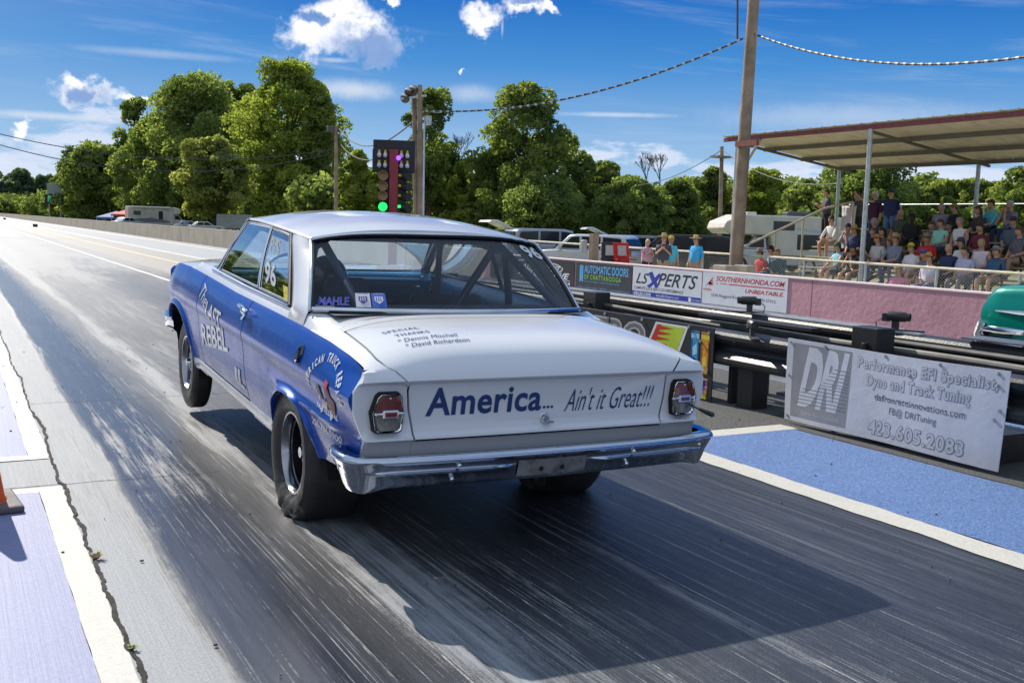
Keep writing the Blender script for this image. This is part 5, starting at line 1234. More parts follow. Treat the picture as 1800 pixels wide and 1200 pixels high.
    ey.ball((hd.x, hd.y+.090, hd.z-.055), (.022, .008, .005), 6, 4)
    for part, mi in ((hb, 0), (ey, 4)):
        vs = [bm.verts.new(p) for p in part.v]
        for f in part.f:
            try: q = bm.faces.new([vs[i] for i in f]); q.material_index = mi; q.smooth = True
            except ValueError: pass
    bmn.materials.clear()
    sk = SK[skin]; shm = mat('cloth_%.2f_%.2f_%.2f' % shirt, shirt, .85, var=.12, vs=14); pm = mat('cloth_%.2f_%.2f_%.2f' % pants, pants, .85, var=.12, vs=14)
    for m_ in (mat('skin_%d' % skin, sk, .55, var=.08), shm, pm, mat('shoe_dark', (.05, .045, .04), .7), mat('facial_dark', (.05, .025, .02), .6)): bmn.materials.append(m_)
    bm.to_mesh(bmn); bm.free(); bmn.name = 'body'
    bo = bpy.data.objects.new('body', bmn); COL.objects.link(bo); bo.parent = root
    hm = mat('hair_%.2f_%.2f' % hair[:2], hair, .8, var=.2, vs=40)
    if hair is not None and hat != 'bald':
        mb = MB(); n = 14
        prof = [(0, .128), (.05, .118), (.078, .085), (.092, .04), (.090, -.0)]
        vs = []
        R = []
        for r_, h_ in prof:
            R.append([(hd.x+r_*math.cos(2*math.pi*k/n), hd.y-.012+r_*1.12*math.sin(2*math.pi*k/n), hd.z+h_ + (.03 if h_ < .08 and math.sin(2*math.pi*k/n) > .3 else (-.05*(1 if h_ < .02 else 0) if math.sin(2*math.pi*k/n) < .2 else 0))) for k in range(n+1)])
        mb.rows(R)
        if long_hair: mb.tube([(hd.x, hd.y-.05, hd.z+.03), (hd.x, hd.y-.085, hd.z-.10), (hd.x, hd.y-.10, hd.z-.24)], [.085, .085, .05], 10)
        mb.build('hair', hm, root, smooth=True)
    if hat and hat != 'bald':
        kind_, hc = hat; hm2 = mat('hat_%.2f_%.2f_%.2f' % hc, hc, .8, var=.15, vs=30); mb = MB()
        if kind_ == 'cap':
            mb.lathe([(.0, .150), (.05, .145), (.085, .11), (.096, .055), (.094, .045)], 14, (hd.x, hd.y-.005, hd.z), 'z')
            mb.add([(hd.x+.085*math.cos(a_), hd.y+.06+.11*math.sin(a_)*(1 if math.sin(a_) > 0 else .2), hd.z+.058-.012*math.sin(a_)) for a_ in np.linspace(0, 2*math.pi, 17)[:-1]], [tuple(range(16))])
            mb.add([(hd.x+.085*math.cos(a_), hd.y+.06+.11*math.sin(a_)*(1 if math.sin(a_) > 0 else .2), hd.z+.050-.012*math.sin(a_)) for a_ in np.linspace(0, 2*math.pi, 17)[:-1]], [tuple(range(16))])
        else:
            mb.lathe([(0, .165), (.05, .172), (.078, .155), (.090, .07), (.14, .052), (.20, .072), (.205, .066), (.14, .044), (.088, .06)], 18, (hd.x, hd.y, hd.z), 'z')
        mb.build('cap' if kind_ == 'cap' else 'brimmed_hat', hm2, root, smooth=True)
    return root
# spectators: (u, v of the head top, row, shirt, pants, options, label)
NV = (.02, .03, .09); WH = (.62, .60, .66); BK = (.015, .015, .018); JN = (.06, .10, .22); KH = (.30, .24, .16); GY = (.14, .15, .18); LT = (.16, .50, .50)
PP = [
 (1466, 380, 2.6, WH, KH, dict(shorts=True, arms='knees'), 'person in white shirt and khaki shorts alone at the left end of the bleachers'),
 (1493, 392, 2.4, (.30, .30, .33), NV, dict(hat=('cap', NV), arms='chin'), 'person leaning on knees behind the white cloth with dark navy cap'),
 (1476, 425, .6, (.14, .36, .44), (.03, .03, .04), dict(shorts=True, sleeve=0, arms='knees', hat=('cap', (.02, .12, .05)), skin=2), 'person in teal sleeveless top and green cap on the low left bench'),
 (1503, 428, .6, BK, BK, dict(shorts=True, arms='chin', hat=('cap', NV), skin=1), 'person in black with hand at face on the low left bench'),
 (1508, 396, 2.1, NV, (.12, .10, .09), dict(arms='lap', hat=('hat', (.50, .36, .16))), 'person in navy shirt and straw hat left of the front canopy post'),
 (1538, 383, 2.8, NV, BK, dict(hair=(.35, .33, .30)), 'grey haired person in navy shirt below the standing men'),
 (1537, 400, 1.9, BK, (.25, .14, .10), dict(sleeve=.1, shorts=True, hair=(.15, .09, .05)), 'person in black tank top right of the front canopy post'),
 (1558, 400, 2.1, (.10, .07, .06), BK, dict(long_hair=True, sleeve=.1, hair=(.03, .02, .015)), 'long haired person in dark top behind the bearded one in overalls'),
 (1546, 411, 1.0, (.40, .38, .38), (.05, .10, .26), dict(hat=('cap', (.45, .20, .03)), arms='lap', fat=1.15), 'person with white beard in denim overalls and orange cap'),
 (1575, 410, 1.0, (.16, .18, .24), JN, dict(hat=('hat', (.42, .30, .14)), arms='knees', fat=1.1), 'person in slate shirt and tan straw hat on the second bench'),
 (1585, 368, 3.6, (.06, .07, .045), BK, dict(hat='bald', arms='lap', shorts=True), 'bald person in dark olive shirt below the pointing man'),
 (1606, 374, 3.4, BK, BK, dict(hat=('cap', BK), skin=4, fat=1.25, sleeve=.95), 'large person all in black with a black cap'),
 (1607, 426, .9, (.55, .55, .60), KH, dict(hat=('cap', (.55, .50, .04)), shorts=True), 'person in white shirt with a printed pineapple and a yellow cap'),
 (1632, 410, 1.7, (.50, .02, .03), BK, dict(hat=('hat', (.25, .20, .14)), fat=1.1), 'person in bright red shirt and brown brimmed hat'),
 (1631, 437, .9, GY, KH, dict(hat=('cap', (.10, .10, .35)), shorts=True), 'person in grey shirt and blue and white cap behind the front bearded man'),
 (1640, 443, -.35, (.45, .44, .52), JN, dict(hat=('cap', (.50, .25, .08)), arms='lap', fat=1.15), 'bearded person in lilac shirt and orange brimmed cap right by the fence'),
 (1583, 463, -.75, (.50, .16, .26), BK, dict(hat=('cap', (.45, .35, .20)), fat=1.1), 'person in pink patterned shirt lowest beside the fence'),
 (1655, 385, 2.6, (.24, .55, .46), JN, dict(sleeve=.2, fat=1.2, hair=(.10, .05, .03)), 'person in mint green top in the middle of the stand'),
 (1640, 389, 3.0, (.20, .12, .10), BK, dict(hair=(.12, .06, .04)), 'person in brown partly hidden left of the mint green top'),
 (1692, 382, 2.6, WH, BK, dict(sleeve=.0, hair=(.30, .28, .26), arms='lap'), 'person in white sleeveless shirt with dark chest print'),
 (1657, 358, 4.5, (.22, .21, .32), GY, dict(hair=(.40, .38, .36)), 'white haired person in lilac grey shirt near the top row'),
 (1681, 357, 4.5, BK, BK, dict(hat=('cap', (.40, .22, .05)), sleeve=.9), 'person in black jacket and mustard cap near the top row'),
 (1670, 390, 3.4, (.15, .10, .08), GY, dict(hair=(.05, .03, .02)), 'person with arms folded between the mint green and the white tops'),
 (1671, 428, .6, NV, BK, dict(hat='bald', fat=1.15), 'bald person with grey beard in dark navy shirt on the front bench'),
 (1692, 416, 1.4, WH, KH, dict(hat=('cap', (.05, .06, .12)), fat=1.15), 'person in white shirt and dark cap behind the sunglasses wearer'),
 (1702, 433, .5, (.36, .37, .50), GY, dict(fat=1.2, hair=(.05, .03, .02), arms='lap'), 'person in pale lilac shirt and sunglasses on the front bench'),
 (1727, 392, 2.4, (.13, .02, .035), BK, dict(hair=(.06, .03, .02), sleeve=.8, arms='lap'), 'dark haired person in maroon top leaning forward'),
 (1728, 420, 1.3, (.58, .50, .55), JN, dict(sleeve=0, hair=(.45, .33, .16), fat=1.1), 'blonde person in pale pink sleeveless top'),
 (1753, 431, .5, (.03, .08, .16), KH, dict(hat=('cap', (.20, .22, .25)), shorts=True, arms='lap'), 'person in dark blue shirt and grey cap with khaki shorts on the front bench'),
 (1726, 362, 4.3, (.06, .05, .05), BK, dict(long_hair=True, hair=(.10, .05, .03)), 'long haired person beside the rear canopy post in black and white top'),
 (1748, 351, 4.7, (.10, .45, .56), BK, dict(hair=(.04, .025, .02), arms='knees'), 'person in bright turquoise shirt in the top row'),
 (1779, 352, 4.7, (.16, .19, .26), NV, dict(hair=(.45, .44, .42), arms='chin'), 'white haired person resting chin on hand in the top row'),
 (1784, 380, 2.9, (.07, .10, .14), (.05, .06, .07), dict(shorts=True, hat=('cap', (.10, .03, .04)), fat=1.25, arms='lap'), 'large person in slate shirt and shorts at the right edge'),
 (1343, 437, -.3, (.50, .05, .05), NV, dict(hat=('hat', (.25, .20, .14)), fat=1.1), 'person in red shirt and brown hat leftmost of the three near the handrail'),
 (1361, 431, -.1, (.20, .28, .45), JN, dict(hat=('cap', BK)), 'person in blue shirt and black cap in the middle of the three near the handrail'),
 (1371, 437, -.35, (.03, .08, .10), (.12, .13, .10), dict(hair=(.25, .14, .06), fat=1.3, sleeve=.9), 'large person in dark teal rightmost of the three near the handrail'),
 (1519, 430, .7, (.08, .06, .06), (.10, .08, .07), dict(skin=1, hair=(.03, .02, .02), arms='knees'), 'person in dark brown mostly behind the front canopy post'),
 (1797, 398, 2.0, (.10, .10, .12), (.30, .2, .15), dict(hair=(.1, .06, .04)), 'person in dark grey cut off by the right edge of the photo'),
]
GP = 'spectators seated on the bleachers'
for (u, v, rw, sh, pa, op, lab) in PP:
    X = 22.0+.72*rw; h = at_x(u, v, X); sc = random.Random(lab).uniform(.97, 1.03); top_h = (.95 if op.get('hat') not in (None, 'bald') else .92)*sc
    zs = h.z-top_h
    yaw = math.pi/2+random.Random(lab+'y').uniform(-.25, .45)
    person((X, h.y, zs), yaw, 'sit', sh, pa, lab, GP, lean=random.Random(lab+'l').uniform(-.02, .22), scale=sc, **op)
ST = [
 (1455, 332, 24.4, (.05, .055, .08), BK, dict(arms='phone', hair=(.10, .06, .03), skin=2), 1.2, 'person in dark grey shirt looking down at a phone at the top of the handrail'),
 (1508, 337, 25.0, (.07, .07, .06), BK, dict(arms='shade', hair=(.12, .06, .03), fat=1.1), 1.5, 'standing person in dark shirt with grey beard shading eyes with one hand'),
 (1540, 336, 25.0, (.05, .015, .04), NV, dict(arms='down', hair=(.60, .60, .60), fat=1.05), 1.5, 'standing white haired person in maroon shirt and dark jeans'),
 (1568, 333, 25.0, (.02, .03, .10), (.08, .16, .34), dict(arms='point', hat=('cap', (.05, .06, .10)), fat=1.1), 1.9, 'standing person in navy shirt and blue jeans with one arm stretched out'),
]
for (u, v, X, sh, pa, op, yw, lab) in ST:
    h = at_x(u, v, X); person((X, h.y, h.z-1.76), yw, 'stand', sh, pa, lab, 'people standing at the top of the bleachers', **op)
GS = [
 (1138, 421, 27.5, (.45, .26, .33), BK, dict(arms='chest', hat='bald', fat=1.1), 3.3, 'person in pink shirt standing behind the fence'),
 (1168, 410, 27.0, (.05, .05, .07), (.30, .22, .14), dict(arms='chest', hat=('hat', (.48, .34, .16))), 2.4, 'person in dark vest and straw hat standing behind the fence'),
 (1180, 413, 27.4, (.08, .42, .62), KH, dict(arms='down', hat=('cap', (.65, .50, .05))), 2.8, 'person in turquoise shirt and yellow cap standing beside the straw hat'),
 (1225, 413, 27.5, (.04, .30, .56), (.30, .24, .18), dict(arms='down', hat=('hat', (.52, .38, .18)), fat=1.1), 1.8, 'person in bright blue printed shirt and straw hat with tan trousers'),
]
for (u, v, D_, sh, pa, op, yw, lab) in GS:
    h = at_d(u, v, D_+2.5); g_ = gz(h.x); sc = (h.z-g_)/1.80; person((h.x, h.y, g_), yw, 'stand', sh, pa, lab, 'people standing behind the fence', scale=max(.85, min(1.08, sc)), **op)
# cloth hung on the rail of the stand
a = at_x(1480, 362, 24.6); b_ = at_x(1503, 405, 24.6)
mb = MB().grid(8, 10, lambda i, j: (24.6+.03*math.sin(i*9+j*3), lerp(a.y, b_.y, i), lerp(a.z, b_.z, j))); mb.build('hanging_cloth', mat('cloth_white', (.55, .52, .55), .9), None, smooth=True, thick=.004, label='white cloth hung from the rail at the top left of the bleachers', cat='cloth')
# ================================================================ POLES, WIRES, SIGNALS, VEHICLES
polew = mat('utility_pole_wood', (.25, .19, .14), .9, var=.3, vs=1.5, bump=.8, bs=20, dirt=(.6, (.13, .10, .08)))
cabm = mat('black_cable', (.03, .035, .045), .6)
def pole(u, vb, vt, D_, r, label, lean=None, name='utility_pole', zt=None, group=None):
    b = at_d(u, vb, D_); b.z = gz(b.x) if b.x > 11.6 else 0
    ut, vv = lean if lean else (u, vt); tp = at_d(ut, vv, D_)
    o = thing(name, label, 'pole', b, 0, group); MB().tube([Vector((0, 0, -.2)), (tp-b)*.5, tp-b], [r, r*.9, r*.8], 12).build('shaft', polew, o, smooth=True); return o, b, tp
p1, b1, t1 = pole(1292, 478, -60, 29.5, .20, 'tall weathered wooden utility pole standing at the left end of the canopy', lean=(1329, -60))
L = p1.location
mb = MB().tube([at_d(1301, 60+5*k, 29.2)-L+Vector((-.1, 0, .0)) for k in range(-12, 3)], .03, 6); mb.build('drop_cable', cabm, p1, smooth=True)
MB().box(at_d(1313, 252, 29.1)-L, (.10, .9, .16)).build('cross_block', mat('block_wood', (.22, .08, .06), .8), p1)
def wire(pts, r, name, label, cat='cable', bulbs=False, grp=None):
    mb = MB().tube(pts, r, 6); o = mb.build(name, cabm, None, smooth=True, label=label, cat=cat, group=grp)
    return o
def sagline(a, b, s, n=28): return [a.lerp(b, k/n)-Vector((0, 0, s*4*(k/n)*(1-k/n))) for k in range(n+1)]
def lightstring(a, b, s, label):
    P_ = sagline(a, b, s, 120); mb = MB().tube(P_, [.034 if k % 3 else .026 for k in range(121)], 6)
    mb.m = [1 if (i//6) % 3 == 1 else 0 for i in range(len(mb.f))]
    mb.build('string_light_cable', [cabm, mat('cable_wrap', (.35, .42, .50), .5)], None, fix=False, label=label, cat='cable', group='bundled cables between the poles')
pt = at_d(1306, 68, 29.4)
lightstring(at_d(1326, 60, 29.4), at_d(1900, 84, 20.0), .55, 'thick bundled cable from the tall pole to the right over the canopy')
lightstring(pt, at_d(745, 195, 34), .62, 'thick bundled cable from the tall pole down to the twin poles')
# twin light poles
o2, b2, t2 = pole(741, 372, 152, 34, .10, 'pair of tall grey wooden light poles standing close together', name='light_pole', lean=(738, 150))
MB().tube([at_d(732, 400, 34.3)-b2, at_d(728, 152, 34.3)-b2], [.095, .08], 12).build('second_shaft', polew, o2, smooth=True)
gfix = mat('lamp_housing_grey', (.10, .09, .08), .6, .3)
for (u, v) in ((715, 172), (722, 162), (730, 158)):
    c = at_d(u, v, 34)-b2; MB().lathe([(.04, -.1), (.16, .10), (.17, .14), (.15, .14), (.05, 0)], 14, tuple(c), 'y').build('floodlight', gfix, o2, smooth=True)
MB().tube([at_d(705, 174, 34)-b2, at_d(750, 168, 34)-b2], .04, 6).tube([at_d(745, 195, 34)-b2, at_d(775, 197, 34)-b2], .035, 6).build('arm', galv, o2)
MB().box(at_d(752, 212, 33.8)-b2, (.2, .2, .3)).build('junction_box', galv, o2, bevel=.02)
MB().tube([at_d(746, 215, 33.7)-b2, at_d(744, 400, 33.7)-b2], .03, 6).build('conduit', galv, o2)
o3, b3, t3 = pole(591, 396, 223, 62, .13, 'slim wooden pole with a small lamp right of the big yellow green tree', name='light_pole')
MB().box(at_d(586, 227, 62)-b3, (.8, .25, .35)).build('floodlight', gfix, o3, bevel=.03)
o4, b4, t4 = pole(1264, 470, 258, 75, .17, 'distant wooden pole with a crossarm behind the camper', lean=(1269, 258))
MB().box(at_d(1267, 276, 74.8)-b4, (1.3, .9, .15)).build('crossarm', polew, o4)
for (a, b, s, lab) in ((at_d(596, 226, 62), at_d(735, 205, 34), 1.0, 'upper thin wire from the slim lamp pole to the twin poles'), (at_d(596, 250, 62), at_d(735, 231, 34), 1.0, 'lower thin wire from the slim lamp pole to the twin poles'),
    (at_d(-60, 220, 60), at_d(590, 262, 62), 1.2, 'upper wire crossing the sky at the left edge'), (at_d(-60, 236, 60), at_d(590, 268, 62), 1.6, 'lower wire crossing the sky at the left edge'),
    (at_d(1268, 264, 75), at_d(1070, 320, 110), 1.2, 'thin wire from the distant pole towards the bare trees'), (at_d(1268, 262, 75), at_d(1480, 322, 60), .9, 'thin wire from the distant pole behind the canopy')):
    wire(sagline(a, b, s), .028, 'overhead_wire', lab)
# starting lights
T0 = at_d(690, 400, 15.6); T0.z = 0
ct = thing('starting_lights', 'black drag race starting light tower with a red centre column and lit green lamps', 'signal', T0, -YAW+.10)
bkp = mat('signal_black', (.02, .02, .024), .55, var=.2); redc = mat('signal_red_column', (.30, .035, .045), .6, var=.15, vs=8)
S = 1/1808*15.6
def TZ(v): return at_d(690, v, 15.6).z
lean_t = 0.0
MB().bb(-.06, .07, -.06, .06, .1, TZ(264)).build('column', redc, ct, bevel=.006)
MB().bb(-.32, .32, .05, .13, TZ(304), TZ(262)).build('head_panel', bkp, ct, bevel=.02)
MB().bb(-.31, .32, .06, .12, TZ(263), TZ(247)).build('top_board', bkp, ct, bevel=.01)
for s in (-1, 1): MB().bb(s*.13-.07, s*.13+.07, .0, .10, TZ(372)-.35, TZ(303)).build('side_box', bkp, ct, bevel=.01)
MB().bb(-.4, .4, -.3, .3, 0, .06).build('base_plate', bkp, ct, bevel=.01)
blb = mat('bulb_frosted', (.66, .66, .70), .3); blc = mat('bulb_amber_cap', (.60, .42, .06), .4)
for v in (272, 289.5):
    for x in (-.215, -.125, .115, .205):
        bo = MB().ball((x, -.02, TZ(v)-.02), (.032, .032, .038), 12, 8).build('small_lamp', blb, ct, smooth=True); MB().cyl((x, -.01, TZ(v)+.01), (x, .0, TZ(v)+.055), .022, 10, .014).build('socket', blc, bo, smooth=True)
MB().ball((.075, -.10, TZ(279)), (.036, .02, .036), 12, 8).build('indicator', mat('violet_lamp', (.1, .03, .6), .3, emit=(.18, .05, 1.0), estr=2.5), ct, smooth=True)
amb = mat('amber_lens', (.30, .13, .02), .3, coat=.6); grl = mat('green_lamp_lit', (.02, .5, .1), .3, emit=(.01, 1.0, .10), estr=1.6)
for k, v in enumerate((310, 328, 345, 364)):
    z = TZ(v)
    MB().lathe([(.0, .0), (.062, -.01), (.066, -.02)], 18, (-.15, -.03, z), 'y').build('round_lamp', amb if k < 3 else grl, ct, smooth=True)
    MB().lathe([(.070, .01), (.072, -.09), (.066, -.09), (.064, .01)], 18, (-.15, -.0, z), 'y').build('hood', mat('amber_hood', (.40, .27, .12), .5) if k < 3 else bkp, ct, smooth=True)
    MB().tube([(.14, .0, z), (.24, -.10, z-.01)], [.055, .068], 14).build('hood', bkp, ct, smooth=True)
    MB().bb(.075, .12, -.06, -.02, z-.01, z+.03).build('side_lamp', mat('amber_edge', (.65, .45, .02), .4) if k < 3 else grl, ct, bevel=.01)
# scoreboard far down the track
P0 = at_d(97, 380, 235); P0.z = gz(20)
sb = thing('scoreboard', 'dark elapsed time scoreboard with green digits on two posts far down the track', 'scoreboard', P0, -YAW+.4)
zz = lambda v: at_d(97, v, 235).z-P0.z
MB().bb(-2.1, 2.1, -.2, .2, zz(358), zz(342)).build('display', bkp, sb, bevel=.05)
MB().bb(-1.6, 1.6, -.15, .15, zz(341), zz(323)).build('header_panel', mat('header_grey', (.28, .33, .35), .6), sb, bevel=.05)
mb = MB()
for a, ch in ((-1.5, '8'), (-.4, '7'), (.7, '7')): put_text(mb, ch, (lambda i, j, a=a: (a+.8*i, -.22, lerp(zz(356), zz(344), j))), bold=.03)
mb.build('digits', mat('digit_green', (.05, .35, .2), .5, emit=(.08, .5, .28), estr=.35), sb, fix=False)
for x in (-1.2, 1.2): MB().cyl((x, 0, -.5), (x, 0, zz(358)), .12, 8).build('post', galv, sb)
# traffic cone at the left edge
cn = thing('traffic_cone', 'worn orange traffic cone on the painted box at the left edge', 'cone', (.075, 5.42, .004), .1)
MB().lathe([(.135, .035), (.125, .05), (.028, .70), (.018, .71), (0, .71)], 32).build('cone', mat('cone_orange', (.78, .12, .02), .55, var=.2, vs=8, dirt=(.62, (.30, .05, .02)), bump=.2, bs=30), cn, smooth=True)
MB().bb(-.185, .185, -.185, .185, 0, .035).build('base', mat('cone_base_grey', (.12, .10, .11), .7, var=.2), cn, bevel=.012)

# ---- vehicles built from a side outline (y forward, z up, x across)
tyr = mat('car_tyre', (.02, .02, .02), .8); hubm = mat('hub_silver', (.40, .41, .43), .3, .8); gls = mat('car_window', (.015, .022, .03), .12, coat=.15, spec=.35)
def vehicle(name, label, cat, loc, rz, prof, W, paint, wins, wheels, r=.34, extras=None, group=None, bev=.07, cabw=None):
    o = thing(name, label, cat, loc, rz, group)
    MB().prism(prof, -W/2, W/2).build('body', paint, o, smooth=True, sharp=30, bevel=bev)
    if cabw:
        cab, cw_ = cabw; MB().prism(cab, -cw_/2, cw_/2).build('cabin', paint, o, smooth=True, sharp=30, bevel=bev*1.2)
        W2 = cw_
    else: W2 = W
    for s in (-1, 1):
        for wpoly in wins: MB().prism(wpoly, s*(W2/2+.004), s*(W2/2-.03)).build('side_window', gls, o)
        for yw in wheels:
            wh = MB().cyl((s*(W/2-.22), yw, r), (s*(W/2+.015), yw, r), r, 20).build('wheel', tyr, o, bevel=.02); MB().cyl((s*(W/2), yw, r), (s*(W/2+.025), yw, r), r*.6, 16).build('rim', hubm, wh, bevel=.01)
    return o
pt_ = lambda n, c, me_=.2: mk_paint('vehicle_'+n, c, .35, .8, me_)
SUVP = [(-2.3, .45), (-2.35, .95), (-2.25, 1.05), (.95, 1.05), (2.1, .95), (2.35, .75), (2.35, .4), (1.8, .3), (-1.9, .3)]
SUVC = [(-2.25, 1.02), (-2.05, 1.62), (-1.8, 1.70), (.1, 1.70), (.45, 1.64), (1.15, 1.04)]
SUVW = [[(-2.0, 1.10), (-1.9, 1.55), (-1.1, 1.60), (-1.1, 1.10)], [(-1.0, 1.10), (-1.0, 1.60), (-.15, 1.60), (-.15, 1.10)], [(-.05, 1.10), (-.05, 1.60), (.3, 1.57), (.85, 1.10)]]
def suv(label, u, v, D_, rz, paint, group='vehicles parked beyond the fence', hatch=False, lamps=True, sc=1.0):
    p = at_d(u, v, D_); p.z = gz(p.x); o = vehicle('parked_car', label, 'car', p, rz, SUVP, 1.85, paint, SUVW, (-1.45, 1.45), cabw=(SUVC, 1.62), group=group); o.scale = (sc,)*3
    MB().prism([(.52, 1.60), (1.14, 1.08), (1.17, 1.10), (.56, 1.64)], -.74, .74).build('windscreen', gls, o)
    MB().prism([(-2.29, 1.12), (-2.12, 1.55), (-2.09, 1.55), (-2.25, 1.12)], -.7, .7).build('rear_window', gls, o)
    for s in (-1, 1):
        MB().box((s*.68, 2.30, .78), (.38, .14, .16)).build('headlight', mat('headlight_clear', (.55, .57, .6), .15, coat=1), o, bevel=.03); MB().box((s*.82, -2.30, 1.0), (.14, .12, .3)).build('tail_lamp', LRR, o, bevel=.03); MB().box((s*.98, .75, 1.10), (.2, .1, .14)).build('mirror', paint, o, bevel=.03)
    MB().box((0, 2.34, .6), (1.0, .06, .22)).build('grille', bkp, o)
    if hatch:
        h = MB().prism([(-2.15, 1.66), (-2.25, 1.72), (-2.9, 2.02), (-3.2, 2.0), (-3.3, 1.90), (-2.95, 1.92), (-2.2, 1.60)], -.75, .75).build('tailgate', mat('tailgate_white', (.55, .56, .58), .35, coat=.5), o, smooth=True, bevel=.03)
    return o
FL = -YAW   # yaw that lines a vehicle up with the view; +90 degrees puts its side to the camera
suv('silver minivan with its tailgate raised right behind the race car roof', 975, 440, 47, FL-rad(70), pt_('silver_blue', (.30, .34, .42)), hatch=True, sc=1.05)
suv('white and silver car nosed toward the track behind the short wooden post', 1030, 440, 40, FL+rad(62), pt_('white_silver', (.55, .57, .62)), sc=.92)
suv('dark grey car mostly hidden behind the folded red and black chairs', 1075, 440, 48, FL+rad(90), pt_('graphite', (.08, .09, .12)))
suv('grey hatchback with its tailgate raised right of the folded chairs', 1150, 445, 46, FL-rad(85), pt_('mid_grey', (.16, .17, .20)), hatch=True)
suv('black car half hidden behind the people in hats', 1185, 450, 42, FL+rad(84), pt_('black', (.015, .015, .018)), sc=1.05)
# truck camper
p = at_d(1350, 460, 58); p.z = gz(p.x); wpaint = mat('camper_cream', (.56, .53, .46), .5, var=.08, vs=1.5); tw = pt_('truck_white', (.50, .51, .54), .1)
cam_ = vehicle('truck_camper', 'cream camper overhanging the cab of a white pickup behind the bleachers', 'camper', p, FL+rad(104), [(-3.6, .55), (-3.6, 1.3), (2.9, 1.28), (3.35, 1.12), (3.4, .5), (2.5, .4), (-3.4, .4)], 2.0, tw, [], (-2.0, 2.2), r=.42)
MB().prism([(.55, 1.28), (.65, 1.95), (1.35, 1.97), (1.95, 1.30)], -.88, .88).build('cab', tw, cam_, smooth=True, bevel=.06)
for s in (-1, 1): MB().prism([(.75, 1.38), (.80, 1.85), (1.25, 1.88), (1.70, 1.38)], s*.885, s*.86).build('cab_window', gls, cam_)
MB().prism([(1.42, 1.92), (1.96, 1.36), (2.0, 1.37), (1.47, 1.96)], -.8, .8).build('windscreen', gls, cam_)
sh_ = MB().prism([(-4.3, .85), (-4.3, 3.05), (-3.9, 3.15), (2.2, 3.15), (3.2, 2.75), (3.35, 2.35), (3.0, 2.08), (.55, 2.05), (.35, 1.3), (.35, .95)], -1.15, 1.15).build('camper_shell', wpaint, cam_, smooth=True, bevel=.08)
for s in (-1, 1):
    MB().prism([(-.9, 2.35), (-.9, 2.85), (.4, 2.85), (.4, 2.35)], s*1.157, s*1.12).build('upper_window', gls, sh_, bevel=.01)
    MB().prism([(-2.9, 1.30), (-2.9, 2.15), (-1.1, 2.15), (-1.1, 1.30)], s*1.157, s*1.12).build('side_window', gls, sh_, bevel=.01)
    MB().prism([(-4.0, 2.0), (-4.0, 2.25), (-.8, 2.55), (.2, 2.9), (.1, 2.78), (-1.2, 2.38)], s*1.156, s*1.12).build('stripe', mat('camper_stripe', (.40, .44, .52), .5), sh_)
    MB().box((s*.75, 3.42, .95), (.4, .08, .3)).build('headlight', mat('headlight_clear', (.55, .57, .6), .15, coat=1), cam_, bevel=.02)
MB().box((0, 3.44, .95), (.9, .05, .28)).build('grille', CHD, cam_); MB().box((0, 3.5, .55), (2.0, .16, .25)).build('bumper', CHD, cam_, bevel=.03)
MB().box((0, -1.6, 3.25), (.8, 1.5, .32)).build('roof_unit', mat('roof_unit_dark', (.06, .065, .08), .4), cam_, bevel=.08); MB().box((0, 1.3, 3.22), (.6, .6, .2)).build('roof_vent', wpaint, cam_, bevel=.05)
# folded pushchairs / camp chairs
for k, (u, c1, lab) in enumerate(((1072, (.03, .03, .035), 'black and grey folding camp chair behind the fence'), (1094, (.50, .02, .02), 'red folding camp chair with a pale back panel behind the fence'))):
    p = at_d(u, 455, 30); p.z = gz(p.x); o = thing('camp_chair', lab, 'chair', p, FL+.3*k, 'camp chairs behind the fence'); cm = mat('chair_cloth_%d' % k, c1, .8)
    MB().box((0, .1, 1.05), (.5, .04, .62), Matrix.Rotation(rad(-12), 3, 'X')).build('backrest', cm, o, bevel=.02); MB().box((0, -.12, .66), (.5, .45, .05)).build('seat', cm, o, bevel=.02)
    MB().box((0, .06, 1.12), (.26, .045, .30), Matrix.Rotation(rad(-12), 3, 'X')).build('back_panel', mat('chair_panel', (.40, .38, .38), .8), o)
    for s in (-1, 1):
        MB().tube([(s*.27, -.3, 0), (s*.27, .12, .7)], .015, 6).tube([(s*.27, .25, 0), (s*.27, -.3, .66)], .015, 6).build('leg', galv, o); MB().box((s*.28, -.1, .88), (.06, .45, .03)).build('armrest', cm, o, bevel=.01)
# short posts near the wall
p = at_d(1043, 460, 24); p.z = GZ; o = thing('wooden_post', 'short square weathered wooden post behind the pink wall', 'post', p, 0); hgt = at_d(1043, 411, 24).z-GZ
MB().box((0, 0, hgt/2), (.17, .17, hgt)).build('shaft', polew, o, bevel=.01); MB().box((-.2, .12, at_d(1035, 433, 24).z-GZ), (.13, .13, .3)).build('meter_box', mat('meter_grey', (.40, .42, .42), .5), o, bevel=.03)
for u, w_, h_, lab in ((1273, .34, .42, 'pale concrete block at the foot of the tall pole on its left'), (1309, .28, .4, 'tan concrete block at the foot of the tall pole on its right')):
    p = at_d(u, 478, 26); zt_ = at_d(u, 466, 26).z; MB().box((0, 0, 0), (w_, .5, 1.0)).build('concrete_block', cg, None, bevel=.02, label=lab, cat='block').location = (p.x, p.y, zt_-.5)

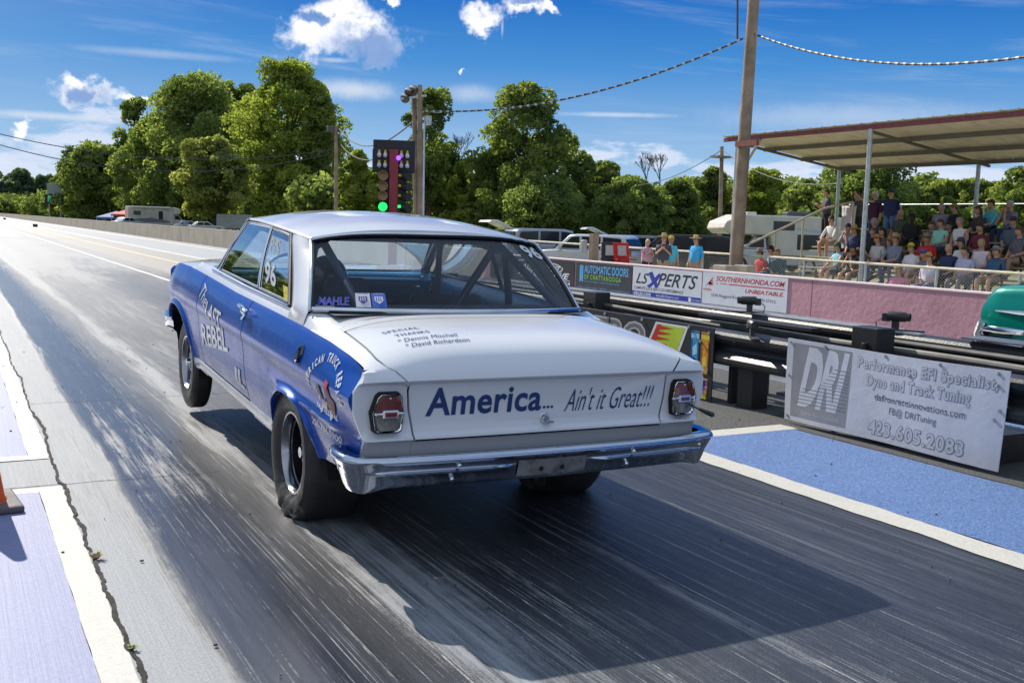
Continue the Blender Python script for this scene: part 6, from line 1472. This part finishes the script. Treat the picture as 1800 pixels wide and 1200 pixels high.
# left side paddock, far away
p = at_d(278, 396, 146); p.z = gz(p.x)
rv = vehicle('motorhome', 'cream and grey motorhome with a white awning parked beyond the far barrier', 'motorhome', p, FL-rad(58), [(-4.2, .5), (-4.2, 3.1), (1.9, 3.1), (1.9, .5)], 2.4, mat('rv_body', (.42, .40, .36), .5, var=.2, vs=.8), [[(-3.6, 1.9), (-3.6, 2.5), (-2.6, 2.5), (-2.6, 1.9)], [(-.2, 1.0), (-.2, 2.5), (.4, 2.5), (.4, 1.0)]], (-2.6, 2.9), r=.4)
MB().prism([(1.9, .6), (1.9, 2.1), (2.6, 2.05), (3.2, 1.35), (4.0, 1.2), (4.1, .6)], -.95, .95).build('cab', mat('rv_cab', (.50, .49, .46), .4, coat=.5), rv, bevel=.06)
MB().prism([(1.8, 2.1), (1.9, 3.1), (2.7, 3.0), (3.0, 2.5), (2.6, 2.12)], -1.15, 1.15).build('overcab', mat('rv_cab', (.50, .49, .46), .4, coat=.5), rv, bevel=.1)
for s in (-1, 1): MB().prism([(2.1, 1.4), (2.1, 1.95), (2.6, 1.95), (3.0, 1.4)], s*.96, s*.9).build('cab_window', gls, rv); MB().prism([(-3.9, .9), (-3.9, 1.3), (-1.2, 1.6), (1.4, 1.1), (1.4, .9)], s*1.206, s*1.1).build('stripe', mat('rv_stripe', (.13, .13, .14), .5), rv)
MB().box((1.25, -1.2, 3.05), (.5, 5.2, .18)).build('awning', mat('awning_white', (.68, .67, .62), .6), rv, bevel=.03)
MB().prism([(-4.21, 1.0), (-4.21, 3.0), (-4.26, 3.0), (-4.26, 1.0)], -1.1, 1.1).build('rear_panel', mat('rv_rear_pink', (.60, .42, .40), .6), rv)
for (u, v, c1, lab) in ((205, 371, (.10, .16, .45), 'blue pop up canopy tent left of the motorhome'), (231, 366, (.62, .08, .05), 'red pop up canopy tent touching the motorhome')):
    p = at_d(u, 390, 150); zt_ = at_d(u, v, 150).z; p.z = gz(p.x); h = zt_-p.z; o = thing('canopy_tent', lab, 'tent', p, FL+.2, 'pop up tents in the far paddock')
    e = 2.4; mb = MB().add([(-e, -e, h-.9), (e, -e, h-.9), (e, e, h-.9), (-e, e, h-.9), (0, 0, h)], [(0, 1, 4), (1, 2, 4), (2, 3, 4), (3, 0, 4)]).add([(-e, -e, h-.9), (e, -e, h-.9), (e, -e, h-1.15), (-e, -e, h-1.15)], [(0, 1, 2, 3)]).build('tent_roof', mat('tent_%.2f' % c1[0], c1, .7), o)
    for a in (-1, 1):
        for b in (-1, 1): MB().cyl((a*e*.97, b*e*.97, 0), (a*e*.97, b*e*.97, h-.9), .04, 6).build('leg', galv, o)
CARP = [(-2.2, .45), (-2.2, .9), (.95, .92), (2.1, .8), (2.25, .6), (2.2, .3), (-2.1, .3)]; CARC = [(-1.7, .88), (-1.2, 1.38), (.1, 1.40), (.9, .90)]; CARW = [[(-1.35, .95), (-1.1, 1.3), (-.5, 1.32), (-.5, .95)], [(-.4, .95), (-.4, 1.32), (.05, 1.32), (.6, .95)]]
for (u, D_, c1, a_, lab) in ((226, 140, (.40, .42, .46), 30, 'silver car in front of the two pop up tents'), (336, 138, (.35, .36, .38), 70, 'grey car right of the motorhome, left one of two'), (362, 134, (.45, .45, .46), 60, 'pale car right of the motorhome, right one of two beside the tree trunk')):
    p = at_d(u, 396, D_); p.z = gz(p.x); vehicle('parked_car', lab, 'car', p, FL-rad(a_), CARP, 1.8, pt_('far%d' % u, c1), CARW, (-1.4, 1.4), cabw=(CARC, 1.55), group='cars parked beyond the far barrier')
p = at_d(412, 400, 150); p.z = gz(p.x); tr = vehicle('trailer', 'pale box trailer partly hidden by the race car windscreen pillar', 'trailer', p, FL-rad(75), [(-2.5, .5), (-2.5, 2.6), (2.5, 2.6), (2.5, .5)], 2.2, mat('trailer_grey', (.35, .38, .36), .6, var=.2), [], (-.5, .5), r=.35)
person(tuple(Vector((at_d(325, 396, 136).x, at_d(325, 396, 136).y, gz(40)))), FL, 'stand', (.05, .25, .50), KH, 'tiny distant person in blue shirt between motorhome and grey car', None, arms='down')
# cones / markers between the lanes far ahead
for k, (u, v, lab) in enumerate(((62, 399, 'small dark distance marker block between the lanes, nearest one'), (8, 386, 'small dark distance marker block between the lanes, far one'))):
    g_ = at_z(u, v); MB().prism([(-.2, 0), (-.14, .28), (.14, .28), (.2, 0)], -.2, .2).build('marker_block', mat('marker_dark', (.05, .03, .02), .8), None, bevel=.02, label=lab, cat='marker', group='lane marker blocks').location = (g_.x, g_.y, .0)

# ---- the teal car in the far lane
TP = mk_paint('teal_paint', (.0, .22, .17), .3, 1.0, .2)
tcx = 8.30; ty = 6.20
tc_ = thing('vintage_car', 'teal vintage car with chrome side spear nosing in at the right edge', 'race car', (tcx+.9, ty, 0), 0)
tc_.scale = (1, 1, 1.12)
# car frame: x across (near side negative), y forward with the nose at 0
def tw_(y, z): return (.88 - .035*sstep(-.12, 0, y)**2 - .05*sstep(.55, .90, z)**2 - .06*sstep(.55, .25, z))
def tzt(y): return interp(y, [-5.0, -4.6, -3.4, -3.2, -1.6, -1.4, -.5, -.10, -.02, 0], [.80, .88, .92, .93, .93, .93, .925, .905, .885, .86])
def tzb(y):
    b = interp(y, [-5, -.55, -.2, 0], [.28, .28, .46, .52])
    for c_ in (-.98, -3.9):
        if abs(y-c_) < .43: b = max(b, .30+.42*math.sqrt(1-((y-c_)/.43)**2))
    return b
ys = sorted(set([round(v_, 4) for v_ in list(np.linspace(-5, 0, 60))+[-.98-.43*math.cos(math.pi*k/30) for k in range(31)]+[-3.9-.43*math.cos(math.pi*k/30) for k in range(31)]]))
for s in (-1, 1):
    mb = MB(); R = []
    for y in ys:
        zb_, zt_ = tzb(y), tzt(y); nose = .0
        R.append([(s*(tw_(y, zb_)-.04), y, zb_)]+[(s*tw_(y, lerp(zb_, zt_-.05, j/14)), y+.05*math.sin(math.pi*j/14)*(y > -.01), lerp(zb_, zt_-.05, j/14)) for j in range(15)]+[(s*(tw_(y, zt_)-.03), y, zt_-.015), (s*(tw_(y, zt_)-.10), y, zt_)])
    mb.rows(R); mb.build('fender_side', TP, tc_, smooth=True, sharp=60)
mb = MB(); mb.rows([[(lerp(-1, 1, i/12)*(tw_(y, tzt(y))-.10), y, tzt(y)+.03*(1-(2*i/12-1)**2)) for i in range(13)] for y in np.linspace(-5, 0, 30)]); mb.build('hood', TP, tc_, smooth=True)
mb = MB(); mb.rows([[(lerp(-1, 1, i/12)*(tw_(0, z)-.0), .0-.0+.03*(1-(2*i/12-1)**2), z) for i in range(13)] for z in np.linspace(.50, .83, 8)]); mb.build('nose_panel', TP, tc_, smooth=True)
mb = MB().prism([(-1.5, .92), (-1.95, 1.36), (-3.1, 1.38), (-3.7, .92)], -.66, .66); mb.build('cabin', TP, tc_, smooth=True, bevel=.06)
for s in (-1, 1): MB().prism([(-1.7, .97), (-2.02, 1.30), (-3.05, 1.31), (-3.45, .97)], s*.664, s*.64).build('side_window', gls, tc_)
MB().tube([(-tw_(y, .70)-.010, y, .70-.012*(y/-5)) for y in np.linspace(-.13, -4.6, 20)], [.004]+[.018]*19, 8).build('side_spear', CH_, tc_, smooth=True)
MB().rows([[(x, .04+.02*math.cos(x*1.5), z) for x in np.linspace(-.84, .84, 12)] for z in (.54, .50)]).build('grille_bar', CH_, tc_)
mb = MB()
for z, o_ in ((.545, .02), (.43, .0)):
    mb.tube([(-.86, -.42, z), (-.90, -.2, z), (-.86, .02+o_, z), (0, .08+o_, z), (.86, .02+o_, z), (.90, -.2, z)], .028, 8)
mb.tube([(-.885, .0, .60), (-.88, .04, .50), (-.86, .02, .40)], .035, 8); mb.build('bumper', CH_, tc_, smooth=True)
mb = MB()
for z in (.515, .485, .455): mb.box((-.87, -.17, z), (.05, .30, .014))
mb.build('grille_slats', CH_, tc_); MB().box((-.84, -.17, .485), (.05, .32, .11)).build('grille_backing', DK, tc_)
MB().rows([[(x, .05+.14*j, .365-.02*j) for x in np.linspace(-.80, .80, 10)] for j in (-2, 0, 1.6)]).build('air_dam', mat('dam_grey', (.45, .47, .5), .4, .6), tc_)
for s in (-1, 1):
    for yy in (-.98, -3.9):
        w_ = MB().cyl((s*.60, yy, .34), (s*.84, yy, .34), .33, 32).build('wheel', RUB, tc_, bevel=.03); MB().lathe([(.20, 0), (.205, .012), (.18, .0), (.14, -.03), (0, -.01)], 28, (s*.845, yy, .34), 'x').build('rim', CHD, w_, smooth=True)
MB().bb(-.58, .58, -4.7, -.3, .30, .75).build('inner_body', DK, tc_)
mb = MB(); put_text(mb, 'TOMCAT', (lambda a, b: (-tw_(-1, .83)-.008, -.60-1.3*a, lerp(.785, .875, b))), bold=.03, shear=.1, cuts=4); mb.build('lettering', mat('teal_car_white', (.7, .7, .7), .5), tc_, fix=False)
mb = MB(); put_text(mb, 'TOMCAT', (lambda a, b: (-tw_(-1, .83)-.006, -.595-1.32*a, lerp(.775, .87, b))), bold=.05, shear=.1, cuts=4); mb.build('lettering_shadow', DK, tc_, fix=False)
# ================================================================ TREES
def leaf_mat(name, c0, c1, tr=.56):
    if name in _mc: return _mc[name]
    m = bpy.data.materials.new(name); m.use_nodes = True; t = NT(m.node_tree); t.n.clear()
    g = t.new('ShaderNodeNewGeometry').outputs['Position']
    r = t.new('ShaderNodeAttribute', attribute_name='leaf_tone').outputs['Fac']
    n = t.noise(g, .35, 4, .6)
    f = t.math('ADD', t.math('MULTIPLY', n, .7), t.math('MULTIPLY', r, .5))
    c = t.mix(t.range(f, .3, .85), c0, c1)
    d = t.new('ShaderNodeBsdfDiffuse'); t.put(d.inputs[0], c)
    tl = t.new('ShaderNodeBsdfTranslucent'); t.put(tl.inputs[0], t.mix(1.0, c, (1.5, 1.55, .75), 'MULTIPLY'))
    mx = t.new('ShaderNodeMixShader'); mx.inputs[0].default_value = tr; t.l.new(d.outputs[0], mx.inputs[1]); t.l.new(tl.outputs[0], mx.inputs[2])
    o = t.new('ShaderNodeOutputMaterial'); t.l.new(mx.outputs[0], o.inputs[0]); _mc[name] = m; return m
def leaf_arrays(rng, centers, radii, n_per, size):
    """leaf-sized faces spread through the shells of many small clumps"""
    P = []; 
    for c, r in zip(centers, radii):
        n = max(8, int(n_per*(r.mean()/radii.mean())**2))
        d = rng.normal(size=(n, 3)); d /= np.linalg.norm(d, axis=1)[:, None]; d[:, 2] = np.abs(d[:, 2])*rng.choice([1, 1, 1, -1], n)
        rr = rng.uniform(.45, 1.08, n)**.6
        P.append(np.column_stack([c+d*r*rr[:, None], d, np.full(n, rng.uniform(0, 1))]))
    P = np.vstack(P); n = len(P); pos, out, tone = P[:, :3], P[:, 3:6], P[:, 6]
    nrm = out*.6+rng.normal(size=(n, 3))*.8; nrm /= np.linalg.norm(nrm, axis=1)[:, None]
    a = np.cross(nrm, rng.normal(size=(n, 3))); a /= np.linalg.norm(a, axis=1)[:, None]; b = np.cross(nrm, a)
    s = size*rng.uniform(.55, 1.25, n)[:, None]
    q = np.stack([pos-a*s*.5, pos+b*s*.32-a*s*.05, pos+a*s*.55, pos-b*s*.32+a*s*.05], 1)
    return q, np.clip(tone*.6+rng.uniform(0, .4, n), 0, 1)
def mesh_quads(name, q, tone, m):
    n = len(q); me = bpy.data.meshes.new(name); me.vertices.add(n*4); me.vertices.foreach_set('co', q.reshape(-1).astype(np.float32))
    me.loops.add(n*4); me.loops.foreach_set('vertex_index', np.arange(n*4, dtype=np.int32)); me.polygons.add(n)
    me.polygons.foreach_set('loop_start', np.arange(0, n*4, 4, dtype=np.int32)); me.update(calc_edges=True)
    at = me.attributes.new('leaf_tone', 'FLOAT', 'FACE'); at.data.foreach_set('value', tone.astype(np.float32)); me.materials.append(m); return me
bark = mat('tree_bark', (.07, .055, .04), .9, var=.3, vs=2, bump=.5, bs=10)
def crown(rng, h, w, base, nl, shape='round', lobe=.16):
    C = []; Rr = []
    while len(C) < nl:
        t_ = rng.uniform(0, 1); z = lerp(base, h, t_)
        if shape == 'round': e = math.sin(math.pi*min(1, .18+.80*t_))**.7
        elif shape == 'tall': e = (.55+.45*math.sin(math.pi*t_))*(1 if t_ < .8 else .75)
        else: e = 1-.55*t_
        a = rng.uniform(0, 2*math.pi); r = math.sqrt(rng.uniform(.05, 1))*w/2*e*rng.uniform(.6, 1.22)
        k = w*lobe*rng.uniform(.5, 1.5); C.append((r*math.cos(a), r*math.sin(a), min(z, h-k*.6))); Rr.append((k*rng.uniform(.8, 1.2), k*rng.uniform(.8, 1.2), k*rng.uniform(.6, 1.25)))
    return np.array(C), np.array(Rr)
def tree(label, u, vt, wpx, D_, kind, c0, c1, seed, shape='round', base=.12, nl=60, n_per=260, leaf=None, group=None, trunk_r=None, lobe=.16, tr=.56):
    if u < 600 and D_ < 250: D_ = 150 if D_ == 128 else D_*1.36
    p = at_d(u, 390, D_); g_ = gz(max(12, p.x)); tp = at_d(u, vt, D_); h = tp.z-g_; w_ = wpx/FPX*D_
    o = thing(kind, label, 'tree', (p.x, p.y, g_), 0, group); rng = np.random.default_rng(seed)
    nl = int(nl*2.3); lobe = lobe*.62; n_per = int(n_per*.46)
    C, Rr = crown(rng, h, w_, h*base, nl, shape, lobe)
    q, tone = leaf_arrays(rng, C, Rr, int(n_per*1.35), leaf or D_*.0035)
    me = mesh_quads('crown', q, tone, leaf_mat('leaf_%s' % str(c0[:2]), c0, c1, tr)); co = bpy.data.objects.new('crown', me); COL.objects.link(co); co.parent = o
    mb = MB(); r0 = trunk_r or h*.018; top = Vector((0, 0, h*.72)); mb.tube([(0, 0, -.3), (r0*.4, 0, h*.25), (-r0*.5, r0*.3, h*.5), top], [r0*1.25, r0, r0*.7, r0*.25], 8)
    for k in rng.choice(len(C), min(16, len(C)), replace=False):
        c = Vector(C[k]); z0 = max(h*.12, min(c.z*.62, h*.55)); mb.tube([(0, 0, z0), Vector((c.x*.45, c.y*.45, lerp(z0, c.z, .55))), c], [r0*.4, r0*.25, r0*.08], 5)
    mb.build('trunk', bark, o, smooth=True, fix=False); return o
def bare_tree(label, u, vt, D_, hw, seed, group=None):
    p = at_d(u, 390, D_); g_ = gz(max(12, p.x)); h = at_d(u, vt, D_).z-g_; o = thing('bare_tree', label, 'tree', (p.x, p.y, g_), 0, group); random.seed(seed); mb = MB()
    def br(a, d, l, r, n):
        b = a+d*l; mb.tube([a, b], [r, r*.7], 5)
        if n == 0: return
        for k in range(3):
            d2 = (d+Vector((random.uniform(-.5, .5), random.uniform(-.5, .5), random.uniform(.0, .35)))).normalized(); br(b, d2, l*random.uniform(.62, .85), r*.65, n-1)
    base_ = h*.58; mb.tube([(0, 0, 0), (0, 0, base_)], [.16, .12], 6); br(Vector((0, 0, base_)), Vector((0, 0, 1)), h*.12, .10, 5)
    mb.build('branches', mat('dead_bark', (.09, .07, .065), .9), o, fix=False); return o
G1, G2 = (.072, .112, .040), (.28, .33, .12)      # mid green
Y1, Y2 = (.11, .16, .03), (.34, .38, .11)     # yellow green
D1, D2 = (.068, .108, .042), (.24, .30, .115)      # dark
tree('tall yellow green tree at the right of the left hand group, highest of all', 505, 120, 190, 138, 'tree', Y1, Y2, 1, 'tall', .06, 110, 300)
tree('broad dark green tree left of the tall yellow green one', 345, 142, 200, 152, 'tree', G1, G2, 2, 'round', .05, 110, 290)
tree('dark tree with a ragged crown at the left shoulder of the group', 238, 178, 70, 165, 'tree', D1, D2, 3, 'tall', .25, 34, 200, lobe=.22)
tree('rounded mid green tree left of centre in the left group', 275, 215, 150, 158, 'tree', G1, G2, 4, 'round', .03, 80, 260)
tree('dark green tree filling the gap behind the broad one', 420, 150, 130, 170, 'tree', D1, D2, 5, 'tall', .05, 60, 240)
tree('low wide tree left of the group sloping to the scoreboard', 170, 262, 150, 175, 'tree', G1, G2, 6, 'round', .02, 80, 260)
tree('dark bushy tree just right of the scoreboard', 130, 298, 90, 190, 'tree', D1, D2, 7, 'round', .02, 50, 220)
tree('pale leaved smaller tree with a bare dark trunk in front of the group', 378, 245, 130, 128, 'tree', (.10, .13, .04), (.36, .38, .15), 8, 'round', .22, 70, 280, trunk_r=.42)
tree('mid green tree leaning out at the right end of the left group', 565, 175, 60, 134, 'tree', G1, G2, 9, 'tall', .30, 30, 220, lobe=.22)
tree('low dark tree at the foot of the tall yellow green one', 545, 290, 110, 142, 'tree', D1, D2, 10, 'round', .02, 60, 240)
tree('low dark tree under the broad green one beside the motorhome', 300, 300, 150, 172, 'tree', D1, D2, 30, 'round', .0, 70, 240)
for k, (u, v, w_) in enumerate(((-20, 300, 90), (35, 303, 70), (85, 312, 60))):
    tree(('hazy distant tree at the extreme left edge', 'hazy distant tree left of the scoreboard', 'hazy distant tree directly behind the scoreboard')[k], u, v, w_, 300, 'tree', (.07, .11, .09), (.18, .24, .15), 20+k, 'round', .0, 46, 200, group='far trees at the end of the track')  # distance haze put into the bluish leaf colours
tree('light green young tree between the slim pole and the starting lights', 628, 268, 75, 112, 'tree', Y1, Y2, 31, 'round', .05, 50, 220)
tree('dark low tree behind the starting lights', 670, 300, 110, 125, 'tree', D1, D2, 32, 'round', .0, 60, 220)
tree('sparse tall tree right behind the twin poles', 752, 163, 105, 112, 'tree', G1, G2, 33, 'tall', .30, 40, 200, lobe=.19)
tree('full green tree below the sparse tall one', 765, 262, 120, 118, 'tree', G1, G2, 34, 'round', .0, 70, 240)
tree('small yellow green tree left of the large round tree', 815, 285, 70, 110, 'tree', Y1, Y2, 35, 'round', .0, 44, 200)
tree('large round crowned tree alone against the sky right of centre', 918, 157, 180, 104, 'tree', G1, G2, 36, 'round', .10, 100, 230, lobe=.14)
tree('lower left bushy part of trees beside the large round one', 868, 262, 110, 108, 'tree', (.08, .11, .035), (.28, .31, .11), 37, 'round', .0, 70, 260)
tree('green tree joining the right side of the large round one', 995, 245, 110, 110, 'tree', G1, G2, 38, 'round', .05, 60, 220)
tree('tree with light top right of the large round one', 1058, 288, 110, 112, 'tree', G1, (.24, .29, .07), 39, 'round', .0, 60, 240)
tree('dark dense low tree behind the silver minivan', 960, 320, 170, 100, 'tree', D1, D2, 40, 'round', .0, 90, 260)
tree('dark dense tree behind the open tailgates', 1110, 318, 150, 100, 'tree', D1, D2, 41, 'round', .0, 90, 260)
tree('mid green tree left of the distant crossarm pole', 1190, 322, 110, 104, 'tree', G1, G2, 42, 'round', .0, 70, 240)
tree('tree just right of the distant crossarm pole', 1248, 300, 90, 112, 'tree', G1, G2, 43, 'round', .0, 56, 220)
tree('bright tree behind the camper', 1335, 305, 130, 112, 'tree', Y1, Y2, 44, 'round', .0, 70, 240)
tree('tree behind the rear left corner of the canopy', 1410, 322, 110, 106, 'tree', G1, G2, 45, 'round', .0, 60, 220)
tree('large tree behind the standing men under the canopy', 1515, 268, 190, 92, 'tree', D1, G2, 46, 'round', .1, 100, 260)
for k, (u, v, w_, D_) in enumerate(((1620, 330, 90, 96), (1665, 322, 80, 104), (1715, 320, 80, 100), (1762, 326, 70, 98), (1805, 296, 100, 84))):
    tree(('small tree right of the large one behind the stand', 'bright small tree behind the top row left of the rear post', 'bright small tree behind the rear canopy post', 'low tree behind the turquoise shirt', 'taller bright tree at the right edge of the photo')[k], u, v, w_*1.5, D_, 'tree', Y1 if k % 2 else G1, Y2, 50+k, ('tall', 'round', 'cone')[k % 3], .0, 80, 200, lobe=.12)
bare_tree('leafless tree left one of two against the clouds', 1133, 266, 125, 3, 3, 'pair of bare trees')
bare_tree('leafless tree right one of two against the clouds', 1157, 267, 128, 3, 8, 'pair of bare trees')
bare_tree('pale leafless twiggy tree left of the large round tree', 806, 238, 120, 3, 11)
# the continuous wood behind everything, and an unseen near-side wood added for reflections
def wood(label, pts, name='woodland'):
    rng = np.random.default_rng(77); Q = []; T = []
    for (x, y, h, w_, g_) in pts:
        C, Rr = crown(rng, h, w_, 0, 26, 'round', .17); C = C+np.array([x, y, g_]); q, t_ = leaf_arrays(rng, C, Rr, 120, .9); Q.append(q); T.append(t_)
    me = mesh_quads(name, np.concatenate(Q), np.concatenate(T), leaf_mat('wood_leaf', D1, G2, .5)); o = bpy.data.objects.new(name, me); COL.objects.link(o); tag(o, label, 'trees', kind='stuff')
rr = random.Random(4); W_ = []
for u in range(560, 2100, 22):
    D_ = rr.uniform(128, 150); v = 330+rr.uniform(-10, 14); p = at_d(u, v, D_); g_ = gz(p.x); W_.append((p.x, p.y, p.z-g_, rr.uniform(9, 13), g_))
for u in range(-60, 560, 26):
    D_ = rr.uniform(270, 300); v = 352+rr.uniform(-10, 6); p = at_d(u, v, D_); g_ = gz(p.x); W_.append((p.x, p.y, p.z-g_, rr.uniform(11, 15), g_))
wood('continuous dark wood closing the view behind the paddock', W_)
W_ = [(-rr.uniform(38, 55), y, rr.uniform(13, 20), rr.uniform(10, 14), -.5) for y in range(-30, 330, 9)]
wood('unseen wood added along the near side of the track for reflections', W_)
